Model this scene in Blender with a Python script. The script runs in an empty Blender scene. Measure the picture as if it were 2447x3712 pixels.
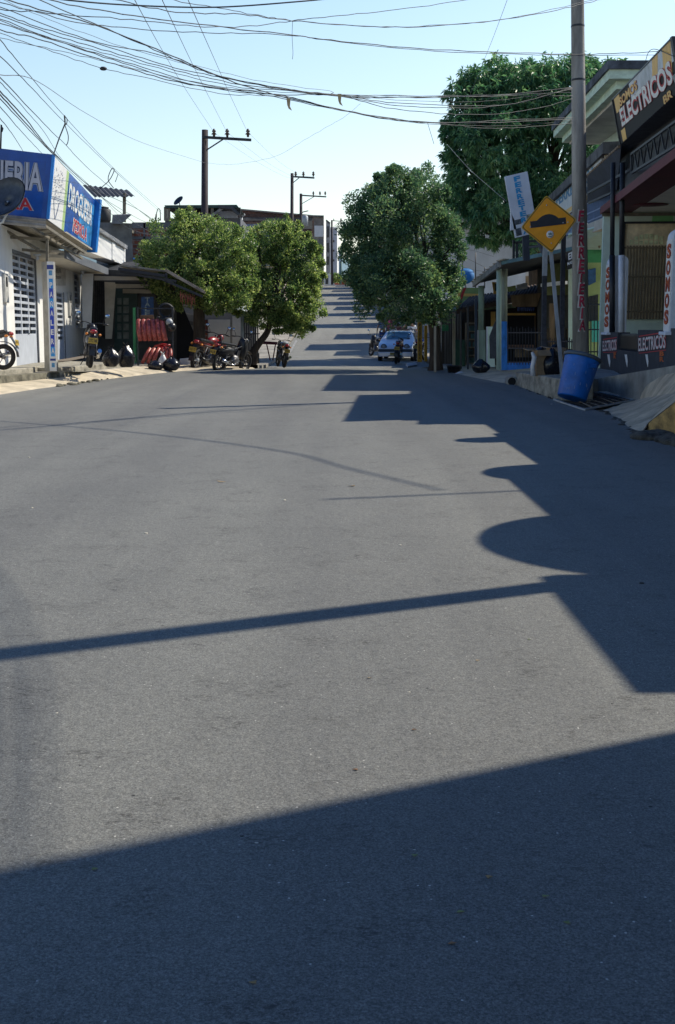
import bpy, math, random
from mathutils import Vector, Matrix
random.seed(7)
R = math.radians
C = bpy.context.scene.collection
F = 4300.0; PITCH = R(8.8); CZ = 1.4
ST, CT = math.sin(PITCH), math.cos(PITCH)
SUN_AZ = R(27.5); SUN_EL = R(45)          # azimuth measured from +X towards +Y

def ray(px, py):
    a = px - 1223.5; b = 1856 - py
    return Vector((a, F*CT + b*ST, -F*ST + b*CT))
def W(px, py, Y):                          # surveyed point of the photo at distance Y
    r = ray(px, py); t = Y / r.y
    return Vector((r.x*t, Y, CZ + r.z*t))
def G(px, py, z=0.0):                      # same, on the level z
    r = ray(px, py); t = (z - CZ) / r.z
    return Vector((r.x*t, r.y*t, z))
def WX(px, py, X):
    r = ray(px, py); t = X / r.x
    return Vector((X, r.y*t, CZ + r.z*t))

PR = [(-30,0),(36,0),(40.5,.03),(42.5,.0),(45,-.13),(50,-.12),(55,-.06),(62,.12),(72,.62),(85,1.3),(100,2.15),(125,3.75),
      (150,5.45),(175,7.1),(198,8.5),(207,8.8),(215,8.75),(230,8.0),(260,5.5),(320,2),(500,0),(3000,0)]
def plin(y):
    for i in range(len(PR)-1):
        if y <= PR[i+1][0]:
            a, b = PR[i], PR[i+1]
            return a[1] + (b[1]-a[1])*max(0, (y-a[0]))/(b[0]-a[0])
    return 0
def prof(y):
    w = .8 if y < 60 else 5
    return sum(plin(y + w*k/3) for k in range(-3, 4))/7

# ---------------------------------------------------------------- materials
MATS = {}
def mat(name, col, rough=.7, var=.18, scale=6, bump=.0, metal=0, spec=.5, fine=0, streak=0, coat=0):
    if name in MATS: return MATS[name]
    m = bpy.data.materials.new(name); m.use_nodes = True
    nt = m.node_tree; n = nt.nodes; l = nt.links
    b = n['Principled BSDF']
    b.inputs['Roughness'].default_value = rough; b.inputs['Metallic'].default_value = metal
    b.inputs['Specular IOR Level'].default_value = spec
    if coat: b.inputs['Coat Weight'].default_value = coat; b.inputs['Coat Roughness'].default_value = .08
    tc = n.new('ShaderNodeTexCoord')
    last = None
    if var:
        nz = n.new('ShaderNodeTexNoise'); nz.inputs['Scale'].default_value = scale
        nz.inputs['Detail'].default_value = 8; nz.inputs['Roughness'].default_value = .65
        if streak:
            mp = n.new('ShaderNodeMapping'); mp.inputs['Scale'].default_value = (1, 1, 1/streak)
            l.new(tc.outputs['Object'], mp.inputs[0]); l.new(mp.outputs[0], nz.inputs['Vector'])
        else: l.new(tc.outputs['Object'], nz.inputs['Vector'])
        cr = n.new('ShaderNodeValToRGB')
        cr.color_ramp.elements[0].position = .3; cr.color_ramp.elements[1].position = .72
        lo = [max(0, c*(1-var*1.6)) for c in col]; hi = [min(1, c*(1+var)) for c in col]
        cr.color_ramp.elements[0].color = (*lo, 1); cr.color_ramp.elements[1].color = (*hi, 1)
        l.new(nz.outputs['Fac'], cr.inputs[0]); l.new(cr.outputs[0], b.inputs['Base Color'])
        last = nz
    else: b.inputs['Base Color'].default_value = (*col, 1)
    if bump:
        n2 = n.new('ShaderNodeTexNoise'); n2.inputs['Scale'].default_value = fine or scale*8; n2.inputs['Detail'].default_value = 6
        l.new(tc.outputs['Object'], n2.inputs['Vector'])
        bp = n.new('ShaderNodeBump'); bp.inputs['Strength'].default_value = bump; bp.inputs['Distance'].default_value = .02
        l.new(n2.outputs['Fac'], bp.inputs['Height']); l.new(bp.outputs[0], b.inputs['Normal'])
    MATS[name] = m; return m

def brick_mat(name, c1, c2, mortar, scale=1.0, bw=.4, bh=.22, axis='xz'):
    m = bpy.data.materials.new(name); m.use_nodes = True
    nt = m.node_tree; n = nt.nodes; l = nt.links; b = n['Principled BSDF']; b.inputs['Roughness'].default_value = .9
    tc = n.new('ShaderNodeTexCoord'); sp = n.new('ShaderNodeSeparateXYZ'); cb = n.new('ShaderNodeCombineXYZ')
    l.new(tc.outputs['Object'], sp.inputs[0]); ad = n.new('ShaderNodeMath'); ad.operation = 'ADD'
    l.new(sp.outputs['X'], ad.inputs[0]); l.new(sp.outputs['Y'], ad.inputs[1])
    l.new(ad.outputs[0], cb.inputs['X']); l.new(sp.outputs['Z'], cb.inputs['Y'])
    br = n.new('ShaderNodeTexBrick'); br.inputs['Scale'].default_value = scale
    br.inputs['Brick Width'].default_value = bw; br.inputs['Row Height'].default_value = bh; br.inputs['Mortar Size'].default_value = .025
    br.inputs['Color1'].default_value = (*c1, 1); br.inputs['Color2'].default_value = (*c2, 1); br.inputs['Mortar'].default_value = (*mortar, 1)
    l.new(cb.outputs[0], br.inputs['Vector'])
    nz = n.new('ShaderNodeTexNoise'); nz.inputs['Scale'].default_value = 1.3; nz.inputs['Detail'].default_value = 6
    l.new(tc.outputs['Object'], nz.inputs['Vector'])
    mx = n.new('ShaderNodeMix'); mx.data_type = 'RGBA'; mx.blend_type = 'MULTIPLY'; mx.inputs[0].default_value = .8
    cr = n.new('ShaderNodeValToRGB'); cr.color_ramp.elements[0].position = .35; cr.color_ramp.elements[0].color = (.35,.35,.38,1)
    cr.color_ramp.elements[1].position = .65; cr.color_ramp.elements[1].color = (1,1,1,1)
    l.new(nz.outputs['Fac'], cr.inputs[0]); l.new(br.outputs['Color'], mx.inputs[6]); l.new(cr.outputs[0], mx.inputs[7])
    l.new(mx.outputs[2], b.inputs['Base Color']); MATS[name] = m; return m

def leaf_mat(name, c1, c2, c3, trans=.35, nscale=.9):
    m = bpy.data.materials.new(name); m.use_nodes = True
    nt = m.node_tree; n = nt.nodes; l = nt.links; b = n['Principled BSDF']; out = n['Material Output']
    b.inputs['Roughness'].default_value = .38; b.inputs['Specular IOR Level'].default_value = .5
    g = n.new('ShaderNodeNewGeometry'); tc = n.new('ShaderNodeTexCoord'); nz = n.new('ShaderNodeTexNoise')
    nz.inputs['Scale'].default_value = nscale; nz.inputs['Detail'].default_value = 3; l.new(tc.outputs['Object'], nz.inputs['Vector'])
    a = n.new('ShaderNodeMath'); a.operation = 'MULTIPLY_ADD'; a.inputs[1].default_value = .45
    l.new(g.outputs['Random Per Island'], a.inputs[0])
    s = n.new('ShaderNodeMath'); s.operation = 'MULTIPLY'; s.inputs[1].default_value = .62; l.new(nz.outputs['Fac'], s.inputs[0]); l.new(s.outputs[0], a.inputs[2])
    cr = n.new('ShaderNodeValToRGB'); e = cr.color_ramp.elements
    e[0].position = .28; e[0].color = (*c1, 1); e[1].position = .8; e[1].color = (*c3, 1)
    k = e.new(.55); k.color = (*c2, 1)
    l.new(a.outputs[0], cr.inputs[0]); l.new(cr.outputs[0], b.inputs['Base Color'])
    t = n.new('ShaderNodeBsdfTranslucent'); hs = n.new('ShaderNodeHueSaturation'); hs.inputs['Value'].default_value = 2.2; hs.inputs['Saturation'].default_value = 1.15
    hs.inputs['Hue'].default_value = .495
    l.new(cr.outputs[0], hs.inputs['Color']); l.new(hs.outputs[0], t.inputs['Color'])
    mx = n.new('ShaderNodeMixShader'); mx.inputs[0].default_value = trans
    l.new(b.outputs[0], mx.inputs[1]); l.new(t.outputs[0], mx.inputs[2]); l.new(mx.outputs[0], out.inputs['Surface'])
    MATS[name] = m; return m

def asphalt_mat():
    m = bpy.data.materials.new('asphalt'); m.use_nodes = True
    nt = m.node_tree; n = nt.nodes; l = nt.links; b = n['Principled BSDF']
    b.inputs['Roughness'].default_value = .78; b.inputs['Specular IOR Level'].default_value = .35
    tc = n.new('ShaderNodeTexCoord'); P = tc.outputs['Object']
    def noise(sc, det, rough=.6, mp=None):
        z = n.new('ShaderNodeTexNoise'); z.inputs['Scale'].default_value = sc; z.inputs['Detail'].default_value = det; z.inputs['Roughness'].default_value = rough
        if mp:
            q = n.new('ShaderNodeMapping'); q.inputs['Scale'].default_value = mp; l.new(P, q.inputs[0]); l.new(q.outputs[0], z.inputs['Vector'])
        else: l.new(P, z.inputs['Vector'])
        return z.outputs['Fac']
    def ramp(f, stops):
        c = n.new('ShaderNodeValToRGB'); e = c.color_ramp.elements
        e[0].position, e[1].position = stops[0][0], stops[-1][0]
        e[0].color = (*stops[0][1], 1); e[1].color = (*stops[-1][1], 1)
        for p_, c_ in stops[1:-1]: k = e.new(p_); k.color = (*c_, 1)
        l.new(f, c.inputs[0]); return c.outputs[0]
    def mix(fac, a, c, mode='MIX'):
        x = n.new('ShaderNodeMix'); x.data_type = 'RGBA'; x.blend_type = mode
        if isinstance(fac, float): x.inputs[0].default_value = fac
        else: l.new(fac, x.inputs[0])
        for s, v in ((6, a), (7, c)):
            if isinstance(v, tuple): x.inputs[s].default_value = (*v, 1)
            else: l.new(v, x.inputs[s])
        return x.outputs[2]
    base = ramp(noise(150, 6, .85), [(.34, (.052,.054,.052)), (.5, (.176,.177,.164)), (.64, (.34,.341,.318))])
    big = ramp(noise(.7, 5, .6), [(.3, (.93,.93,.935)), (.7, (1.04,1.035,1.03))])
    mid = ramp(noise(28, 7, .8), [(.34, (.80,.80,.81)), (.52, (1,1,1)), (.72, (1.10,1.10,1.08))])
    trk = ramp(noise(.75, 4, .5, (1.6, .10, 1)), [(.38, (.88,.88,.89)), (.62, (1.05,1.05,1.04))])
    c = mix(1.0, base, big, 'MULTIPLY'); c = mix(1.0, c, mid, 'MULTIPLY'); c = mix(1.0, c, trk, 'MULTIPLY')
    # worn rough patches where the binder has gone
    pw = ramp(noise(3.0, 7, .75), [(.52, (0,0,0)), (.64, (1,1,1))]); pf = ramp(noise(48, 5, .85, (.6, 1.2, 1)), [(.50, (0,0,0)), (.57, (1,1,1))])
    pm = mix(1.0, pw, pf, 'MULTIPLY'); pm2 = mix(.92, (0,0,0), pm)
    c = mix(pm2, c, (.06,.057,.053))
    # light stone flecks
    v = n.new('ShaderNodeTexVoronoi'); v.inputs['Scale'].default_value = 34; l.new(P, v.inputs['Vector'])
    fl = ramp(v.outputs['Distance'], [(.08, (1,1,1)), (.13, (0,0,0))])
    sel = n.new('ShaderNodeSeparateColor'); l.new(v.outputs['Color'], sel.inputs[0])
    s2 = ramp(sel.outputs[0], [(.86, (0,0,0)), (.9, (1,1,1))])
    f2 = mix(1.0, fl, s2, 'MULTIPLY')
    c = mix(f2, c, (.62,.60,.55))
    v2 = n.new('ShaderNodeTexVoronoi'); v2.inputs['Scale'].default_value = 12; l.new(P, v2.inputs['Vector'])
    fl2 = ramp(v2.outputs['Distance'], [(.05, (1,1,1)), (.1, (0,0,0))]); se2 = n.new('ShaderNodeSeparateColor'); l.new(v2.outputs['Color'], se2.inputs[0])
    f3 = mix(1.0, fl2, ramp(se2.outputs[1], [(.9, (0,0,0)), (.93, (1,1,1))]), 'MULTIPLY')
    c = mix(f3, c, (.03,.03,.03))
    # older surfacing past the seam, also paled in colour for grazing sun on the hill
    sy = n.new('ShaderNodeSeparateXYZ'); l.new(P, sy.inputs[0])
    mr = n.new('ShaderNodeMapRange'); mr.inputs['From Min'].default_value = 43.6; mr.inputs['From Max'].default_value = 44.4; l.new(sy.outputs['Y'], mr.inputs['Value'])
    old_sunlit = mix(1.0, c, (1.30,1.28,1.23), 'MULTIPLY'); c = mix(mr.outputs[0], c, old_sunlit)
    l.new(c, b.inputs['Base Color'])
    bp = n.new('ShaderNodeBump'); bp.inputs['Strength'].default_value = .55; bp.inputs['Distance'].default_value = .006
    l.new(noise(170, 5, .7), bp.inputs['Height'])
    bp2 = n.new('ShaderNodeBump'); bp2.inputs['Strength'].default_value = .35; bp2.inputs['Distance'].default_value = .02
    l.new(noise(14, 5, .6), bp2.inputs['Height']); l.new(bp.outputs[0], bp2.inputs['Normal'])
    l.new(bp2.outputs[0], b.inputs['Normal'])
    MATS['asphalt'] = m; return m

# ---------------------------------------------------------------- mesh builder
def frame_from(d):
    d = d.normalized(); a = Vector((0,0,1)) if abs(d.z) < .9 else Vector((1,0,0))
    x = d.cross(a).normalized(); return x, d.cross(x).normalized()
SPLIT = {'loose_sheet','door_frame','blue_edge','yellow_stripe','rail','banner','shelf_goods','dark_blue_ovals','light_blue_ovals','shield_emblem','door','post','beam',
 'rafter','tool_pictures','ceiling_beam','beam_edge','bolt','garage_door','yellow_frame','streak','board','pane','bar','steel_band','wiper','coping','fuse_box','mast','mount','frame_bar','tin_sheet','maroon_band','stacked_goods','side_window','white_mark','insulator'}
class MB:
    def __init__(s): s.v = []; s.f = []; s.sm = []; s.m = None
    def V(s, p):
        p = Vector(p); s.v.append(s.m @ p if s.m else p); return len(s.v)-1
    def face(s, idx, smooth=False): s.f.append(tuple(idx)); s.sm.append(smooth)
    def poly(s, pts): s.face([s.V(p) for p in pts]); return s
    def box(s, x0, x1, y0, y1, z0, z1):
        i = [s.V(p) for p in ((x0,y0,z0),(x1,y0,z0),(x1,y1,z0),(x0,y1,z0),(x0,y0,z1),(x1,y0,z1),(x1,y1,z1),(x0,y1,z1))]
        for q in ((0,3,2,1),(4,5,6,7),(0,1,5,4),(1,2,6,5),(2,3,7,6),(3,0,4,7)): s.face([i[k] for k in q])
        return s
    def hexa(s, p):                       # eight corners, bottom ring then top ring
        i = [s.V(q) for q in p]
        for q in ((0,3,2,1),(4,5,6,7),(0,1,5,4),(1,2,6,5),(2,3,7,6),(3,0,4,7)): s.face([i[k] for k in q])
        return s
    def slab(s, pts, th):                 # polygon with thickness, extruded away from the street camera side
        pts = [Vector(p) for p in pts]
        if isinstance(th, Vector): o = th
        else:
            wp = [s.m @ p for p in pts] if s.m else pts; nn = Vector((0,0,0)); c0 = wp[0]
            for k in range(1, len(wp)-1): nn += (wp[k]-c0).cross(wp[k+1]-c0)
            nn.normalize()
            if nn.dot(c0 - Vector((0,0,CZ))) > 0: nn = -nn
            o = nn*th
            if s.m: o = s.m.to_3x3().inverted() @ o
        a = [s.V(p) for p in pts]; b = [s.V(p-o) for p in pts]
        s.face(a); s.face(b[::-1]); n = len(pts)
        for k in range(n): s.face((a[k], b[k], b[(k+1) % n], a[(k+1) % n]))
        return s
    def bar(s, p, q, w, h=None):
        p, q = Vector(p), Vector(q); h = h or w; x, y = frame_from(q-p)
        if abs((q-p).normalized().z) < .9:
            y = Vector((0,0,1)) - (q-p).normalized()*(q-p).normalized().z; y.normalize(); x = (q-p).normalized().cross(y)
        else:
            x = Vector((1,0,0)); y = Vector((0,1,0))
        ring = lambda c: [c + x*w/2*a + y*h/2*b for a, b in ((-1,-1),(1,-1),(1,1),(-1,1))]
        return s.hexa(ring(p)+ring(q))
    def tube(s, pts, r, n=8, cap=True, smooth=True):
        pts = [Vector(p) for p in pts]; rs = r if isinstance(r, (list, tuple)) else [r]*len(pts)
        rings = []; x = None
        for k, p in enumerate(pts):
            d = (pts[min(k+1, len(pts)-1)] - pts[max(k-1, 0)])
            if d.length < 1e-9: d = Vector((0,0,1))
            d.normalize()
            if x is None: x, y = frame_from(d)
            else:
                x = x - d*x.dot(d); x.normalize(); y = d.cross(x)
            y = d.cross(x)
            rings.append([s.V(p + (x*math.cos(2*math.pi*j/n) + y*math.sin(2*math.pi*j/n))*rs[k]) for j in range(n)])
        for a, b in zip(rings, rings[1:]):
            for j in range(n): s.face((a[j], a[(j+1) % n], b[(j+1) % n], b[j]), smooth)
        if cap: s.face(rings[0][::-1]); s.face(rings[-1])
        return s
    def lathe(s, prof_, n=20, o=(0,0,0), axis=None, closed=True):
        o = Vector(o); ax = Vector(axis).normalized() if axis else Vector((0,0,1)); x, y = frame_from(ax)
        rings = []
        for r_, h in prof_:
            rings.append([s.V(o + ax*h + (x*math.cos(2*math.pi*j/n)+y*math.sin(2*math.pi*j/n))*r_) for j in range(n)])
        for a, b in zip(rings, rings[1:]):
            for j in range(n): s.face((a[j], a[(j+1) % n], b[(j+1) % n], b[j]), True)
        if closed: s.face(rings[0][::-1]); s.face(rings[-1])
        return s
    def torus(s, c, ax, R_, r_, n=24, k=8):
        c = Vector(c); ax = Vector(ax).normalized(); x, y = frame_from(ax); rg = []
        for i in range(n):
            a = 2*math.pi*i/n; d = x*math.cos(a)+y*math.sin(a)
            rg.append([s.V(c + d*(R_ + r_*math.cos(2*math.pi*j/k)) + ax*r_*math.sin(2*math.pi*j/k)) for j in range(k)])
        for i in range(n):
            a, b = rg[i], rg[(i+1) % n]
            for j in range(k): s.face((a[j], a[(j+1) % k], b[(j+1) % k], b[j]), True)
        return s
    def blob(s, c, rx, ry, rz, n=12, k=8, rough=0, seed=0, flat=None, rot=None):
        rnd = random.Random(seed); c = Vector(c); rings = []
        ph = [rnd.uniform(0, 6.28) for _ in range(8)]
        for i in range(k+1):
            t = math.pi*i/k; ring = []
            for j in range(n):
                a = 2*math.pi*j/n
                q = 1 + rough*(math.sin(3*a+ph[0])*math.sin(2*t+ph[1]) + .7*math.sin(5*a+ph[2]+3*t) + .6*math.sin(9*a+ph[3])*math.sin(6*t+ph[4]) + rnd.uniform(-.5,.5))
                p = Vector((rx*math.sin(t)*math.cos(a)*q, ry*math.sin(t)*math.sin(a)*q, rz*math.cos(t)*(q if 0 < i < k else 1)))
                if rot: p = rot @ p
                p += c
                if flat is not None and p.z < flat: p.z = flat
                ring.append(s.V(p))
            rings.append(ring)
        for a, b in zip(rings, rings[1:]):
            for j in range(n): s.face((a[j], b[j], b[(j+1) % n], a[(j+1) % n]), True)
        return s
    def parts(s):
        p = list(range(len(s.v)))
        def fd(a):
            while p[a] != a: p[a] = p[p[a]]; a = p[a]
            return a
        for f in s.f:
            for k in f[1:]: p[fd(k)] = fd(f[0])
        gr = {}
        for f, sm in zip(s.f, s.sm): gr.setdefault(fd(f[0]), []).append((f, sm))
        out = []
        for g in gr.values():
            b = MB(); mp = {}
            for f, sm in g:
                for k in f:
                    if k not in mp: mp[k] = len(b.v); b.v.append(s.v[k])
                b.f.append(tuple(mp[k] for k in f)); b.sm.append(sm)
            out.append(b)
        return out
    def build(s, name, m, parent=None, bevel=0, subsurf=0, world=True, smooth=None):
        if parent is not None and name in SPLIT:
            ps = s.parts()
            if 1 < len(ps) <= 60:
                for q in ps[1:]: q._b(name, m, parent, bevel, subsurf, world, smooth)
                return ps[0]._b(name, m, parent, bevel, subsurf, world, smooth)
        return s._b(name, m, parent, bevel, subsurf, world, smooth)
    def _b(s, name, m, parent=None, bevel=0, subsurf=0, world=True, smooth=None):
        me = bpy.data.meshes.new(name); me.from_pydata([tuple(v) for v in s.v], [], s.f)
        me.polygons.foreach_set('use_smooth', s.sm if smooth is None else [smooth]*len(s.f))
        if parent is not None and world:
            r = parent
            while r.parent: r = r.parent
            me.transform(r.matrix_basis.inverted())
        me.materials.append(m); me.update()
        o = bpy.data.objects.new(name, me); C.objects.link(o)
        if parent is not None: o.parent = parent
        if bevel:
            b = o.modifiers.new('bevel', 'BEVEL'); b.width = bevel; b.segments = 2; b.limit_method = 'ANGLE'
        if subsurf:
            b = o.modifiers.new('sub', 'SUBSURF'); b.levels = subsurf; b.render_levels = subsurf
        return o

USED = {}
def tag(o, label, cat, group=None):
    o['label'] = label; o['category'] = cat
    if group: o['group'] = group
    return o
def thing(name, label, cat, loc=(0,0,0), rz=0, group=None, rot=None):
    o = bpy.data.objects.new(name, None); C.objects.link(o); o.empty_display_size = .2
    e = rot or (0, 0, rz)
    o.matrix_basis = Matrix.LocRotScale(Vector(loc), __import__('mathutils').Euler(e), None)
    return tag(o, label, cat, group)
def struct(o): o['kind'] = 'structure'; return o
def copy_tree(o, parent=None):
    c = o.copy(); C.objects.link(c)
    if parent: c.parent = parent
    for ch in list(o.children): copy_tree(ch, c)
    return c
def textmesh(s, bold=0.0, shear=0.0, spacing=1.0):
    cu = bpy.data.curves.new('t', 'FONT'); cu.body = s; cu.offset = bold; cu.shear = shear; cu.space_character = spacing
    cu.align_x = 'LEFT'; cu.resolution_u = 3
    ob = bpy.data.objects.new('t', cu); C.objects.link(ob)
    dg = bpy.context.evaluated_depsgraph_get(); me = bpy.data.meshes.new_from_object(ob.evaluated_get(dg))
    vs = [v.co.copy() for v in me.vertices]; fs = [tuple(p.vertices) for p in me.polygons]
    bpy.data.objects.remove(ob); bpy.data.curves.remove(cu); bpy.data.meshes.remove(me)
    return vs, fs
def text_quad(s, TL, TR, BR, BL, m, parent, name='lettering', bold=0.015, shear=0, off=.006, spacing=1.0, mb=None, grow=0):
    """write s filling the quad (viewed from its front)"""
    vs, fs = textmesh(s, bold, shear, spacing)
    if not vs: return None
    x0 = min(v.x for v in vs); x1 = max(v.x for v in vs); y0 = min(v.y for v in vs); y1 = max(v.y for v in vs)
    TL, TR, BR, BL = map(Vector, (TL, TR, BR, BL))
    nn = (BR-BL).cross(TL-BL).normalized()
    b = mb or MB(); ix = []
    for v in vs:
        u = (v.x-x0)/(x1-x0); w = (v.y-y0)/(y1-y0)
        u = -grow + u*(1+2*grow); w = -grow + w*(1+2*grow)
        p = (BL*(1-u)+BR*u)*(1-w) + (TL*(1-u)+TR*u)*w
        ix.append(b.V(p + nn*off))
    for f in fs: b.face([ix[k] for k in f])
    if mb: return None
    return b.build(name, m, parent)
def vtext(s, TL, TR, BR, BL, m, parent, name='lettering', bold=0.02, off=.006, gap=.12, wrel=1.0, shear=0):
    """letters stacked downwards"""
    TL, TR, BR, BL = map(Vector, (TL, TR, BR, BL)); n = len(s); b = MB()
    lerp = lambda a, c, t: a*(1-t)+c*t
    for k, ch in enumerate(s):
        if ch == ' ': continue
        t0 = (k+gap/2)/n; t1 = (k+1-gap/2)/n
        l0, r0, l1, r1 = lerp(TL,BL,t0), lerp(TR,BR,t0), lerp(TL,BL,t1), lerp(TR,BR,t1)
        e = (1-wrel*(.35 if ch == 'I' else 1))/2
        text_quad(ch, lerp(l0,r0,e), lerp(l0,r0,1-e), lerp(l1,r1,1-e), lerp(l1,r1,e), m, parent, mb=b, bold=bold, off=off, shear=shear)
    return b.build(name, m, parent)
def lerp(a, b, t): return Vector(a)*(1-t) + Vector(b)*t
def bil(TL, TR, BR, BL, u, v):            # u right, v down
    return lerp(lerp(TL, TR, u), lerp(BL, BR, u), v)
def subq(q, u0, u1, v0, v1, off=0):
    TL, TR, BR, BL = q; n = (BR-BL).cross(TL-BL).normalized()*off
    return [bil(*q, u0, v0)+n, bil(*q, u1, v0)+n, bil(*q, u1, v1)+n, bil(*q, u0, v1)+n]
def spline(pts, n=8):
    P = [Vector(p) for p in pts]; P = [P[0]*2-P[1]] + P + [P[-1]*2-P[-2]]; out = []
    for i in range(1, len(P)-2):
        for k in range(n):
            t = k/n; a, b, c, d = P[i-1:i+3]
            out.append(.5*((2*b) + (c-a)*t + (2*a-5*b+4*c-d)*t*t + (3*b-a-3*c+d)*t**3))
    out.append(P[-2]); return out
def xyz(o): return o.matrix_basis
def L(root, p): return root.matrix_basis.inverted() @ Vector(p)
def PL(root, px, py, a):                  # photo ray meets the root's own plane x = a; world point
    M = root.matrix_basis; Mi = M.inverted(); o = Mi @ Vector((0,0,CZ)); d = Mi.to_3x3() @ ray(px, py)
    return M @ (o + d*((a-o.x)/d.x))
def facequad(root, x0, x1, yt, yb, a, yt1=None, yb1=None):
    yt1 = yt if yt1 is None else yt1; yb1 = yb if yb1 is None else yb1
    return [PL(root, x0, yt, a), PL(root, x1, yt1, a), PL(root, x1, yb1, a), PL(root, x0, yb, a)]
def rectquad(root, x0, x1, yt, yb, a):    # a true rectangle on the facade: tops and bottoms level
    M = root.matrix_basis; Mi = M.inverted()
    p, q = Mi @ PL(root, x0, yt, a), Mi @ PL(root, x1, yb, a); r_ = Mi @ PL(root, x0, yb, a)
    return [M @ Vector((a, p.y, p.z)), M @ Vector((a, q.y, p.z)), M @ Vector((a, q.y, r_.z)), M @ Vector((a, p.y, r_.z))]

# palette
m_white = mat('white_plaster', (.82,.81,.78), .85, .07, 2.5, .12, streak=4)
m_whitep = mat('white_paint', (.78,.78,.77), .6, .05, 5)
m_grey = mat('concrete', (.34,.33,.30), .9, .28, 1.8, .5, fine=40)
m_pave = mat('pavement_concrete', (.58,.50,.37), .92, .26, 1.6, .6, fine=45)
m_pave2 = mat('worn_pavement', (.36,.335,.29), .93, .35, 1.1, .6, fine=45)
m_kerb = mat('kerb_concrete', (.36,.335,.27), .92, .42, 2.6, .6, fine=30, streak=.5)
m_moss = mat('mossy_concrete', (.17,.16,.12), .95, .5, 3, .6, fine=30)
m_dark = mat('dark_iron', (.02,.024,.035), .5, .3, 8)
m_black = mat('black_rubber', (.014,.014,.015), .6, .3, 14)
m_blackp = mat('black_plastic', (.02,.02,.023), .32, .2, 9)
m_bag = mat('bag_plastic', (.012,.013,.018), .26, .2, 9, .5, fine=7)
m_bagw = mat('white_bag_plastic', (.62,.64,.68), .35, .1, 9, .4, fine=8)
m_steel = mat('steel', (.45,.46,.48), .35, .2, 12, metal=.8)
m_chrome = mat('chrome', (.7,.71,.73), .18, .05, 10, metal=1)
m_galv = mat('galvanised', (.42,.45,.48), .55, .18, 4, metal=.3)
m_zinc = mat('zinc_roof', (.30,.30,.31), .6, .35, 2.5, metal=.3)
m_rustz = mat('weathered_roof', (.36,.31,.24), .85, .45, 2.2, .3)
m_tin = mat('tin_underside', (.40,.37,.30), .7, .2, 3)
m_dtin = mat('dark_tin', (.055,.06,.07), .7, .3, 3)
m_red = mat('red_paint', (.45,.018,.022), .35, .15, 10, coat=.4)
m_yel = mat('plate_yellow', (.52,.35,.05), .5, .08, 20)
m_blue = mat('sign_blue', (.002,.085,.42), .35, .25, 1.3)
m_blue2 = mat('sign_light_blue', (.02,.26,.78), .4, .2, 1.5)
m_silver = mat('letter_silver', (.42,.45,.54), .5, .08, 3)
m_navy = mat('letter_navy', (.006,.02,.075), .6, .1, 3)
m_glass = mat('dark_glass', (.012,.018,.03), .18, .3, 3, spec=.8)
m_glassb = mat('blue_glass', (.06,.09,.16), .12, .4, 3, spec=.8)
m_green = mat('green_paint', (.08,.36,.14), .7, .15, 2)
m_mint = mat('mint_plaster', (.62,.76,.69), .8, .1, 2, .2)
m_lime = mat('lime_plaster', (.42,.52,.22), .8, .15, 2, .2)
m_pale = mat('pale_green_post', (.42,.55,.48), .7, .2, 5, streak=4)
m_bluep = mat('blue_wall_paint', (.03,.20,.62), .75, .3, 6, streak=2)
m_maroon = mat('maroon_paint', (.12,.012,.022), .7, .12, 2)
m_beige = mat('beige_ceiling', (.84,.77,.66), .8, .08, 2)
m_door = mat('brown_gate_paint', (.74,.62,.43), .6, .25, 4)
m_orange = mat('sign_orange', (.90,.36,.003), .45, .12, 3)
m_lred = mat('letter_red', (.50,.02,.035), .6, .18, 8)
m_brick = brick_mat('raw_brick', (.33,.10,.055), (.24,.075,.045), (.25,.23,.21))
m_brickd = brick_mat('dark_brick', (.20,.075,.05), (.13,.055,.04), (.15,.14,.13))
m_card = mat('cardboard', (.36,.25,.15), .9, .2, 5)
m_wood = mat('timber', (.20,.13,.075), .85, .35, 5, .3, streak=6)
m_bark = mat('bark', (.075,.055,.04), .95, .45, 5, .8, fine=22, streak=5)
m_cable = mat('cable_black', (.035,.042,.055), .6, .1, 5)
m_cableg = mat('cable_grey', (.14,.15,.18), .6, .1, 5)
# ================================================================ GROUND
def interp(tab, y):
    if y <= tab[0][0]: return tab[0][1]
    for a, b in zip(tab, tab[1:]):
        if y <= b[0]: return a[1] + (b[1]-a[1])*(y-a[0])/(b[0]-a[0])
    return tab[-1][1]
LEFT = [(-30,-8.0),(24,-7.35),(27,-7.1),(31,-6.75),(34,-6.35),(37,-5.75),(39.3,-5.0),(40.3,-3.4),(41.5,-2.85),(46,-2.75),(230,-2.75),(330,-2.8)]
RIGHT = [(-30,5.0),(10,4.2),(14,3.98),(17.5,4.4),(20.5,4.5),(22.8,4.28),(29.7,4.42),(33,4.05),(37,3.7),(45,3.9),(230,4.1),(330,4.1)]
ys = [-30+2*i for i in range(14)]+[-2+.5*i for i in range(0,120)]+[58+3*i for i in range(0,90)]
def sheet(name, lf, rf, dz, m, ylist, nx=10, wob=0, kind=True):
    b = MB(); rows = []
    rnd = random.Random(3)
    for y in ylist:
        x0, x1 = lf(y), rf(y); r_ = []
        for k in range(nx+1):
            x = x0 + (x1-x0)*k/nx
            if wob and k in (0, nx): x += rnd.uniform(-wob, wob)
            r_.append(b.V((x, y, prof(y)+dz)))
        rows.append(r_)
    for a, c in zip(rows, rows[1:]):
        for k in range(nx): b.face((a[k], a[k+1], c[k+1], c[k]), True)
    o = b.build(name, m)
    return struct(o)
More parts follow.
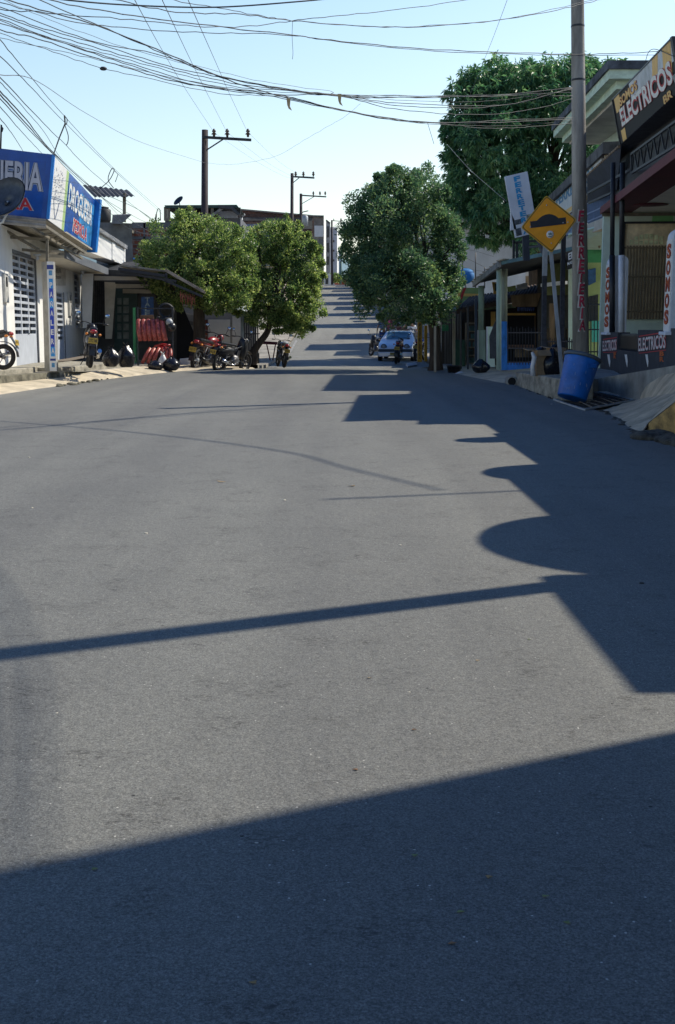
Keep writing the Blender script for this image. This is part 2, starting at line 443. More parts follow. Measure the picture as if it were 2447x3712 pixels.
# terrain, one sheet to the horizon
b = MB(); rows = []
xs = [-900,-500,-250,-120,-60,-30,-15,-8,-3,0,4,8,15,30,60,120,250,500,900]
for y in ys + [330,360,400,470,560,700,900,1300,2000,3000]:
    r_ = []
    for x in xs:
        z = prof(y) - .03
        if y > 300: z -= 6*min(1, (y-300)/60)
        r_.append(b.V((x, y, z)))
    rows.append(r_)
for a, c in zip(rows, rows[1:]):
    for k in range(len(xs)-1): b.face((a[k], a[k+1], c[k+1], c[k]), True)
struct(b.build('ground', mat('bare_earth', (.22,.17,.11), .95, .35, .8, .4)))
road = sheet('road', lambda y: interp(LEFT, y), lambda y: interp(RIGHT, y), .004, asphalt_mat(), [y for y in ys if y < 228], 14, .03)

# hazy hills beyond the crest
b = MB(); rows = []
rnd = random.Random(5)
for j, y in enumerate([420, 480, 560, 660, 760, 900, 1100]):
    r_ = []
    for i in range(60):
        x = -900 + i*30
        h = [0, 14, 30, 41, 52, 50, 0][j]*(1 + .22*math.sin(x*.011+j) + .13*math.sin(x*.031+2*j) + rnd.uniform(-.05,.05))
        r_.append(b.V((x, y, -3 + h)))
    rows.append(r_)
for a, c in zip(rows, rows[1:]):
    for k in range(59): b.face((a[k], a[k+1], c[k+1], c[k]), True)
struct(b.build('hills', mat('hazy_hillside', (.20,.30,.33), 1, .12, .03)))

# left pavement: sandy apron, then slab with a face, then the upper step
def strip(name, pts_out, pts_in, z_out, z_in, m):   # ribbon between two polylines
    b = MB(); n = len(pts_out); A = []; B = []
    for (x, y), (x2, y2), zo, zi in zip(pts_out, pts_in, z_out, z_in):
        A.append(b.V((x, y, zo))); B.append(b.V((x2, y2, zi)))
    for k in range(n-1): b.face((A[k], A[k+1], B[k+1], B[k]))
    return struct(b.build(name, m))
def ribbon(name, stations, m):
    """stations: list of (y, [(x,z),...]) cross sections joined along the street"""
    b = MB(); prev = None
    for y, sec in stations:
        r_ = [b.V((x, y + (s[2] if len(s) > 2 else 0), z)) for s in sec for x, z in [s[:2]]]
        if prev:
            for k in range(len(r_)-1): b.face((prev[k], r_[k], r_[k+1], prev[k+1]))
        prev = r_
    return struct(b.build(name, m))
def dens(st, step=.5):
    out = []
    for (y0, s0), (y1, s1) in zip(st, st[1:]):
        n = max(1, int((y1-y0)/step))
        for k in range(n):
            t = k/n; out.append((y0+(y1-y0)*t, [(a[0]*(1-t)+c[0]*t, a[1]*(1-t)+c[1]*t) for a, c in zip(s0, s1)]))
    out.append(st[-1]); return out
def lx(y): return interp(LEFT, y)
rr = random.Random(11)
def jit(st, a=.03): return [(y, [(x+rr.uniform(-a,a) if i == 0 else x, z) for i, (x, z) in enumerate(s)]) for y, s in st]
ribbon('apron', jit(dens([(10,[(-7.6,-.01),(-7.75,.03),(-9.3,.10)]),(24,[(lx(24)+.08,-.01),(-7.45,.03),(-8.6,.13)]),(29.8,[(lx(29.8)+.08,-.01),(-6.95,.04),(-7.65,.12)]),
    (31.5,[(lx(31.5)+.08,-.01),(-6.8,.05),(-7.2,.13)]),(34,[(lx(34)+.08,-.01),(-6.35,.06),(-6.9,.2)]),(37,[(lx(37)+.08,-.01),(-5.8,.06),(-6.6,.2)]),(39.3,[(lx(39.3)+.1,-.01),(-5.1,.06),(-6.4,.2)]),
    (40.3,[(-3.3,-.01),(-3.6,.06),(-5.6,.16)]),(41.5,[(-2.8,-.01),(-2.95,.06),(-5.2,.16)])]), .05), m_pave)
ribbon('kerb', jit(dens([(8,[(-9.28,.09),(-9.3,.28),(-9.55,.285)]),(24,[(-8.58,.12),(-8.6,.29),(-8.8,.3)]),(29.8,[(-7.62,.1),(-7.64,.28),(-7.8,.29)]),(31.2,[(-7.3,.1),(-7.35,.26),(-7.45,.27)])]), .012), m_moss)
ribbon('pavement', dens([(8,[(-9.5,.284),(-11,.29)]),(24,[(-8.78,.297),(-10,.3)]),(31.2,[(-7.44,.268),(-9.2,.3)]),(34,[(-6.92,.19),(-9.0,.3)]),(39.3,[(-6.42,.19),(-9.4,.3)]),(43,[(-5.2,.15),(-9.6,.25)]),(60,[(-4.5,.2),(-11,.3)])]), m_pave2)
struct(MB().hexa([(-8.35,27,.25),(-7.8,30.6,.25),(-8.6,36.4,.25),(-9.6,27,.25),(-8.35,27,.41),(-7.8,30.6,.41),(-8.6,36.4,.41),(-9.6,27,.41)]).build('step', m_kerb, bevel=.02))
struct(MB().hexa([(-7.35,31.6,.1),(-6.75,37.3,.1),(-8.6,38.5,.1),(-8.6,31.6,.1),(-7.35,31.6,.37),(-6.75,37.3,.345),(-8.6,38.5,.36),(-8.6,31.6,.38)]).build('step', m_kerb, bevel=.02))
# up the hill: pavements both sides
def hillpave(x0, x1, h, y0, y1, name):
    b = MB(); prev = None; y = y0
    while y <= y1:
        z = prof(y); r_ = [b.V((x0, y, z-.02)), b.V((x0, y, z+h)), b.V((x1, y, z+h+.02))]
        if prev:
            for k in range(2): b.face((prev[k], r_[k], r_[k+1], prev[k+1]))
        prev = r_; y += 2
    return struct(b.build(name, m_pave2))
hillpave(-2.8, -6.5, .13, 42, 236, 'pavement'); hillpave(4.05, 8.5, .13, 46, 236, 'pavement')

# right side: raised block of pavement with the deep kerb, low pavement beyond, grate, ramps
struct(MB().hexa([(4.34,23.15,-.05),(4.95,23.05,-.05),(6.3,31.5,-.05),(4.5,30.3,-.05),(4.36,23.15,.43),(4.95,23.05,.45),(6.3,31.5,.36),(4.52,30.3,.31)]).build('kerb_block', m_kerb, bevel=.025))
ribbon('low_pavement', dens([(30.2,[(4.4,-.01),(4.55,.05),(5.6,.17),(9,.3)]),(33,[(3.98,-.01),(4.3,.05),(5.3,.16),(9,.3)]),(37,[(3.62,-.01),(3.85,.05),(5.1,.12),(9,.3)]),(42,[(3.7,-.01),(3.9,.04),(5.2,.08),(10,.25)]),(47,[(3.85,-.14),(3.95,-.03),(5.2,0),(10,.15)])]), m_pave)
K0, K1, K2 = W(2166,1375,25.9), W(2415,1334,20.9), W(2540,1312,18.6)
ribbon('terrace', dens([(10,[(5.35,K2.z+.05),(9,.95)]),(K2.y,[(K2.x,K2.z),(9,K2.z+.08)]),(K1.y,[(K1.x,K1.z),(9,K1.z+.08)]),(K0.y,[(K0.x,K0.z),(9,K0.z+.1)]),(28.2,[(5.2,.40),(9,.45)]),(31,[(5.6,.36),(9,.4)])]), m_grey)
m_ramp = mat('sandy_ramp', (.60,.49,.35), .93, .30, 2.2, .7, fine=60)
b = MB(); dn_ = Vector((0,.02,-.7))
for A_, B_ in ((Vector((5.2,25.7,.30)),K0),(K0,K1),(K1,K2),(K2,Vector((5.3,10,K2.z+.05)))):
    b.hexa([A_+dn_, B_+dn_, B_+dn_+Vector((.25,0,0)), A_+dn_+Vector((.25,0,0)), A_+Vector((-.02,0,.015)), B_+Vector((-.02,0,.015)), B_+Vector((.25,0,.015)), A_+Vector((.25,0,.015))])
struct(b.build('kerb', m_grey))
b = MB()
def quadgrid(P, Q, n, m):
    """strip between two equally long polylines, n subdivisions per leg, m across"""
    rows = []
    for k in range(len(P)-1):
        for i in range(n + (1 if k == len(P)-2 else 0)):
            t = i/n; p, q = lerp(P[k],P[k+1],t), lerp(Q[k],Q[k+1],t); r_ = []
            for j in range(m+1):
                v = lerp(p, q, j/m)
                if 0 < j < m: v.z += rr.uniform(-.012,.012)
                r_.append(b.V(v))
            rows.append(r_)
    for a, c in zip(rows, rows[1:]):
        for j in range(m): b.face((a[j], a[j+1], c[j+1], c[j]), True)
I = [W(2172,1416,25.85), W(2240,1402,24.5), W(2300,1386,23.3), W(2360,1367,22.1), W(2415,1350,21.0), W(2475,1336,19.9), W(2620,1320,17.5)]
O1_, Mm = G(2306,1449,.03), [W(2390,1432,19.8), W(2472,1420,18.0), W(2640,1400,15.5)]
quadgrid(I[:3], [G(2172,1423,.05), G(2240,1438,.04), O1_], 4, 4)
quadgrid([I[2], I[4], I[5], I[6]], [O1_]+Mm, 6, 5)
edge_ = [G(2186,1486,-.01), G(2252,1532,-.01), G(2322,1574,-.01)]
outer_ = [edge_[0], lerp(edge_[0],edge_[1],.33)+Vector((-.05,0,0)), lerp(edge_[0],edge_[1],.66)+Vector((.05,0,0)), edge_[1], lerp(edge_[1],edge_[2],.5)+Vector((-.06,0,0)), edge_[2]]
inner_ = [O1_, lerp(O1_,Mm[0],.33), lerp(O1_,Mm[0],.66), Mm[0], lerp(Mm[0],Mm[1],.4), lerp(Mm[0],Mm[1],.7)]
quadgrid(inner_, outer_, 3, 7)
OC = [W(2350,1532,16.3), W(2447,1456,15.0), W(2600,1420,13.2)]
quadgrid([inner_[-1], Mm[1], Mm[2]], [OC[0], OC[1], OC[2]], 4, 4)
b.poly([edge_[2], OC[0], inner_[-1]])
struct(b.build('driveway_ramp', m_ramp))
low = [Vector((v.x-.03, v.y-.05, -.05)) for v in OC]; b = MB()
b.hexa([low[0], low[1], low[1]+Vector((1,1,0)), low[0]+Vector((.6,1,0)), OC[0]-Vector((0,0,.01)), OC[1]-Vector((0,0,.01)), OC[1]+Vector((1,1,-.15)), OC[0]+Vector((.6,1,-.1))])
b.hexa([low[1], low[2], low[2]+Vector((1,1,0)), low[1]+Vector((1,1,0)), OC[1]-Vector((0,0,.01)), OC[2]-Vector((0,0,.01)), OC[2]+Vector((1,1,-.15)), OC[1]+Vector((1,1,-.15))])
struct(b.build('ochre_ramp', mat('ochre_concrete', (.50,.30,.09), .9, .45, 2.4, .6, streak=.4)))
m_rub = mat('dark_rubble', (.075,.07,.06), .95, .55, 9, .9, fine=30)
def rubble(path, w, h, seed, n=26, m=m_rub):
    rs = random.Random(seed); b = MB()
    for k in range(n):
        t = rs.random()*(len(path)-1); p = lerp(path[int(t)], path[int(t)+1], t-int(t)); s_ = rs.uniform(.25,1)
        b.blob(p+Vector((rs.uniform(-w,w), rs.uniform(-w,w)*2, 0)), w*s_, w*s_*1.8, h*s_, 9, 5, .12, seed+k)
    o = b.build('broken_edge', m); struct(o)
rubble([G(2186,1490,0), G(2250,1536,0), G(2322,1582,0), G(2400,1600,0)], .07, .03, 3, 46)
rubble([G(2360,1585,.02), G(2447,1590,.02), G(2530,1620,.02)], .16, .09, 5, 40)
rubble([G(205,1398,.02), G(300,1388,.02), G(420,1368,.02)], .10, .05, 9, 26, m_moss)
rubble([G(1870,1402,.0), G(1950,1428,.0), G(2010,1450,.0)], .035, .025, 13, 26)

# grate
g = thing('drain_grate', 'rusty sagging steel drain grate in front of the blue barrel', 'grate', G(2150,1455,0))
pA, pB, pC, pD = G(2008,1450,.01), G(2118,1487,.01), G(2300,1452,.03), G(2172,1424,.05)
MB().slab([pA-Vector((0,0,.004)), pB-Vector((0,0,.004)), pC-Vector((0,0,.02)), pD-Vector((0,0,.03))], .02).build('pit', mat('pit_dark', (.012,.012,.014), .9, .2, 5), g)
fr = MB()
for a, c in ((pA,pB),(pB,pC),(pC,pD),(pD,pA)): fr.bar(a+Vector((0,0,.01)), c+Vector((0,0,.01)), .03)
fr.build('frame', m_galv, g)
br = MB()
for k in range(1, 7):
    t = k/7; a, c = lerp(pA, pD, t), lerp(pB, pC, t); mid = (a+c)/2 + Vector((0,0,-.01+.02*math.sin(k*2)))
    br.tube([a+Vector((0,0,.025)), mid+Vector((.1,0,.02)), c+Vector((0,0,.025))], .011, 6)
for k in range(1, 9):
    t = k/9; br.tube([lerp(pA, pB, t)+Vector((0,0,.012)), lerp(pD, pC, t)+Vector((0,0,.012))], .006, 5)
br.build('bar', mat('rusty_steel', (.22,.19,.16), .7, .35, 20, metal=.3), g)
# drain pipe mouth at the end of the kerb block
dp = thing('drain_pipe', 'dark open mouth of a drain pipe at the end of the deep kerb', 'pipe', W(1856,1385,30.0))
MB().lathe([(.10,0),(.13,0),(.135,.5),(.10,.5)], 18, W(1856,1383,29.9), (.05,1,0), False).build('pipe_ring', m_grey, dp)
MB().lathe([(.10,0.02),(.09,.06)], 18, W(1856,1383,29.9), (.05,1,0)).build('pipe_hole', MATS['pit_dark'], dp)

# worn white parking / crossing marks on the hill road
def mark(x0, x1, y0, y1, label):
    b = MB(); n = 6
    m = mat('worn_marking', (.36,.36,.35), .8, .5, 5)
    for k in range(n):
        a, c = y0+(y1-y0)*k/n, y0+(y1-y0)*(k+1)/n
        if rr.random() < .12: continue
        b.poly([(x0, a, prof(a)+.009), (x1, a, prof(a)+.009), (x1, c, prof(c)+.009), (x0, c, prof(c)+.009)])
    return struct(b.build('road_marking', m))
mark(-2.55,-2.43,58,73,''); 
for y in (58.5, 66.5, 74.3): mark(-2.2, .1, y, y+.16, '')
for y in (63, 70): mark(-1.8, -.6, y, y+.14, '')

# small litter on the asphalt
leafm = [mat('dry_leaf_tan', (.40,.27,.12), .8, .2, 40), mat('dry_leaf_orange', (.30,.16,.08), .8, .2, 40), mat('dry_leaf_olive', (.20,.24,.10), .8, .2, 40)]
spots = [(1338,2458,0),(1500,2645,1),(1290,2790,1),(1918,2318,2),(1730,2395,0),(1503,3102,2),(1772,3180,0),(1668,3305,2),(2058,3345,2),(1638,3418,1),(800,1747,0),(1276,1763,0),(920,3562,0),(340,3150,2),(1975,3250,2)]
for px, py, k in spots:
    p = G(px, py, .006); s_ = .011 if py > 2000 else .05; b = MB(); a = rr.uniform(0, 6.28)
    pts = [(math.cos(a+t)*s_*(1 if i % 2 else .45) + p.x, math.sin(a+t)*s_*.6*(1 if i % 2 else .6)+p.y, .007+rr.uniform(0,.25)*s_) for i, t in enumerate([j*math.pi/3 for j in range(6)])]
    b.slab(pts, .0012); tag(b.build('dry_leaf', leafm[k]), 'small dry %s leaf lying flat on the dark asphalt' % ('tan','orange brown','olive green')[k], 'leaf', 'dry leaves scattered on the road')
stm = mat('pale_stone', (.62,.58,.48), .8, .15, 30); std = mat('dark_stone', (.03,.03,.03), .8, .15, 30)
for i, (px, py, dk) in enumerate([(1338,2459,0),(115,1843,0),(1266,2435,1),(1482,2512,0),(528,1936,0),(280,2744,0),(205,2588,0),(2219,2555,1),(2326,2118,1),(2378,2300,1),(18,3035,1),(877,3036,1),(1999,1466,0),(1680,1452,1),(105,1660,0),(1030,1815,0),(1502,3085,0),(930,3060,0),(352,3150,0),(1450,1978,0),(620,2230,0)]):
    p = G(px, py, 0); s_ = (.0048 if py > 2200 else .010)*rr.uniform(.8,1.3)
    o = MB().blob((p.x, p.y, s_*.4), s_*1.3, s_, s_*.6, 8, 5, .12, i).build('pebble', std if dk else stm)
    tag(o, ('dark' if dk else 'pale') + ' pebble lying loose on the asphalt', 'pebble', 'pebbles loose on the road')

# ================================================================ LEFT BUILDINGS
RZL = math.atan(.08)
D = thing('pharmacy_building', 'white corner shop building with grey barred doors under the blue sign canopy', 'building', (-8.6, 32.5, .38), RZL)
Dm = D.matrix_basis
def LM(root):
    b = MB(); b.m = root.matrix_basis; return b
# wall with real openings: build wall pieces around doors
Di = Dm.inverted()
def lb(root, px, py, a): return root.matrix_basis.inverted() @ PL(root, px, py, a)
def wall_open(root, m, a, b0, b1, z0, z1, opens, th=.2, name='wall'):
    """wall in plane x=a from b0..b1, openings (u0,u1,w0,w1)"""
    mb = LM(root); us = sorted({b0, b1, *[o[0] for o in opens], *[o[1] for o in opens]})
    for u0, u1 in zip(us, us[1:]):
        cuts = sorted([(o[2], o[3]) for o in opens if o[0] <= u0+1e-6 and o[1] >= u1-1e-6]); z = z0
        for w0, w1 in cuts:
            if w0 > z+1e-4: mb.box(a-th, a, u0, u1, z, w0)
            z = w1
        if z < z1: mb.box(a-th, a, u0, u1, z, z1)
    return mb.build(name, m, root)
def op(root, x0, x1, yt, yb, a=0):
    p, q = lb(root, x0, yt, a), lb(root, x1, yb, a); s_ = lb(root, x0, yb, a); t_ = lb(root, x1, yt, a)
    return (min(p.y,q.y), max(p.y,q.y), s_.z, p.z)
d1 = op(D, 44, 141, 917, 1327); d1 = (d1[0], d1[1], 0, d1[3])
d2 = op(D, 157, 238, 1048, 1327); d2 = (d2[0], d2[1], 0, d2[3])
w3 = op(D, 268, 294, 990, 1190)
wall_open(D, m_white, 0, -9, w3[1]+1.6, 0, 3.6, [d1, d2, w3])
ztop = 3.6
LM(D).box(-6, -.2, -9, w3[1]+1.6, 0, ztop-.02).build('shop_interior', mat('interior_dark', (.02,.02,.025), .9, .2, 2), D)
def grille_door(root, d, a, cols, rows, m, name='door', solid=.28, top=.03, glass=m_glass):
    u0, u1, z0, z1 = d
    dr = LM(root); fr_w = .09
    g_ = LM(root).box(a-.1, a-.08, u0, u1, z0, z1)
    pane = g_
    H = z1-z0; zb = z0 + H*solid
    dr.box(a-.07, a-.03, u0, u1, z0, zb)
    cw = (u1-u0)/cols
    for c in range(cols+1): dr.box(a-.07, a-.025, max(u0, u0+c*cw-.07), min(u1, u0+c*cw+.07), zb, z1)
    rh = (z1-zb)/rows
    for r_ in range(rows+1): dr.box(a-.068, a-.032, u0, u1, zb+r_*rh-.036, min(z1, zb+r_*rh+.036))
    o = dr.build(name, m, root); pane.build('pane', glass, o)
    hd = LM(root); um = (u0+u1)/2+.3
    hd.tube([(a-.02, um, z0+.85), (a+.04, um, z0+.9), (a+.04, um, z0+1.1), (a-.02, um, z0+1.15)], .012, 6).build('handle', m_dark, o)
    return o
m_gdoor = mat('grey_metal_door', (.52,.56,.63), .55, .08, 3)
m_gframe = mat('door_frame_grey', (.14,.15,.17), .6, .15, 5)
grille_door(D, d1, 0, 3, 12, m_gdoor)
LM(D).box(-.05, .015, d1[0], d1[1], d1[3]-.0, d1[3]+.10).box(-.05, .015, d1[1], d1[1]+.14, 0, d1[3]+.10).build('door_frame', m_gframe, D)
grille_door(D, d2, 0, 3, 9, m_gdoor)
LM(D).box(-.05, .015, d2[0]-.1, d2[0], 0, d2[3]+.02).box(-.05, .015, d2[1], d2[1]+.1, 0, d2[3]+.02).build('door_frame', m_gframe, D)
wn = LM(D); u0, u1, z0, z1 = w3
for k in range(10): wn.box(-.09, -.03, u0, u1, z0+(z1-z0)*k/9-.03, z0+(z1-z0)*k/9+.03)
wn.box(-.09,-.025,u0,u0+.07,z0,z1).box(-.09,-.025,u1-.07,u1,z0,z1)
wo = wn.build('window', m_gdoor, D); LM(D).box(-.12,-.1,u0,u1,z0,z1).build('pane', m_glassb, wo)
# meter boxes
for x0, x1, yt, yb in ((15,33,990,1098),(250,262,1058,1146)):
    q = lb(D, x0, yt, .06), lb(D, x1, yb, .06)
    bx = LM(D).box(0, .07, q[0].y, q[1].y, q[1].z, q[0].z).build('meter_box', mat('meter_plastic', (.5,.5,.48), .5, .2, 6), D, bevel=.01)
    LM(D).box(.068, .075, lerp(q[0],q[1],.3).y, lerp(q[0],q[1],.7).y, lerp(q[0],q[1],.45).z, lerp(q[0],q[1],.12).z).build('meter_window', m_glass, bx)
# small painted board above door 2
qd = facequad(D, 196, 238, 966, 1035, .04)
bd = MB().slab(qd, .03).build('sign_board', mat('faded_board', (.55,.53,.5), .8, .25, 6), D)
text_quad('PAPELERIA', *subq(qd, .05,.6,.1,.35), mat('faded_ink', (.12,.12,.14), .8, .2, 5), bd)
text_quad('FOTOCOPIAS', *subq(qd, .05,.6,.5,.65), MATS['faded_ink'], bd)
# parapet of the upper floor and slate capping
a_ = .95
pz0, pz1 = lb(D, 345, 935, a_), lb(D, 455, 985, a_)
pt0, pt1 = lb(D, 345, 838, a_), lb(D, 455, 893, a_)
MB().slab([PL(D,300,800,a_), PL(D,455,902,a_), PL(D,455,962,a_), PL(D,300,905,a_)], .6).build('parapet', m_whitep, D)
MB().slab([PL(D,300,785,a_+.12), PL(D,462,890,a_+.12), PL(D,462,903,a_+.12), PL(D,300,800,a_+.12)], .8).build('coping', m_zinc, D)
MB().slab([PL(D,408,868,a_+.04), PL(D,418,874,a_+.04), PL(D,418,945,a_+.04), PL(D,408,940,a_+.04)], .08).build('downpipe', m_whitep, D)
# slab edge (soffit) above the doors, pale beige with dark drip edge
s0, s1 = lb(D, 60, 905, 0), lb(D, 430, 975, 0)
bs_ = lb(D, 232, 900, .95).y
LM(D).box(.0, .95, bs_, w3[1]+.4, 3.02, 3.22).build('roof_slab', mat('soffit_cream', (.60,.55,.45), .85, .12, 2), D)
LM(D).box(.95, 1.02, bs_, w3[1]+.5, 3.0, 3.25).build('gutter', m_gframe, D)
# tapered column at the end of the facade
b = MB(); b.hexa([W(300,1190,43.2), W(331,1190,43.2), W(331,1190,43.7), W(300,1190,43.7), W(296,992,43.2), W(339,992,43.2), W(339,992,43.7), W(296,992,43.7)])
b.build('column', m_whitep, D)
# lamp under the slab
for px, py in ((300,958),(135,918)):
    p = PL(D, px, py, .5); MB().lathe([(.11,0),(.10,-.03),(.035,-.04),(.05,-.12),(.02,-.16)], 12, (p.x,p.y,3.38)).build('ceiling_lamp', m_galv, D)

# ---- blue sign box of the chemist's on the canopy
S = thing('pharmacy_canopy', 'sloping tin canopy on a steel frame carrying the blue lettered boards', 'canopy', (-8.0, 31, 3.1))
YN = 30.5
# near (front facing) board
SB = thing('pharmacy_sign', 'large dark blue sign board ending in silver letters ERIA, facing the viewer', 'sign', W(95,660,YN))
nq = [W(-330,499,YN), W(190,560,YN), W(170,794,YN), W(-330,742,YN)]
MB().slab(nq, .14).build('board', m_blue, SB)
nq2 = nq
l_dx = lambda px: (px+330)/520.0
# light diagonal streaks on the blue
st = MB()
for u0, v0, u1, v1 in ((.80,.80,.93,.35),(.93,.80,.80,.42),(.62,.2,.99,.12),(.86,.46,1.0,.44),(.55,.86,.75,.75)):
    a, c = bil(*nq, u0, v0), bil(*nq, u1, v1); d = Vector((0,0,.012)); n_ = Vector((0,-.003,0))
    st.poly([a-d+n_, c-d+n_, c+d+n_, a+d+n_])
st.build('streak', mat('streak_blue', (.01,.08,.42), .5, .1, 3), SB)
tq = [W(-226,585-11,YN), W(157,613,YN), W(154,703,YN), W(-226,660+13,YN)]
tq = [W(-226,560,YN), W(155,592,YN), W(152,695,YN), W(-226,662,YN)]
text_quad('DROGUERIA', *tq, m_silver, SB, 'letter_halo', bold=.085, off=.006, grow=.015)
text_quad('DROGUERIA', *tq, m_navy, SB, 'letter_outline', bold=.05, off=.010, grow=.006)
text_quad('DROGUERIA', *tq, mat('letter_pale', (.55,.54,.62), .5, .05, 3), SB, 'lettering', bold=.02, off=.014)
rq = [W(-150,708,YN), W(116,718,YN), W(118,764,YN), W(-150,745,YN)]
text_quad('PEDRO.A', *rq, m_silver, SB, 'letter_outline', bold=.06, off=.006, grow=.02)
text_quad('PEDRO.A', *rq, m_lred, SB, 'lettering', bold=.025, off=.010)
# side board, facing the street
SS = thing('pharmacy_side_sign', 'blue and white side board reading DROGUERIA above red letters, facing the street', 'sign', W(270,740,35))
YF = 40.0
A_, B_, C_, D_ = W(191,560,YN), W(347,728,YF), W(338,908,YF), W(170,794,YN)
C_ = B_ + (D_-A_)*((C_.z-B_.z)/(D_.z-A_.z))
sq = [A_, B_, C_, D_]
MB().slab(sq, .14).build('board', m_blue, SS)
MB().slab(subq(sq, 0, .27, 0, 1, .004), .003).build('white_panel', m_whitep, SS)
MB().slab(subq(sq, .27, .32, 0, 1, .004), .003).build('green_stripe', mat('stripe_lime', (.42,.60,.25), .5, .05, 3), SS)
MB().slab(subq(sq, .62, .985, .12, .94, .0045), .003).build('bright_patch', mat('patch_cyan', (.03,.28,.70), .45, .5, 1.1), SS)
# sketched medical serpent and leaves on the white panel
sk = MB(); rs_ = random.Random(2)
for k in range(70):
    u = .135 + .07*math.sin(k*1.7) + rs_.uniform(-.025,.025); v = .12 + .5*k/70; a = rs_.uniform(0,6.28)
    c = bil(*sq, u, v) + Vector((.008,0,0)); du = (B_-A_).normalized()*.10*math.cos(a); dv = Vector((0,0,1))*.035*math.sin(a)
    nrm = (C_-D_).cross(A_-D_).normalized()*.008
    sk.poly([c-du+nrm, c-dv*.8+nrm, c+du+nrm, c+dv*.8+nrm])
nrm = (C_-D_).cross(A_-D_).normalized()*.008
for s_ in (-1, 1):
    pts = [bil(*sq, .13+s_*.07*t*(1-.3*t), .92-.3*t)+nrm for t in (0,.3,.6,1)]
    for a, c in zip(pts, pts[1:]):
        du = (B_-A_).normalized()*.12
        sk.poly([a-du*.5, a+du*.5, c+du*.5, c-du*.5])
sk.build('serpent_drawing', mat('ink_slate', (.16,.20,.32), .7, .3, 8), SS)
t1 = subq(sq, .34, .93, .1, .55)
text_quad('DROGUERIA', *subq(sq,.345,.93,.15,.56), mat('letter_cyan', (.05,.35,.75), .5, .05, 3), SS, 'letter_outline', bold=.07, off=.010, grow=.01)
text_quad('DROGUERIA', *subq(sq,.345,.93,.15,.56), m_whitep, SS, 'lettering', bold=.03, off=.014)
text_quad('PEDRO.A', *subq(sq,.50,.84,.66,.90), m_whitep, SS, 'letter_outline', bold=.06, off=.010, grow=.03)
text_quad('PEDRO.A', *subq(sq,.50,.84,.66,.90), m_lred, SS, 'lettering', bold=.02, off=.014)
d = (B_-A_).normalized()
MB().bar(A_+Vector((.03,-.02,0)), D_+Vector((.03,-.02,0)), .07).bar(B_+Vector((.03,0,.04)), C_+Vector((.03,0,-.06)), .30).build('blue_edge', m_blue2, SS)
# corrugated fascia under the near board, soffit and truss
cf = MB()
for k in range(4):
    y0, y1 = 794+k*9, 794+k*9+8
    cf.poly([W(-300,742+k*9,YN-.06-.03*(k%2)), W(168,y0,YN-.06-.03*(k%2)), W(166,y1,YN-.06+.03*(k%2)), W(-300,750+k*9,YN-.06+.03*(k%2))])
cf.build('corrugated_fascia', m_zinc, S)
sf = MB()
P0, P1, P2, P3 = W(-330,800,YN), W(166,800,YN), W(338,910,YF), W(300,915,YF)
sf.slab([W(-330,775,YN+.05), W(166,797,YN+.05), W(340,910,YF+.2), Vector((-9.3,YF+.2,W(338,910,YF).z+.08)), Vector((-11.2,YN,W(166,797,YN).z+.15))][::-1], .05)
sf.build('tin_sheet', m_tin, S)
fr = MB(); m_frame = mat('canopy_steel', (.20,.18,.14), .7, .3, 6)
fr.bar(W(-300,838,YN+.6), W(165,868,YN+1.4), .07); fr.bar(W(0,895,YN+2.2), W(230,922,YN+4), .07)
fr.bar(W(0,825,YN+.4), W(140,905,YN+3), .06)
fr.build('beam', m_frame, S)
tr = MB()
T0, T1, Bq0, Bq1 = W(160,818,YN), W(305,915,36.5), W(112,823,YN), W(296,936,36.5)
tr.bar(T0, T1, .07); tr.bar(Bq0, Bq1, .07)
for k in range(1, 9): tr.bar(lerp(T0,T1,k/9+.01), lerp(Bq0,Bq1,k/9-.02), .10, .04)
tr.build('truss', m_frame, S)
pz = W(172,945,31.5)
MB().bar(W(171,868,31.5), W(171,948,31.5), .06).build('hanger', m_frame, S)

# diaper shop post
PO = thing('painted_post', 'square white post painted PAÑALERA in blue ovals, at the pavement edge', 'post', W(190,1345,30.9))
Yp = 30.9
fl, fr_ = W(170,948,Yp), W(195,948,Yp); bl_, br_ = W(180,1345,Yp), W(207,1345,Yp)
pq = [W(170,948,Yp), W(194,948,Yp), W(206,1345,Yp), W(181,1345,Yp)]
MB().hexa([pq[3], pq[2], pq[2]+Vector((-.02,.26,0)), pq[3]+Vector((-.2,.26,0)), pq[0], pq[1], pq[1]+Vector((-.02,.26,0)), pq[0]+Vector((-.2,.26,0))]).build('concrete_core', m_grey, PO)
MB().slab(subq(pq,0,1,0,1,.012), .01).build('white_face', m_whitep, PO)
ov = MB(); vv = subq(pq, .2, .85, .155, .865)
o2 = MB()
for k in range(8):
    t0, t1 = k/8, (k+1)/8
    dm = ov if k in (1,3,4,5,6) else o2
    dm.slab(subq(tuple(vv), .04, .96, t0, t1, .014), .002)
ov.build('dark_blue_ovals', mat('pan_dark_blue', (.01,.05,.5), .5, .1, 3), PO); o2.build('light_blue_ovals', mat('pan_light_blue', (.03,.33,.80), .5, .1, 3), PO)
vtext('PAÑALERA', *subq(pq, .33, .76, .17, .855), m_whitep, PO, off=.02, gap=.4, bold=.03)
MB().slab(subq(pq, .0, 1, .03, .07, .014), .002).slab(subq(pq, .1, .9, .885, .905, .014), .002).build('banner', mat('banner_navy', (.015,.04,.25), .5, .1, 3), PO)
MB().slab(subq(pq, .25, .75, .08, .125, .014), .002).slab(subq(pq, .3, .75, .925, .965, .014), .002).build('shield_emblem', mat('pan_shield', (.10,.35,.65), .5, .5, 60), PO)

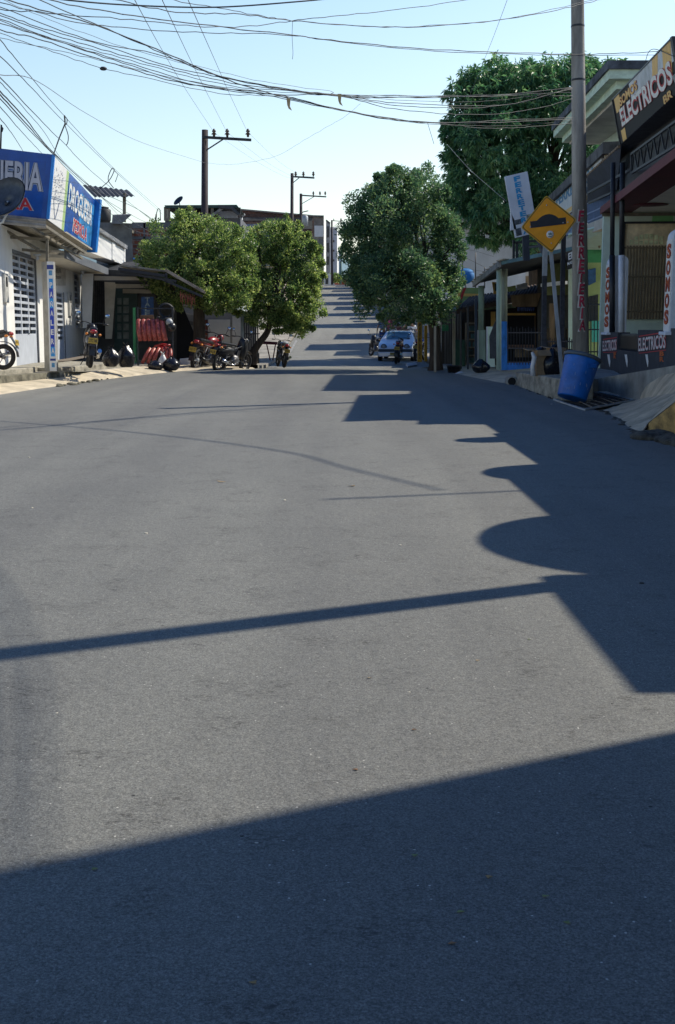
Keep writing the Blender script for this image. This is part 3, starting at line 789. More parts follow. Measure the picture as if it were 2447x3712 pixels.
# satellite dish at the left edge, seen from behind
DS = thing('satellite_dish', 'grey satellite dish seen edge-on from behind in front of the blue sign', 'satellite dish', W(28,740,29))
c_ = W(15,712,29.0); ax = Vector((-.60,.28,.75)).normalized()
ax = Vector((.62,-.35,-.62)).normalized()
MB().lathe([(.54,.0),(.50,.06),(.38,.12),(.2,.165),(.02,.18),(.02,.19),(.21,.18),(.39,.135),(.52,.065),(.56,.0)], 32, c_, -ax if False else Vector((.30,.80,-.52)), False).build('reflector', mat('dish_grey', (.07,.08,.10), .45, .35, 5), DS)
MB().tube([c_+Vector((.06,.06,-.1)), W(30,742,29.1), W(27,770,29.1), W(10,806,29.2), W(-8,812,29.2)], .028, 8).build('arm', m_galv, DS)
MB().blob(W(26,738,29.1), .07,.07,.06, 8, 6, .1, 3).build('bracket', m_dark, DS)

# ---- dark workshop with tiled lean-to roof
K = thing('workshop_building', 'shaded workshop front with dark doors under a sagging tiled lean-to roof', 'building', (-8.3, 44, .3))
Yk = 45.6
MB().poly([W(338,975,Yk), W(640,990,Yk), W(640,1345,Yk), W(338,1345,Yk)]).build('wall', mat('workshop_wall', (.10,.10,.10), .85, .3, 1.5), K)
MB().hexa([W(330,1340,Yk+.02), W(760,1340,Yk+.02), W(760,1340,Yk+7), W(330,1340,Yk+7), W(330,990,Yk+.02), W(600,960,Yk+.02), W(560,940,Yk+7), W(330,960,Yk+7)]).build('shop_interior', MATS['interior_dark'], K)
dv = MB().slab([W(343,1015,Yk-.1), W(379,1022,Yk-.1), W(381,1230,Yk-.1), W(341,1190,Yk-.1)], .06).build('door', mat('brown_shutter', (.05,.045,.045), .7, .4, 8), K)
hb = MB()
for k in range(5): hb.bar(W(348+k*7,1020,Yk-.14), W(347+k*7,1215,Yk-.14), .03)
hb.build('bar', m_dark, dv)
wd = MB().slab([W(420,1040,Yk-.08), W(498,1048,Yk-.08), W(498,1330,Yk-.08), W(412,1330,Yk-.08)], .08).build('door', mat('workshop_green_door', (.035,.075,.07), .55, .3, 3), K)
pn = MB()
for c_, (x0, x1) in enumerate(((425,440),(447,466))):
    for k in range(5): pn.slab([W(x0,1080+k*31,Yk-.1), W(x1,1080+k*31,Yk-.1), W(x1,1104+k*31,Yk-.1), W(x0,1104+k*31,Yk-.1)], .015)
pn.build('pane', mat('dull_pane', (.18,.22,.21), .3, .5, 2), wd)
b = MB(); b.hexa([W(382,1228,44.3), W(406,1228,44.3), W(406,1228,44.8), W(382,1228,44.8), W(379,1022,44.3), W(421,1024,44.3), W(421,1024,44.8), W(379,1022,44.8)])
b.build('column', mat('cream_plaster', (.58,.53,.44), .85, .12, 3), K)
bm = MB()
for x0, y0, x1, y1, yy in ((342,1000,530,1004,43.2),(420,1029,565,1031,44.2),(445,1047,620,1052,45)):
    bm.hexa([W(x0,y0+16,yy), W(x1,y1+12,yy), W(x1,y1+12,yy+.9), W(x0,y0+16,yy+.9), W(x0,y0,yy), W(x1,y1,yy), W(x1,y1,yy+.9), W(x0,y0,yy+.9)])
bm.build('ceiling_beam', mat('cream_beam', (.50,.45,.37), .85, .12, 3), K)
bd_ = MB()
for x0, y0, x1, y1, yy in ((340,996,530,1000,43.15),(418,1026,565,1028,44.15)):
    bd_.bar(W(x0,y0,yy-.03), W(x1,y1,yy-.03), .05)
bd_.build('beam_edge', m_dark, K)
rf = MB(); Yr0, Yr1 = 41.0, 47.5
E0, E1, E2 = W(432,964,Yr0), W(603,986,Yr0), W(742,1064,Yr0)
E0b, E1b, E2b = (Vector((p.x-.55, Yr1, p.z)) for p in (E0, E1, E2))
rf.slab([E0b, E1b, E1, E0], .06); rf.slab([E1b, E2b, E2, E1], .06)
rf.build('roof', m_rustz, K)
tl = MB()
for k in range(22):
    a, c = lerp(E1, E2, k/22), lerp(E1b, E2b, k/22)
    tl.tube([a+Vector((0,-.05,.05)), c+Vector((0,0,.05))], .055, 6)
tl.build('roof_tiles', mat('old_tile', (.45,.37,.29), .9, .5, 3, .3), K)
bg = MB(); bg.bar(W(436,985,Yr0), W(640,1020,Yr0), .09); bg.bar(W(560,1000,Yr0), W(735,1075,Yr0), .08); bg.bar(W(430,975,Yr0-.05), W(600,1000,Yr0-.05), .16,.10)
bg.bar(W(603,990,Yr0), W(603,1020,Yr0), .08)
bg.build('rafter', m_dark, K)
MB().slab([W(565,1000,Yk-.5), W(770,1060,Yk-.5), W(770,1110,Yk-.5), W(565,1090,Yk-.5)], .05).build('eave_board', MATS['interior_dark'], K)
# green post
tag(MB().bar(W(487,1115,41.5), W(489,1330,41.5), .09).bar(W(499,1210,41.4), W(500,1330,41.4), .05).build('green_post', m_green), 'slim bright green steel post beside the rack of red saddles', 'post')
# vertical blue TALLER sign
TS = thing('workshop_sign', 'dark blue vertical board with pale stacked letters above the rack', 'sign', W(535,1110,43))
tq = [W(512,1076,43), W(557,1076,43), W(557,1146,43), W(512,1146,43)]
MB().slab(tq, .04).build('board', mat('taller_blue', (.015,.07,.22), .6, .3, 6), TS)
vtext('TALE', *subq(tuple(tq), .3, .7, .02, 1.0), mat('taller_ink', (.30,.38,.42), .7, .1, 6), TS, off=.01)
# hanging red and white things under the eave
for k in range(9):
    px = 655+k*6.2; p = W(px, 1052+k*2.2, 41.2)
    hs = MB().tube([p, p-Vector((.01,0,.12)), p-Vector((.02*math.sin(k*3),0,.40+.12*math.sin(k*2.3)))], [.010,.022,.008], 6).build('hanging_strap', mat('strap_red', (.42,.13,.10), .6, .5, 12))
    tag(hs, 'red and white strap hanging from the lean-to roof edge', 'strap', 'straps hanging under the eave')

# rack with red saddles
RK = thing('display_rack', 'black two-tier steel rack standing on the pavement outside the workshop', 'rack', W(565,1335,39.5))
Yr = 39.3
rk = MB()
for px in (499, 625):
    rk.bar(W(px,1112,Yr), W(px+2,1335,Yr), .045); rk.bar(W(px,1112,Yr+.8), W(px+2,1332,Yr+.8), .04)
for py in (1118, 1160, 1227):
    rk.bar(W(499,py,Yr), W(627,py,Yr), .04); rk.bar(W(499,py,Yr+.8), W(627,py,Yr+.8), .035)
    rk.bar(W(499,py,Yr), W(499,py,Yr+.8), .035); rk.bar(W(627,py,Yr), W(627,py,Yr+.8), .035)
rk.build('frame', m_dark, RK)
m_sad = mat('saddle_red', (.46,.10,.085), .4, .5, 14, .3, fine=60)
for k in range(6):
    a, c = W(502+k*17, 1166, Yr-.05), W(510+k*18, 1236, Yr-.16)
    o = MB().tube([a+Vector((0,.3,.02)), a+Vector((0,.05,.03)), lerp(a,c,.5)+Vector((0,-.06,0)), c], [.05,.085,.09,.075], 10).build('red_saddle', m_sad)
    tag(o, 'red ribbed saddle lying in the upper row of the black rack', 'saddle', 'red saddles on the upper shelf of the rack')
for k, (x0, x1) in enumerate(((545,515),(560,535),(578,552),(592,585),(606,603),(618,620))):
    a, c = W(x0, 1262, Yr), W(x1, 1318, Yr-.15)
    o = MB().tube([a, lerp(a,c,.5)+Vector((0,-.05,0)), c], [.06,.07,.05], 10).build('red_saddle', m_sad)
    tag(o, 'red ribbed saddle leaning in the lower part of the black rack', 'saddle', 'red saddles leaning below the shelf')
o = MB().torus(W(602,1128,Yr+.1), (.2,-1,.1), .22, .055).build('spare_tyre', m_black); tag(o, 'black tyre standing upright on top of the rack', 'tyre')
o = MB().torus(W(598,1155,Yr+.2), (.05,-.1,1), .23, .06).build('spare_tyre', m_black); tag(o, 'black tyre lying flat beneath the upright tyre on the rack', 'tyre')
o = MB().hexa([W(505,1163,Yr+.1), W(560,1163,Yr+.1), W(560,1163,Yr+.5), W(505,1163,Yr+.5), W(507,1143,Yr+.1), W(556,1141,Yr+.1), W(556,1141,Yr+.5), W(507,1143,Yr+.5)]).build('brown_box', m_wood, bevel=.01); tag(o, 'low dark brown box on top of the rack left of the tyres', 'box')

for px, py, nm_, lab, mm, r_ in ((622,1185,'helmet','dark motorcycle helmet wedged at the right end of the saddle row',m_blackp,.15),(614,1168,'helmet','pale scuffed helmet under the flat tyre on the rack',m_galv,.12)):
    o = MB().blob(W(px,py,Yr-.1), r_, r_*1.1, r_, 14, 10, .03, px).build(nm_, mm); tag(o, lab, 'helmet')
o = MB().tube([W(560,1255,Yr+.3), W(590,1248,Yr+.3), W(618,1252,Yr+.3)], .035, 8).blob(W(588,1262,Yr+.4), .16,.2,.11, 12, 8, .05, 5).build('fuel_tank', m_red); tag(o, 'red motorcycle tank with bar lying behind the lower saddles', 'motorcycle part')
o = MB().hexa([W(650,1335,41.5), W(700,1338,41.5), W(700,1338,42.3), W(650,1335,42.3), W(652,1300,41.5), W(698,1296,41.5), W(698,1296,42.3), W(652,1300,42.3)]).build('white_crate', m_bagw, bevel=.02); tag(o, 'low white crate with clutter left of the left tree trunk', 'crate')
# bin bags
def bag(px, py, Y, w, h, m, label, seed, d=.8, group=None, knot=True, zz=None):
    p = W(px, py, Y); t = thing('garbage_bag', label, 'garbage bag', p, 0, group)
    rx = w*Y/F/2; hz = h*Y/F
    b = MB(); b.blob((p.x, p.y+rx*.3, p.z+hz*.44), rx, rx*d, hz*.5, 26, 16, .055, seed, flat=p.z+.002)
    # pull the top in towards the knot
    for i, v in enumerate(b.v):
        t_ = (v.z-p.z)/hz
        if t_ > .5:
            k = 1-(t_-.5)*1.0; v.x = p.x+(v.x-p.x)*k; v.y = p.y+rx*.3+(v.y-p.y-rx*.3)*k
    b.build('bag_body', m, t)
    if knot:
        b = MB(); q = Vector((p.x, p.y+rx*.3, p.z+hz*.86)); rs = random.Random(seed)
        b.lathe([(.05,0),(.025,.05),(.035,.07)], 8, q)
        for k in range(4):
            a = k*1.57+rs.uniform(0,1); d_ = Vector((math.cos(a), math.sin(a)*.6, .5+rs.random()))*.09*(hz/.6)
            s_ = Vector((-math.sin(a), math.cos(a), 0))*.035
            b.poly([q+Vector((0,0,.03)), q+d_*.7-s_, q+d_*1.25, q+d_*.7+s_])
        b.build('knot', m, t)
    return t
bag(402,1330,34.0,64,72,m_bag,'black bin bag beside the black scooter',1)
bag(457,1332,34.5,66,86,m_bag,'tall tied black bin bag next to the green post',2,knot=True)
bag(562,1341,38.0,58,36,m_bag,'slumped small black bin bag below the rack of saddles',3,knot=False)
bag(620,1344,38.2,66,52,m_bag,'round black bin bag at the right foot of the rack',4)
bag(590,1338,39.0,32,58,m_bagw,'white plastic bag between the black bags under the rack',5)

# pale shop behind the tree trunk and the white garage front
PB = thing('cream_building', 'cream shaded shopfront with a small sign, behind the left tree trunk', 'building', W(690,1330,50))
Yc = 50
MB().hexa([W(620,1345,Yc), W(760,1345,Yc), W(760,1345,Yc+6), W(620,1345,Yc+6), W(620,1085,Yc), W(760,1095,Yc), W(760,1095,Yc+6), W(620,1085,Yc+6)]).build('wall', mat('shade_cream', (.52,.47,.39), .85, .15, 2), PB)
MB().slab([W(646,1190,Yc-.03), W(664,1190,Yc-.03), W(664,1340,Yc-.03), W(646,1340,Yc-.03)], .04).slab([W(675,1190,Yc-.03), W(690,1190,Yc-.03), W(690,1340,Yc-.03), W(675,1340,Yc-.03)], .04).build('door', m_dark, PB)
MB().slab([W(672,1135,Yc-.6), W(710,1145,Yc-.6), W(708,1192,Yc-.6), W(672,1185,Yc-.6)], .1).build('sign_board', mat('board_cream', (.42,.38,.30), .8, .1, 4), PB)
MB().slab([W(677,1160,Yc-.62), W(700,1166,Yc-.62), W(700,1180,Yc-.62), W(677,1173,Yc-.62)], .01).build('sign_text_panel', m_frame, PB)
GB = thing('garage_building', 'low building with pale garage doors and red brick pier behind the motorcycles', 'building', W(810,1335,49))
Yg = 49
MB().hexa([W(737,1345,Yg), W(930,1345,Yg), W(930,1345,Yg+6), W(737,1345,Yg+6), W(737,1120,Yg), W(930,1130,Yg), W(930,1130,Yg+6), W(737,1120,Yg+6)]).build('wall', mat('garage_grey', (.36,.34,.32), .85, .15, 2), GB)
MB().slab([W(755,1158,Yg-.04), W(834,1158,Yg-.04), W(834,1345,Yg-.04), W(755,1345,Yg-.04)], .03).slab([W(842,1146,Yg-.04), W(872,1146,Yg-.04), W(872,1345,Yg-.04), W(842,1345,Yg-.04)], .03).build('garage_door', mat('garage_cream', (.78,.73,.66), .8, .1, 1.5), GB)
MB().slab([W(738,1158,Yg-.06), W(752,1158,Yg-.06), W(752,1345,Yg-.06), W(738,1345,Yg-.06)], .08).build('brick_pier', m_brick, GB)
bb = MB()
for k in range(7): bb.bar(W(886+k*8,1150,Yg-.8), W(887+k*8,1340,Yg-.8), .05)
bb.slab([W(883,1280,Yg-.75), W(940,1280,Yg-.75), W(940,1345,Yg-.75), W(883,1345,Yg-.75)], .03)
bb.bar(W(883,1150,Yg-.8), W(942,1150,Yg-.8), .06).bar(W(883,1210,Yg-.8), W(942,1210,Yg-.8), .04)
bb.build('gate', m_dark, GB)
tag(MB().tube([W(879,1342,44.5), W(879,1140,44.5)], .06, 12).build('grey_post', m_galv), 'slim light grey post behind the black motorcycle with mirrors', 'post')
tag(MB().bar(W(965,1240,52), W(985,1330,52), .05).bar(W(1000,1240,52), W(985,1330,52), .05).slab([W(925,1235,52.5), W(1005,1240,52.5), W(1005,1250,52.5), W(925,1246,52.5)], .4).build('market_stall', mat('stall_red', (.20,.02,.03), .7, .3, 5)), 'small dark red counter behind the curved tree trunk', 'stall')

# tin shelter and tank on the roof behind the sign
RT = thing('roof_shelter', 'corrugated tin shade roof on a single post above the rooftops', 'roof', W(400,790,54))
Yt = 54
b = MB(); n = 18
for k in range(n):
    a0, a1 = k/n, (k+1)/n; z = .06*(k % 2); z2 = .06*((k+1) % 2)
    p = lambda u, v: lerp(W(300,672,Yt+3), W(468,692,Yt+3), u)*(1-v) + lerp(W(345,717,Yt), W(492,715,Yt), u)*v
    b.poly([p(a0,0)+Vector((0,0,z)), p(a1,0)+Vector((0,0,z2)), p(a1,1)+Vector((0,0,z2)), p(a0,1)+Vector((0,0,z))])
b.build('tin_sheet', m_dtin, RT)
MB().bar(W(451,700,Yt+.5), W(451,805,Yt+.5), .13).build('post', m_frame, RT)
MB().hexa([W(350,960,Yt), W(483,960,Yt), W(483,960,Yt+6), W(350,960,Yt+6), W(350,803,Yt), W(478,810,Yt), W(478,810,Yt+6), W(350,803,Yt+6)]).build('wall', mat('raw_cement', (.20,.20,.20), .9, .3, 1.5), RT)
pt = W(377,805,52); tk = thing('water_tank', 'round black water tank on the flat roof beside the blue sign', 'water tank', pt)
MB().lathe([(.26,0),(.30,.08),(.31,.5),(.27,.53),(.10,.60)], 20, pt).build('tank_body', mat('tank_black', (.03,.032,.036), .6, .2, 5), tk)
MB().lathe([(.22,.57),(.22,.62),(.05,.65)], 16, pt).build('lid', m_dark, tk)
tag(MB().hexa([W(405,810,53), W(440,812,53), W(440,812,55), W(405,810,55), W(408,780,53), W(478,778,53), W(470,775,55), W(408,778,55)]).build('roof_hut', m_zinc), 'low grey roof hut next to the black water tank', 'hut')

# brick houses on the hill, left
def far_house(label, x0, x1, yt0, yt1, Y, dep, m, wins=(), coping=None, cat='building', nm='brick_house', bot=1050, slant=0):
    Ya, Yb = Y if isinstance(Y, tuple) else (Y, Y)
    # the wall runs straight from (x0, Ya) to (x1, Yb); YY gives the distance of a point of it seen at px
    A, B = W(x0, 1190, Ya), W(x1, 1190, Yb)
    def YY(px):
        k = (px-1223.5)/(F*CT + ST*(1856-1190)); den = (B.x-A.x) - k*(B.y-A.y)
        t = (k*A.y - A.x)/den if abs(den) > 1e-9 else .5
        return A.y + (B.y-A.y)*t
    t = thing(nm, label, cat, W((x0+x1)/2, bot, YY((x0+x1)/2)))
    d = Vector((slant, dep, 0)); d2 = Vector((-dep if Ya != Yb else 0, dep, 0))
    MB().hexa([W(x0,bot,Ya), W(x1,bot,Yb), W(x1,bot,Yb)+d, W(x0,bot,Ya)+d2, W(x0,yt0,Ya), W(x1,yt1,Yb), W(x1,yt1,Yb)+d, W(x0,yt0,Ya)+d2]).build('wall', m, t)
    if coping:
        MB().bar(W(x0,yt0-2,Ya-.1), W(x1,yt1-2,Yb-.1), .4, .22 if Ya != Yb else .28).build('coping', coping, t)
    for (a, c, d_, e, mm, nn) in wins:
        o = -.06 if nn != 'window' else -.09
        w = MB().slab([W(a,d_,YY(a)+o), W(c,d_,YY(c)+o), W(c,e,YY(c)+o), W(a,e,YY(a)+o)], .1).build(nn, mm, t)
    return t
m_shut = mat('window_dark', (.035,.04,.05), .3, .4, 1)
m_cem = mat('cement_band', (.13,.135,.14), .9, .25, 1)
H1 = far_house('low red brick house with grey cement bands behind the left trees', 478, 720, 808, 826, 72, 9, m_brick, [(478,720,806,828,m_cem,'cement_band'),(478,720,858,868,m_cem,'cement_band'),(520,526,808,980,m_cem,'concrete_column')], None)
MB().slab([W(425,842,71), W(476,845,71), W(476,960,71), W(425,960,71)], .2).build('cement_wall', m_cem, H1)
MB().slab([W(420,828,70.8), W(476,832,70.8), W(476,842,70.8), W(420,838,70.8)], 1.2).build('ledge', m_frame, H1)
MB().slab([W(452,930,70), W(512,938,70), W(512,942,70), W(452,934,70)], 1).build('blue_awning', m_blue2, H1)
H2 = far_house('upper house with an open roof terrace and dark green tin roof', 598, 872, 792, 790, 95, 12, mat('terrace_grey', (.12,.125,.145), .85, .3, 1), [(598,872,810,818,m_cem,'cement_band'),(790,860,765,790,mat('pale_blue_wall', (.40,.44,.52), .8, .2, 1),'upper_wall'),(752,775,830,890,m_shut,'window'),(636,720,770,792,mat('green_tin', (.03,.09,.07), .7, .3, 2),'lean_to')])
MB().slab([W(596,744,94), W(858,742,94), W(866,752,94), W(600,754,94)], 6).build('roof', mat('green_roof', (.035,.075,.065), .7, .3, 2), H2)
MB().slab([W(640,754,96), W(872,752,96), W(872,776,96), W(640,766,96)], .2).build('roof_shade', m_dtin, H2)
pp = MB()
for px in (600, 612, 703, 770): pp.bar(W(px,750,94.3), W(px,800,94.3), .22)
pp.build('post', m_frame, H2)
MB().slab([W(792,742,93), W(845,748,93), W(870,775,93), W(862,780,93), W(838,758,93), W(792,752,93)], 2).build('roof_flap', m_dtin, H2)
MB().slab([W(725,775,94.5), W(790,768,94.5), W(790,792,94.5), W(725,792,94.5)], .2).build('brick_wall', m_brickd, H2)
MB().bar(W(745,800,94), W(815,748,94), .2).build('brace', m_zinc, H2)
p = W(650,731,94); DD = thing('satellite_dish', 'tiny dark satellite dish on the green terrace roof', 'satellite dish', p)
MB().lathe([(.02,0),(.45,.12),(.44,.14),(.02,.03)], 16, p, (-.5,-.5,.6), False).build('reflector', m_dark, DD); MB().bar(p, W(652,745,94), .06).build('mast', m_dark, DD)
H3 = far_house('long raw brick house whose roofline slopes down towards the road crest', 850, 1138, 760, 785, (180,190), 10, brick_mat('far_brick_shaded', (.10,.038,.026), (.065,.028,.022), (.07,.065,.06)),  # brick and cement darkened to stand for a front in shade
    [(855,1136,788,800,mat('far_cement_shaded', (.07,.07,.075), .9, .3, 1),'cement_band'),(940,990,870,910,m_shut,'window'),(1020,1050,872,905,m_shut,'window'),(870,930,762,775,mat('rust_sheet', (.10,.04,.03), .8, .4, 1),'roof_patch'),(1085,1110,905,940,mat('far_orange', (.30,.12,.05), .8, .2, 1),'orange_door'),(850,1010,812,870,mat('dark_blue_wall', (.04,.07,.14), .8, .3, 1),'blue_wall'),(1078,1132,800,830,m_shut,'window'),(1070,1135,846,900,mat('shadow_brick', (.10,.075,.07), .9, .4, 1),'shaded_wall'),(1124,1155,858,888,m_shut,'window')], m_dtin, slant=-1)
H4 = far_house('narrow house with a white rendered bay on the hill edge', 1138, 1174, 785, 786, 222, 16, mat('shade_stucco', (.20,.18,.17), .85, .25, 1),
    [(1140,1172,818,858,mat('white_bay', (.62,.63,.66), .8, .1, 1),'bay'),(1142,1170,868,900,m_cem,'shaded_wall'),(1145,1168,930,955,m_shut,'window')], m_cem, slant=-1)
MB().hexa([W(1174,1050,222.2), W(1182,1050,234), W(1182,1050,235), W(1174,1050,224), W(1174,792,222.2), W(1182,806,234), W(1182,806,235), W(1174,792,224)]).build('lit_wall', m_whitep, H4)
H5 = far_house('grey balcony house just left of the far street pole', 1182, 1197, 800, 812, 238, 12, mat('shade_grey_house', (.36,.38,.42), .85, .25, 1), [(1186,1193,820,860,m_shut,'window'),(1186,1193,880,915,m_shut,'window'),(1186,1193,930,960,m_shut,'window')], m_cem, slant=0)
H6 = far_house('tall pale house farthest up the street beyond the crest pole', 1197, 1222, 828, 828, 246, 16, mat('white_house_shade', (.42,.46,.55), .85, .15, 1), [(1200,1212,870,878,m_shut,'window'),(1200,1212,905,912,m_shut,'window'),(1200,1212,940,948,m_shut,'window')], m_whitep, slant=0)  # white house front tinted blue for shade, its side kept white as lit
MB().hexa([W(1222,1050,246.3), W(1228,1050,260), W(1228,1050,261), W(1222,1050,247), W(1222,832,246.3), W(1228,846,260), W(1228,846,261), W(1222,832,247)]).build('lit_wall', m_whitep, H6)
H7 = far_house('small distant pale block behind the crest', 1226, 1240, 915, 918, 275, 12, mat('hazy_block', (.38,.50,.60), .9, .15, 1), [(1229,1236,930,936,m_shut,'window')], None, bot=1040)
tag(MB().blob(W(1252,1028,221), 1.9, 2, 1.1, 14, 8, .08, 6).build('red_awning', mat('awning_red', (.45,.10,.06), .7, .2, 1)), 'small red orange awning just over the crest of the road', 'awning')
for i, (x0, x1, yt, yb, Y, mm, lab) in enumerate(((1070,1092,872,1000,150,MATS['far_brick_shaded'],'narrow raw brick house beside the long sloping brick house'),(1092,1120,880,1010,158,MATS['far_cement_shaded'],'dark cement house with a dim window low on the hill edge'),(1118,1140,905,1020,166,mat('far_cream', (.34,.29,.24), .9, .25, 1),'small cream house among the hill edge houses'))):
    far_house(lab, x0, x1, yt, yt+3, Y, 6, mm, [(x0+6,x0+14,yt+14,yt+32,m_shut,'window'),(x0+4,x1-4,yt+50,yt+56,m_dtin,'ledge')], m_dtin, bot=yb+30)
# clutter in front of the far houses
far_house('small white kiosk wall beside the road near the crest', 1174, 1200, 985, 995, 216, 4, m_whitep, [(1180,1190,1000,1030,m_shut,'door')], None, bot=1040, nm='white_kiosk')

# left hillside fronts hidden behind the trees (seen in gaps and from the side)
for i, (y0, y1, h, col) in enumerate([(66,78,4.2,(.5,.46,.38)),(80,92,5.0,(.45,.5,.5)),(118,134,5.5,(.5,.42,.36)),(136,156,5,(.55,.55,.5)),(158,185,4.5,(.42,.45,.5))]):
    t = thing('roadside_house', ['cream rendered house by the hill road, nearest on the left','grey-blue rendered house second up the hill on the left','tan rendered house midway up the hill on the left','off-white long house fourth up the hill on the left','slate-blue house near the crest on the left'][i], 'building', (-6.6, y0, prof(y0)))
    MB().box(-13,-6.8 if y0 < 100 else -5.2,y0,y1,prof(y0)-1,prof(y0)+h-1.4).build('wall', mat('hillwall%d' % i, col, .85, .2, 1), t)
    MB().box(-13.2,-6.5 if y0 < 100 else -5.0,y0-.2,y1+.2,prof(y0)+h-1.4,prof(y0)+h-1.15).build('roof', m_zinc, t)
# ================================================================ RIGHT SIDE
E = thing('electric_shop', 'shop terrace with black low wall, white piers and dark porch at the right edge', 'building', (6.5, 28, .4), -math.atan(.092))
EM = E.matrix_basis
m_blackw = mat('black_wall_paint', (.035,.04,.055), .75, .3, 4, .15)
m_pier = mat('pier_paint', (.68,.73,.84), .8, .12, 3, .3)
def span(root, x0, x1, a):               # b-range on the plane x=a seen between two photo columns
    p, q = lb(root, x0, 1200, a), lb(root, x1, 1200, a); return max(p.y,q.y), min(p.y,q.y)
def zat(root, px, py, a): return lb(root, px, py, a).z
m_somos = mat('somos_orange', (.55,.12,.02), .7, .25, 10); m_somosr = mat('somos_red', (.35,.02,.02), .7, .1, 5)
# low wall in stepped pieces
segs = [(2180,2240,1204,1350),(2240,2313,1272,1345),(2313,2418,1196,1338),(2418,2600,1190,1330)]
lw = LM(E)
for x0, x1, yt, yb in segs:
    b1, b0 = span(E, x0, x1, 0); zt = zat(E, (x0+x1)/2, yt, 0)
    lw.box(0, .28, b0, b1, -.5, zt)
lw.build('low_wall', m_blackw, E)
b1, b0 = span(E, 2240, 2313, .3)
def electricos(x0, x1, yt0, yt1, yb0, yb1):
    q = facequad(E, x0, x1, yt0, yb0, -.004, yt1, yb1)
    text_quad('ELECTRICOS', *[p+Vector((-.002,0,0)) for p in q], m_lred, E, 'letter_outline', bold=.05, off=.004, grow=.015)
    text_quad('ELECTRICOS', *q, mat('letter_white', (.66,.66,.68), .6, .1, 8), E, 'lettering', bold=.02, off=.010)
    h = (q[0]-q[3]); 
    for s_, t_ in ((1.10,1.18),(-.16,-.10)):
        o = MB(); o.slab([q[3]+h*t_, q[2]+(q[1]-q[2])*t_, q[2]+(q[1]-q[2])*s_, q[3]+h*s_], .003); o.build('red_stripe', m_lred, E)
electricos(2186,2236,1236,1229,1273,1270)
electricos(2316,2414,1226,1211,1274,1262)
for x0, x1, y0, y1 in ((2225,2234,1275,1300),(2392,2408,1272,1312)):
    q = facequad(E, x0, x1, y0, y1, -.004); vtext('BR', *q, m_somos, E, bold=.05)
for x in (2205, 2268, 2343):
    q = [PL(E,x-4,1285,-.006), PL(E,x+4,1285,-.006), PL(E,x+7,1310,-.006), PL(E,x+5,1331,-.006), PL(E,x,1310,-.006)]
    MB().slab(q, .004).build('white_mark', m_whitep, E)
LM(E).box(.05,.3,*span(E,2238,2316,.05)[::-1],zat(E,2275,1270,0)-.02,zat(E,2275,1210,0)).build('opening_dark', m_blackp, E, bevel=.05)  # black box standing in for the dark opening between the wall pieces
def pier(x0, x1, yt, yb, wd, label):
    b1, b0 = span(E, x0, x1, -.02); zt, zb = zat(E, x0, yt, -.02), zat(E, x0, yb, -.02)
    p = thing('pier', label, 'pillar', EM @ Vector((0,b0,zb))); m_ = MB(); m_.m = EM
    n = 8; pts = [(-.02,zb),(-.02,zt-.16)] + [(-.02+.17-.17*math.cos(math.pi/2*k/4), zt-.16+.16*math.sin(math.pi/2*k/4)) for k in range(1,5)] + [(-.02+wd-.17+.17*math.sin(math.pi/2*k/4), zt-.16+.16*math.cos(math.pi/2*k/4)) for k in range(0,5)] + [(-.02+wd,zb)]
    m_.slab([(a,b0,z) for a,z in pts], Vector((0,0,0))+EM.to_3x3().inverted()@Vector((0,-(b1-b0),0)) if False else Vector((0,-(b1-b0),0)))
    m_.build('shaft', m_pier, p, bevel=.01)
    f = MB(); f.m = EM; f.box(-.032,-.02,b0+.01,b1-.01,zb+.02,zt-.2); f.build('lettered_face', m_whitep, p)
    q = [EM@Vector((-.032,b1-.07,zt-.25)), EM@Vector((-.032,b0+.07,zt-.25)), EM@Vector((-.032,b0+.07,zb+.12)), EM@Vector((-.032,b1-.07,zb+.12))]
    vtext('SOMOS', *q, m_somosr, p, 'letter_outline', bold=.06, off=.006, gap=.10)
    vtext('SOMOS', *q, m_somos, p, 'lettering', bold=.0, off=.012, gap=.2, wrel=.8)
    MB_ = MB(); MB_.m = EM; MB_.box(-.1, wd+.06, b0-.06, b1+.06, zb-.05, zb+.01); MB_.build('plinth', m_pier, p, bevel=.01)
    return p
pier(2191,2209,936,1206,.40,'smaller white pier lettered SOMOS, left one on the black wall')
pier(2406,2427,839,1204,.50,'larger white pier lettered SOMOS at the right picture edge')
# porch floor, gate wall facing the viewer
bw = 3.4
gz = lambda px, py: (EM.inverted() @ W(px, py, 31.3)).z
def PB_(root, px, py, b_):
    M = root.matrix_basis; Mi = M.inverted(); o = Mi @ Vector((0,0,CZ)); d = Mi.to_3x3() @ ray(px, py)
    return o + d*((b_-o.y)/d.y)
ck = PB_(E, 2265, 812, bw); cb_ = PB_(E, 2425, 1157, bw); ct = PB_(E, 2420, 775, bw)
w_ = LM(E); w_.box(.05, 6, bw, bw+.2, -.4, ct.z+.05)
w_.build('wall', m_mint, E)
g_ = LM(E); g_.box(ck.x, cb_.x+.05, bw-.06, bw-.03, cb_.z, ck.z); go = g_.build('gate', m_door, E)
bars = LM(E); 
for k in range(15):
    x = ck.x+.08+(cb_.x-ck.x-.1)*k/14; bars.box(x-.018, x+.018, bw-.10, bw-.06, cb_.z, ck.z-.55+.0)
for z in (.08, .45, .75): bars.box(ck.x, cb_.x, bw-.11, bw-.08, cb_.z+(ck.z-cb_.z)*z-.02, cb_.z+(ck.z-cb_.z)*z+.02)
bars.build('bar', mat('gate_bar', (.17,.13,.085), .6, .2, 6), go)
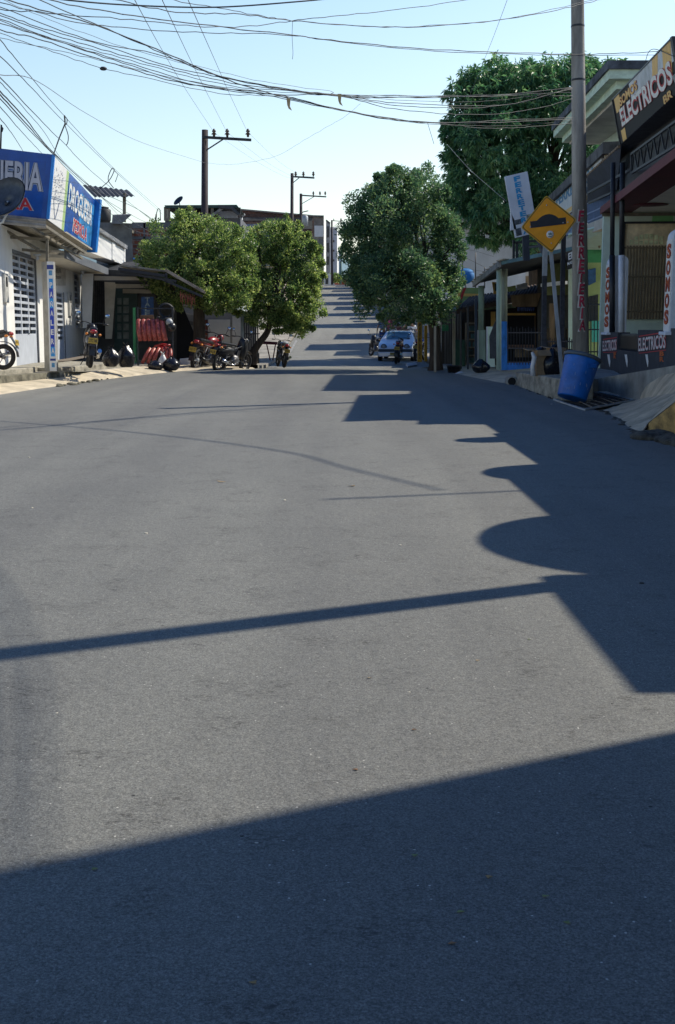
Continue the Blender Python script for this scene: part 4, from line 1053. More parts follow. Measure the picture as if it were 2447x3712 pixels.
fr = LM(E); fr.box(ck.x-.06, ck.x, bw-.12, bw, cb_.z, ck.z+.05).box(ck.x-.06, cb_.x+.1, bw-.12, bw, ck.z, ck.z+.05).build('gate_frame', m_dark, go)
# fanlight of coloured glass
fa = LM(E); cx, cz_ = (ck.x+cb_.x)/2-.05, ck.z-.52
for k in range(7):
    t0 = -.9+k*.26
    for r0, r1 in ((.0,.10),(.13,.26)):
        h = math.sqrt(max(.05, 1-(t0/1.0)**2)); fa.box(cx+t0*.48, cx+(t0+.2)*.48, bw-.075, bw-.062, cz_+r0*h, cz_+r1*h)
fa.build('fanlight', mat('fanlight_glass', (.62,.66,.42), .3, .35, 6), go)
gr = LM(E); x_ = PB_(E,2365,780,bw).x
gr.box(x_, cb_.x, bw-.02, bw-.001, ck.z+.05, ck.z+.28); gr.build('green_patch', mat('bright_green_wall', (.20,.50,.22), .8, .1, 3), E)
LM(E).box(.0, cb_.x+1, bw-.06, bw-.0, ct.z-.05, ct.z+.03).build('lintel', m_frame, E)
# porch ceiling, maroon fascia, disc
zc = ct.z+.05
LM(E).box(.02, 6, -8, bw+.2, zc, zc+.12).build('porch_ceiling', m_beige, E)
LM(E).box(-.02, .0195, -8, bw+.2, zc-.03, zc+.15).build('ceiling_edge', m_maroon, E)
LM(E).box(.02, .75, -8, bw-.01, zc-.012, zc-.002).build('maroon_band', m_maroon, E)
pe = (EM.inverted() @ Vector((0,0,CZ))); dd = EM.inverted().to_3x3() @ ray(2358, 742); tt = (zc-.012-pe.z)/dd.z; c_ = pe+dd*tt
dm = LM(E); dm.lathe([(.02,0),(.42,0),(.42,.01),(.02,.012)], 28, (c_.x, c_.y, zc-.02)); dm.build('maroon_disc', m_maroon, E)
LM(E).box(.35, .55, -8, bw+.15, zc+.12, zc+.42).build('maroon_fascia', m_maroon, E)
LM(E).box(.36, .55, -8, bw+.15, zc+.42, 5.2).build('fascia_shadow', m_dtin, E)  # dark top of the maroon fascia, its shadow put into the colour
LM(E).box(5.8, 6, -8, bw+.2, -.4, zc).build('inner_wall', mat('shade_beige_wall', (.75,.66,.52), .85, .2, 2), E)
LM(E).box(.551, 6, -8, bw+.2, 4.9, 5.05).build('roof_slab', m_dtin, E)
# posts
for px, r_, mm, y0, y1, lab in ((2223,.055,m_dark,600,1200,'dark square steel post rising behind the smaller lettered pier'),(2257,.058,m_dark,640,1200,'round dark steel pipe post with a pale foot, right of the square post')):
    Yq = 28.9 if px < 2240 else 28.3
    t = thing('porch_post', lab, 'post', W(px-4, 1205, Yq))
    MB().tube([W(px-4,925,Yq), W(px,590,Yq)], r_, 10).build('shaft', mm, t)
    MB().tube([W(px-4,1205,Yq), W(px-4,925,Yq)], r_+.012, 10).build('foot', m_pier if px > 2240 else m_dark, t)
# canopy of corrugated tin with truss
CP = thing('tin_canopy', 'dark corrugated tin canopy with a lattice beam projecting over the terrace', 'canopy', W(2250,530,28))
O1, O2 = W(2250,526,28), W(2447,347,20.8); O0 = O1+(O1-O2)*1.4; O3 = O2+(O2-O1)*.03
def corr(P, Q, wv, n, amp=.03, m=m_dtin, par=CP, nm='tin_sheet'):
    b = MB()
    for k in range(n):
        z0, z1 = amp*(k % 2), amp*((k+1) % 2)
        p, q = lerp(P, Q, k/n), lerp(P, Q, (k+1)/n)
        b.poly([p+Vector((0,0,z0)), q+Vector((0,0,z1)), q+wv+Vector((0,0,z1)), p+wv+Vector((0,0,z0))])
    return b.build(nm, m, par)
corr(O0, O1, Vector((1.75,.1,.10)), 40); corr(O1, O3, Vector((1.75,.1,.10)), 60)
tb = MB(); U0, U1 = W(2250,555,28)+Vector((.25,0,-.02)), W(2447,398,20.8)+Vector((.25,0,-.02)); U1 = U1+(U1-U0)*.03
dn = Vector((.02,0,-.42)); tb.bar(U0, U1, .05); tb.bar(U0+dn, U1+dn, .05)
for k in range(16):
    a, c = lerp(U0,U1,k/16), lerp(U0,U1,(k+1)/16)
    tb.bar(a if k % 2 else a+dn, c+dn if k % 2 else c, .03)
tb.bar(U0, U0+dn, .05); tb.bar(W(2132,700,33), U0+dn*.8, .06); tb.bar(W(2135,735,33), W(2215,700,29.5), .05)
tb.build('truss', mat('truss_paint', (.03,.036,.05), .6, .2, 6), CP)
MB().slab([W(2128,640,33.5), W(2252,527,28.15), W(2236,688,30.8), W(2128,737,36.5)], .03).build('underside_fill', mat('underside_shade', (.03,.04,.065), .7, .25, 4), CP)  # added sheet, coloured near black for the dark under the canopy
ed = MB()
for k in range(26):
    p = lerp(O0, O1, k/26); ed.box(p.x-.04,p.x+.03,p.y-.1,p.y+.02,p.z-.03,p.z+.02)
ed.build('dry_leaves', mat('leaf_litter', (.30,.22,.15), .9, .4, 10), CP)
# lettered board on the canopy
ES = thing('electric_shop_sign', 'long black and yellow banner board reading SOMOS ELECTRICOS above the tin canopy', 'sign', W(2340,360,25))
eq = [W(2221,361,28.2), W(2440,134,20.9), W(2447+25,345,20.6), W(2250,524,28)]
eq[2] = W(2468,328,20.7)
eq[3] = W(2250,524,28.2); eq[2] = eq[1] + (eq[3]-eq[0])*((eq[2].z-eq[1].z)/(eq[3].z-eq[0].z))
eq = tuple(eq)
MB().slab(eq, .10).build('board', mat('banner_black', (.012,.011,.016), .6, .15, 3, spec=.15), ES)
sh = MB(); mm = mat('banner_grey', (.50,.55,.66), .4, .35, 1.5)
sh.slab(subq(eq,.33,.99,.0,.38,.004), .003); sh.build('grey_panel', mm, ES)
yl = MB(); my = mat('banner_yellow', (.88,.52,.13), .5, .15, 3)
def para(u0, u1, u2, u3, v0, v1, off=.006): n = (eq[2]-eq[3]).cross(eq[0]-eq[3]).normalized()*off; return [bil(*eq,u0,v0)+n, bil(*eq,u1,v0)+n, bil(*eq,u2,v1)+n, bil(*eq,u3,v1)+n]
yl.slab(para(.03,.14,.11,.035,.02,.34), .003); yl.slab(para(.055,.135,.135,.06,.74,.99), .003)
yl.slab(para(.72,.80,.76,.68,.02,.33), .003); yl.slab(para(.86,.97,.93,.82,.02,.55), .003)
yl.build('yellow_stripe', my, ES)
def etext(s, u0, u1, v00, v01, v10, v11, ml, mo, b1=.05):
    n = (eq[2]-eq[3]).cross(eq[0]-eq[3]).normalized()*.008
    q = [bil(*eq,u0,v00)+n, bil(*eq,u1,v01)+n, bil(*eq,u1,v11)+n, bil(*eq,u0,v10)+n]
    text_quad(s, *q, mo, ES, 'letter_outline', bold=b1, off=.004, grow=.01); text_quad(s, *q, ml, ES, 'lettering', bold=.03, off=.009)
# rows follow the tilt of the banner lettering
etext('ELECTRICOS', .10, .93, .32, .30, .70, .72, mat('banner_white', (.84,.83,.81), .5, .08, 4), m_lred, .085)
etext('SOMOS', .13, .46, .10, .08, .29, .27, my, m_lred, .06)
etext('BR', .78, .90, .80, .78, .97, .95, my, m_lred, .05)
nb = (eq[2]-eq[3]).cross(eq[0]-eq[3]).normalized()
MB().bar(eq[0], eq[3], .05).bar(eq[1]+Vector((.02,0,0)), eq[2]+Vector((.02,0,0)), .12).bar(eq[0], eq[1], .03).build('frame', m_dark, ES)
tr_ = MB()
for k in range(7): tr_.bar(bil(*eq,.94+.008*k,.62)+nb*.01, bil(*eq,.985,.95-.03*k)+nb*.01, .05, .01)
tr_.build('palm_print', mat('print_grey', (.5,.5,.48), .6, .2, 10), ES)

# ---- house with the big green-edged eave and balcony
Bq = thing('balcony_house', 'two-storey mint house with thick green-edged concrete eave and a balcony', 'building', (7.9, 37, .3))
YA, YB_ = 30.5, 39.8
zE = W(2203,246,YA).z
n0, n1, f0 = W(2203,246,YA), Vector((13,YA,zE)), W(1999,470,YB_); f1 = Vector((13,YB_,zE)); f0.z = zE - .15
def eave(dx, z0, z1, m, nm, ):
    b = MB(); p = lambda v, z: Vector((v.x+dx, v.y+(dx if v.y < 35 else -dx), z))
    b.hexa([p(n0,zE+z0), Vector((13,YA+dx,zE+z0)), Vector((13,YB_-dx,zE+z0)), p(f0,zE+z0), p(n0,zE+z1), Vector((13,YA+dx,zE+z1)), Vector((13,YB_-dx,zE+z1)), p(f0,zE+z1)])
    return b.build(nm, m, Bq)
m_cor = mat('cornice_green', (.60,.74,.60), .8, .2, 3, streak=.5)
eave(0, -.02, .18, mat('eave_top_mossy', (.10,.115,.14), .9, .6, 2, .4), 'roof_edge'); eave(.06, -.24, -.021, m_cor, 'cornice'); eave(.30, -.44, -.241, m_cor, 'cornice')
eave(.5, -.52, -.441, mat('soffit_grey', (.60,.57,.52), .85, .2, 1), 'soffit')
MB().box(8.35, 13, 32.0, 39.0, 5.3, zE-.5).build('wall', m_mint, Bq)
MB().slab([W(2262,455,31.95), W(2278,448,31.95), W(2278,510,31.95), W(2262,515,31.95)], .04).build('wall_stripe', m_pale, Bq)
# intermediate roof edge and ferreteria fascia
fr0, fr1 = W(2186,515,33), W(1880,820,57.6)
MB().hexa([fr1+Vector((0,0,-.25)), fr0+Vector((0,0,-.3)), fr0+Vector((1.8,0,-.3)), fr1+Vector((1.8,0,-.25)), fr1+Vector((0,0,.0)), fr0, fr0+Vector((1.8,0,.1)), fr1+Vector((1.8,0,.1))]).build('roof_edge', mat('roof_edge_grey', (.12,.12,.125), .9, .5, 2, .3), Bq)
MB().hexa([W(2195,540,33.2), W(2222,540,33.2), W(2222,540,33.8), W(2195,540,33.8), W(2190,520,33.2), W(2226,520,33.2), W(2226,520,33.8), W(2190,520,33.8)]).build('chimney_cap', m_grey, Bq)
MB().bar(W(2200,575,33.3), W(2200,540,33.3), .12).build('chimney_post', mat('post_cream', (.5,.42,.30), .8, .2, 5), Bq)
xl = lambda Y: 5.39+.061*Y
def fq(x0, x1, yt0, yt1, yb0, yb1, dx=.06):
    Y0 = (5.39+dx)/((x0-1223.5)/(F*1.0)/1.0-.061); Y1 = (5.39+dx)/((x1-1223.5)/F-.061)
    return (W(x0,yt0,Y0), W(x1,yt1,Y1), W(x1,yb1,Y1), W(x0,yb0,Y0))
FS = thing('hardware_fascia_sign', 'white fascia board with blue FERRETERIA lettering partly behind the concrete pole', 'sign', W(2050,720,40))
q = fq(1999, 2180, 713, 560, 812, 690)
MB().slab(q, .08).build('board', mat('fascia_white', (.66,.68,.70), .6, .15, 2), FS)
text_quad('FERRETERIA', *subq(q,.13,.92,.14,.50,.004), mat('ferret_blue', (.05,.22,.42), .6, .1, 4), FS, bold=.035)
text_quad('EL MANA', *subq(q,.5,.9,.6,.8,.004), MATS['ferret_blue'], FS, bold=.02)
MB().slab(subq(q,.0,1,.86,1.0,.005), .003).build('yellow_band', MATS['banner_yellow'], FS)
# balcony slab + railing
bl0, bl1, bl2 = W(2215,778,33), W(2130,812,36.3), W(2046,862,41)
sl = MB(); sl.hexa([bl1+Vector((0,0,-.30)), bl0+Vector((0,0,-.28)), bl0+Vector((2,0,-.28)), bl1+Vector((2,0,-.30)), bl1, bl0, bl0+Vector((2,0,0)), bl1+Vector((2,0,0))])
sl.hexa([bl2+Vector((0,0,-.34)), bl1+Vector((0,.001,-.30)), bl1+Vector((2,.001,-.30)), bl2+Vector((2,0,-.34)), bl2, bl1+Vector((0,.001,0)), bl1+Vector((2,.001,0)), bl2+Vector((2,0,0))])
sl.build('balcony_slab', mat('slab_cream', (.50,.47,.42), .8, .15, 3), Bq)
rl = MB(); rb = MB()
for A_, C_ in ((bl0, bl1), (bl1, bl2)):
    rl.bar(A_+Vector((0.02,0,.62)), C_+Vector((.02,0,.62)), .05); rl.bar(A_+Vector((0.02,0,.30)), C_+Vector((.02,0,.30)), .04); rl.bar(A_+Vector((0.02,0,.07)), C_+Vector((.02,0,.07)), .04)
    for k in range(18): p = lerp(A_, C_, k/18)+Vector((.02,0,0)); rl.bar(p, p+Vector((0,0,.62)), .03)
rl.build('balcony_railing', mat('railing_blue', (.16,.24,.42), .6, .15, 6), Bq)
MB().slab([bl1+Vector((.15,0,.75)), bl0+Vector((.15,0,.75)), bl0+Vector((.15,0,.1)), bl1+Vector((.15,0,.1))], .03).build('balcony_banner', mat('banner_pale', (.48,.50,.54), .7, .5, 7), Bq)
text_quad('PINTURAS', bl1+Vector((.11,0,.72)), bl0+Vector((.11,0,.72)), bl0+Vector((.11,0,.35)), bl1+Vector((.11,0,.35)), MATS['letter_navy'], Bq)
# shaded ground-floor front of the mint house, seen past the pole
Yw = 38
wl = MB(); wl.hexa([W(2060,1345,Yw), W(2330,1345,Yw), W(2330,1345,Yw+3), W(2060,1345,Yw+3), W(2060,850,Yw), W(2330,800,Yw), W(2330,800,Yw+3), W(2060,850,Yw+3)]); wl.build('front_wall', m_mint, Bq)
MB().slab([W(2060,852,36.5), W(2260,800,34), W(2260,905,37.5), W(2060,905,37.5)][::-1], .05).build('porch_ceiling', mat('mint_ceiling', (.52,.68,.64), .8, .1, 2), Bq)
MB().slab([W(2125,905,Yw-.05), W(2182,905,Yw-.05), W(2182,952,Yw-.05), W(2125,952,Yw-.05)], .05).build('green_band', m_green, Bq)
MB().slab([W(2125,952,Yw-.05), W(2180,952,Yw-.05), W(2180,1345,Yw-.05), W(2125,1345,Yw-.05)], .05).build('lime_wall', m_lime, Bq)
MB().slab([W(2132,980,Yw-.3), W(2160,973,Yw-.3), W(2160,1022,Yw-.1), W(2134,1035,Yw-.1)], .05).build('blue_shutter', mat('shutter_blue', (.02,.12,.33), .5, .3, 5), Bq)
dd_ = MB().slab([W(2134,1075,Yw-.1), W(2168,1067,Yw-.1), W(2168,1165,Yw-.1), W(2134,1165,Yw-.1)], .05).build('window_grille', m_dark, Bq)
MB().slab([W(2146,1163,Yw-.4), W(2178,1163,Yw-.4), W(2178,1240,Yw-.4), W(2146,1240,Yw-.4)], .05).build('turquoise_panel', mat('turquoise', (.08,.50,.42), .6, .1, 4), Bq)
MB().slab([W(2182,855,Yw-.2), W(2230,835,Yw-.2), W(2230,905,Yw-.2), W(2186,915,Yw-.2)], .05).build('dark_green_band', mat('deep_green', (.05,.20,.12), .8, .2, 3), Bq)
MB().lathe([(.13,0),(.12,-.03),(.05,-.1),(.02,-.2)], 12, W(2173,876,37)).build('ceiling_lamp', m_frame, Bq)

def fence(label, x0, x1, yt, yb, Y0, Y1, n, m=m_dark, bw=.022, spikes=True):
    t = thing('iron_fence', label, 'fence', W((x0+x1)/2, yb, (Y0+Y1)/2)); b = MB()
    for k in range(n+1):
        u = k/n; x = x0+(x1-x0)*u; Y = Y0+(Y1-Y0)*u; b.bar(W(x,yb,Y), W(x,yt-(6 if spikes and k % 2 else 0),Y), bw)
    b.build('bar', m, t)
    r_ = MB()
    for v in (.12, .55, .93): y = yt+(yb-yt)*v; r_.bar(W(x0,y,Y0-.03), W(x1,y,Y1-.03), .035)
    r_.build('rail', m, t); return t
fence('black iron fence in front of the mint house, right of the concrete pole', 2130, 2190, 1078, 1290, 33, 32, 5)
fence('black spiked iron fence between the blue pier and the leaning road sign', 1842, 1980, 1190, 1322, 34, 33, 13)
fence('low black iron fence just left of the concrete pole', 1985, 2090, 1230, 1300, 31, 30, 12)
# dark hardware front behind the road sign
HW = thing('hardware_store', 'dim open hardware shopfront behind the yellow road sign', 'building', W(1960,1330,40))
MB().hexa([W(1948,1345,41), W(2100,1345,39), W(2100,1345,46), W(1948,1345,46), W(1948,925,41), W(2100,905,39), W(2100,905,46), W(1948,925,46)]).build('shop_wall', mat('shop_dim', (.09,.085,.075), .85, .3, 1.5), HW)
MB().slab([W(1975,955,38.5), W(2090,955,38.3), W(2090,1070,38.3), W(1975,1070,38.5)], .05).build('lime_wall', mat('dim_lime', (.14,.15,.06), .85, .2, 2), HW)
MB().slab([W(1960,1028,36), W(2038,1018,35.5), W(2038,1030,35.5), W(1960,1040,36)], .3).build('shelf', m_whitep, HW)
sg = MB(); sg.bar(W(2000,1100,38), W(2000,1300,38), .16); sg.build('timber_post', m_wood, HW)
st_ = MB()
for k in range(5): st_.slab([W(1955+k*25,1190,38.3), W(1973+k*25,1190,38.3), W(1973+k*25,1235,38.3), W(1955+k*25,1235,38.3)], .2)
for k in range(7): st_.slab([W(1870+k*28,1262,37.9), W(1892+k*28,1262,37.9), W(1892+k*28,1295,37.9), W(1870+k*28,1295,37.9)], .2)
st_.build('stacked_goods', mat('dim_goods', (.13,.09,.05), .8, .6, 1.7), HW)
# black EL sign left of the pole
BS = thing('small_black_sign', 'small black sign with white letters EL hung left of the concrete pole', 'sign', W(2070,940,33))
q = (W(2053,915,33), W(2092,895,32.5), W(2092,965,32.5), W(2055,978,33)); MB().slab(q, .04).build('board', m_blackp, BS)
text_quad('EL', *subq(q,.2,.75,.12,.5,.004), m_whitep, BS, bold=.03); text_quad('MANA', *subq(q,.1,.9,.6,.78,.004), m_whitep, BS)
MB().slab([W(2046,870,34.5), W(2092,850,34), W(2092,905,34), W(2050,925,34.5)], .06).build('awning_edge', MATS['slab_cream'], BS)

# posts left of the pole
for px, lab, Yq, yt in ((1977,'grey square steel post carrying the tilted hardware sign',30.5,880),(2043,'black steel post between the leaning sign post and the concrete pole',31,850)):
    t = thing('steel_post', lab, 'post', W(px-8,1335,Yq))
    MB().bar(W(px,yt,Yq), W(px-3,1000,Yq), .11).build('upper_part', m_galv if px < 2000 else m_dark, t)
    MB().bar(W(px-3,1000,Yq), W(px-8,1335,Yq), .11).build('lower_part', mat('worn_black_paint', (.05,.055,.07), .7, .5, 6), t)
# tilted vertical FERRETERIA sign
VS = thing('hardware_vertical_sign', 'tilted white vertical board with light blue letters FERRETERIA above the road sign', 'sign', W(1890,740,31))
vq = (W(1830,640,31), W(1912,621,31), W(1950,842,31), W(1869,862,31))
MB().slab(vq, .12).build('board', mat('vert_white', (.62,.67,.76), .55, .1, 2), VS)
vtext('FERRETERIA', *subq(vq,.36,.64,.03,.985,.004), mat('vert_blue', (.02,.30,.62), .5, .1, 4), VS, bold=.05, gap=.12)
MB().slab(subq(vq,.06,.36,.72,.80,.004), .003).slab(subq(vq,.05,.3,.86,.98,.004), .003).build('tool_pictures', mat('picture_grey', (.10,.12,.15), .7, .6, 9), VS)
MB().slab(subq(vq,.62,.9,.68,.8,.004), .003).build('tool_pictures', mat('picture_pale', (.35,.38,.35), .7, .6, 14), VS)
MB().slab([W(1852,770,31), W(1866,800,31), W(1872,830,31), W(1851,835,31)], .12).build('bracket_plate', MATS['vert_white'], VS)
MB().bar(W(1905,850,31.1), W(1908,945,31.1), .16).bar(W(1908,898,31.1), W(1977,890,30.7), .05).bar(W(1912,780,31.2), W(1975,930,30.7), .07).build('mount', mat('mount_navy', (.03,.04,.06), .6, .2, 5), VS)

# ---- teal roofed lean-to
LT = thing('lean_to_shelter', 'lean-to shelter with teal-edged dark tin roof on pale green posts', 'shelter', W(1800,1340,36))
N0, N1, F0, F1 = W(1818,957,34), W(2075,905,33), W(1722,1030,41.5), Vector((8.2,41.5,3.7))
MB().slab([N0, N1, F1, F0], .05).build('roof', m_dtin, LT)
MB().bar(N0+Vector((0,-.04,.03)), N1+Vector((0,-.04,.03)), .06, .10).build('teal_edge', mat('teal_paint', (.10,.22,.26), .6, .3, 3), LT)
MB().bar(N0+Vector((-.05,0,.0)), F0+Vector((-.05,0,-.02)), .08, .16).build('gutter', m_zinc, LT)
cs = MB()
for k in range(9): p = lerp(N0, F0, k/8); cs.bar(p+Vector((-.06,0,.08)), p+Vector((.1,-.2,.12)), .25, .03)
cs.build('loose_sheet', m_rustz, LT)
for (x, yt, yb, Y, r_, mm, nm) in ((1745,1036,1200,40.5,.10,m_pale,'post'),(1809,975,1340,35,.075,m_pale,'post'),(1829,975,1170,36,.09,mat('post_grey_green', (.26,.29,.24), .8, .3, 4, streak=4),'post')):
    MB().tube([W(x-1,yb,Y), W(x,yt,Y)], r_, 12).build(nm, mm, LT)
MB().hexa([W(1733,1345,40.3), W(1760,1345,40.3), W(1760,1345,40.8), W(1733,1345,40.8), W(1734,1196,40.3), W(1760,1196,40.3), W(1760,1196,40.8), W(1734,1196,40.8)]).build('pedestal', m_pale, LT)
MB().hexa([W(1815,1342,35.8), W(1839,1342,35.8), W(1839,1342,36.4), W(1815,1342,36.4), W(1815,1165,35.8), W(1838,1165,35.8), W(1838,1165,36.4), W(1815,1165,36.4)]).build('blue_pier', m_bluep, LT)
MB().slab([W(1764,1184,38), W(1788,1184,38), W(1795,1330,38), W(1764,1330,38)], .06).build('mint_panel', m_mint, LT)
MB().slab([W(1797,1160,36.8), W(1804,1300,36.8), W(1776,1300,36.8), W(1774,1220,36.8)], .05).build('tin_offcut', mat('tin_dark', (.06,.065,.075), .7, .3, 8), LT)
MB().slab([W(1764,1184,37.95), W(1768,1184,37.95), W(1768,1330,37.95), W(1764,1330,37.95)], .08).slab([W(1731,1196,40.25), W(1736,1196,40.25), W(1736,1345,40.25), W(1731,1345,40.25)], .06).build('blue_edge', MATS['vert_white'], LT)
MB().hexa([W(1838,1342,34.5), W(1985,1330,33.5), W(1985,1330,33.9), W(1838,1342,34.9), W(1838,1316,34.5), W(1985,1305,33.5), W(1985,1305,33.9), W(1838,1316,34.9)]).build('blue_low_wall', m_bluep, LT)
# second tiled roof behind and yellow framed opening
YS = thing('tiled_roof_shop', 'brown tiled lower roof shop with a yellow framed doorway behind the blue pier', 'building', W(1850,1330,43))
q0, q1, q2, q3 = W(1655,1126,42), W(1705,1080,48), W(1975,1030,46), W(1962,1064,41)
MB().slab([q0, q3, q2, q1], .12).build('roof', mat('brown_tile', (.09,.06,.05), .9, .4, 3, .4), YS)
for k in range(0): pass
tl = MB()
for k in range(24): tl.tube([lerp(q0,q3,k/24)+Vector((0,0,.02)), lerp(q1,q2,k/24)+Vector((0,0,.02))], .05, 6)
tl.build('roof_tiles', MATS['brown_tile'], YS)
MB().slab([W(1850,1070,41), W(1962,1062,40.8), W(1945,1112,40.8), W(1858,1112,41)], .1).build('gable_board', m_wood, YS)
MB().hexa([W(1760,1345,43), W(1960,1345,43), W(1960,1345,48), W(1760,1345,48), W(1760,1110,43), W(1960,1105,43), W(1960,1105,48), W(1760,1110,48)]).build('shaded_inside', MATS['interior_dark'], YS)  # solid block coloured near black for the unlit inside of the shop
MB().slab([W(1845,1250,42.6), W(1935,1250,42.6), W(1935,1262,42.6), W(1845,1262,42.6)], .3).build('counter', mat('counter_pink', (.30,.17,.13), .8, .3, 5), YS)
MB().slab([W(1834,1135,42.9), W(1942,1135,42.9), W(1942,1143,42.9), W(1834,1143,42.9)], .06).slab([W(1834,1135,42.9), W(1839,1135,42.9), W(1839,1320,42.9), W(1834,1320,42.9)], .06).slab([W(1780,1130,42.9), W(1796,1130,42.9), W(1796,1190,42.9), W(1780,1190,42.9)], .06).build('yellow_frame', MATS['banner_yellow'], YS)
MB().slab([W(1938,1143,42.85), W(1943,1143,42.85), W(1943,1320,42.85), W(1938,1320,42.85)], .06).build('door_jamb', m_wood, YS)
sc = MB()
for k in range(9): sc.slab([W(1876+k*7,1114,42.3), W(1882+k*7,1114,42.3), W(1880+k*7,1128,42.3), W(1877+k*7,1128,42.3)], .05)
sc.build('hanging_valance', mat('valance_blue', (.12,.2,.55), .7, .7, 18), YS)
pq_ = MB(); pq_.slab([W(1784,1022,41.5), W(1830,1024,41.5), W(1830,1064,41.5), W(1790,1066,41.5)], .06); pq_.build('yellow_board', MATS['banner_yellow'], YS)
MB().slab([W(1793,1028,41.4), W(1824,1030,41.4), W(1824,1052,41.4), W(1795,1056,41.4)], .03).build('board_picture', m_shut, YS)
MB().slab([W(1838,1040,41.4), W(1870,1034,41.4), W(1870,1054,41.4), W(1842,1058,41.4)], .05).build('lime_board', m_lime, YS)
MB().slab([W(1872,1033,41.4), W(1911,1023,41.4), W(1913,1046,41.4), W(1873,1052,41.4)], .05).build('white_board', MATS['vert_white'], YS)

# stall front further left: bookcase, dark green bins, posts
MS = thing('shop_front', 'cluttered dim shopfront with shelves under the tiled roof', 'building', W(1690,1330,46))
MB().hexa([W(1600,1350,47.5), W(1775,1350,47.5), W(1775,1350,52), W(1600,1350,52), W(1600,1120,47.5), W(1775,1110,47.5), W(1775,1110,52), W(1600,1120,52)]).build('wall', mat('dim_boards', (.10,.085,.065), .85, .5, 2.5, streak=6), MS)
sb = MB()
for k in range(7): sb.slab([W(1612+k*9,1135,47.3), W(1618+k*9,1135,47.3), W(1618+k*9,1320,47.3), W(1612+k*9,1320,47.3)], .05)
sb.build('board', mat('pale_boards', (.22,.20,.17), .85, .5, 3, streak=6), MS)
bc = thing('bookcase', 'pale open shelf unit standing under the tiled roof', 'shelf', W(1705,1325,44))
s1 = MB()
for x in (1689, 1724): s1.bar(W(x,1170,44), W(x-2,1325,44), .05)
for k in range(6): s1.bar(W(1688,1172+k*29,44), W(1724,1172+k*29,44), .05)
s1.build('shelf_frame', mat('shelf_cream', (.38,.34,.27), .8, .1, 5), bc)
s2 = MB()
for k in range(5):
    for j in range(4):
        if (k*3+j) % 4: s2.slab([W(1694+j*7,1182+k*29,43.9), W(1699+j*7,1180+k*29,43.9), W(1699+j*7,1199+k*29,43.9), W(1694+j*7,1199+k*29,43.9)], .1)
s2.build('shelf_goods', mat('goods_teal', (.06,.18,.22), .7, .7, 3), bc)
tag(MB().slab([W(1650,1232,43.5), W(1686,1232,43.5), W(1686,1330,43.5), W(1650,1330,43.5)], .3).build('green_cabinet', mat('dark_green', (.02,.09,.065), .6, .2, 5), bevel=.02), 'dark green cabinet left of the pale shelf unit', 'cabinet')
tag(MB().slab([W(1603,1178,46.5), W(1626,1178,46.5), W(1626,1200,46.5), W(1603,1200,46.5)], .05).build('green_plate', m_green), 'small bright green plate on the stall boards', 'sign')
for x, yt, yb, Y, w, mm, lab in ((1645,1132,1328,42,.10,mat('cream_post', (.42,.37,.28), .8, .3, 5, streak=5),'cream timber post left of the dark green cabinet'),(1671,1128,1360,40,.055,m_dark,'thin black post beside the black tub'),(1696,1112,1362,39.5,.06,m_dark,'thin black post behind the white rubbish bag'),(1725,1085,1320,40,.08,mat('navy_post', (.03,.05,.10), .6, .2, 5),'navy post next to the pale green pedestal'),(1577,1182,1350,38.2,.07,MATS['cream_post'],'pale bare stake in front of the right tree trunk'),(1800,1240,1252,33,.02,m_dark,'')):
    if lab: tag(MB().bar(W(x,yb,Y), W(x,yt,Y), w).build('post', mm), lab, 'post')
# yellow lettered post and yellow arrow
YP = thing('yellow_post', 'yellow square post with small dark vertical letters by the parked car', 'post', W(1522,1312,45))
yq = (W(1515,1165,45), W(1530,1165,45), W(1530,1312,45), W(1515,1312,45)); MB().slab(yq, .3).build('shaft', mat('ochre_yellow', (.45,.26,.02), .7, .25, 5), YP)
vtext('PASTELERIA', *subq(yq,.2,.7,.05,.95,.004), m_dark, YP, bold=.02)
tag(MB().slab([W(1539,1180,46), W(1549,1180,46), W(1549,1310,46), W(1539,1310,46)], .2).build('yellow_post', MATS['ochre_yellow']), 'plain narrow yellow post right of the lettered yellow post', 'post')
tag(MB().slab([W(1588,1165,41), W(1592,1135,41), W(1606,1128,41), W(1611,1142,41), W(1600,1160,41)], .04).build('arrow_board', mat('arrow_orange', (.65,.33,.02), .6, .2, 5)), 'small orange-yellow board among the lower leaves of the right tree', 'sign')
tag(MB().slab([W(1600,1118,44), W(1604,1096,47), W(1650,1096,47), W(1655,1126,44)][::-1], .05).build('tin_roof', m_zinc), 'small striped tin awning roof left of the lime banner', 'roof')
# lime banner board
LB = thing('lime_banner', 'lime green banner board with red and yellow curved stripes', 'sign', W(1690,1080,48))
lq = (W(1645,1043,48), W(1742,1043,48), W(1735,1122,48), W(1645,1114,48))
MB().slab(lq, .08).build('board', mat('banner_lime', (.30,.42,.14), .5, .25, 1), LB)
def stripe(u0, u1, m, nm):
    b = MB(); n = (lq[2]-lq[3]).cross(lq[0]-lq[3]).normalized()*.006
    for k in range(6):
        v0, v1 = k/6, (k+1)/6; c = lambda v: .12*(1-v)**1.6
        b.poly([bil(*lq,u0+c(v0)*1.6,v0)+n, bil(*lq,u1+c(v0)*1.6,v0)+n, bil(*lq,u1+c(v1)*1.6,v1)+n, bil(*lq,u0+c(v1)*1.6,v1)+n])
    b.build(nm, m, LB)
stripe(.02,.14,MATS['banner_yellow'],'yellow_stripe'); stripe(.17,.28,mat('stripe_red', (.50,.03,.03), .5, .1, 3),'red_stripe')
MB().slab(subq(lq,.42,.66,.62,.78,.006), .003).build('pale_print', m_whitep, LB); MB().slab(subq(lq,.36,.98,.28,.42,.006), .003).build('yellow_print', MATS['banner_yellow'], LB)
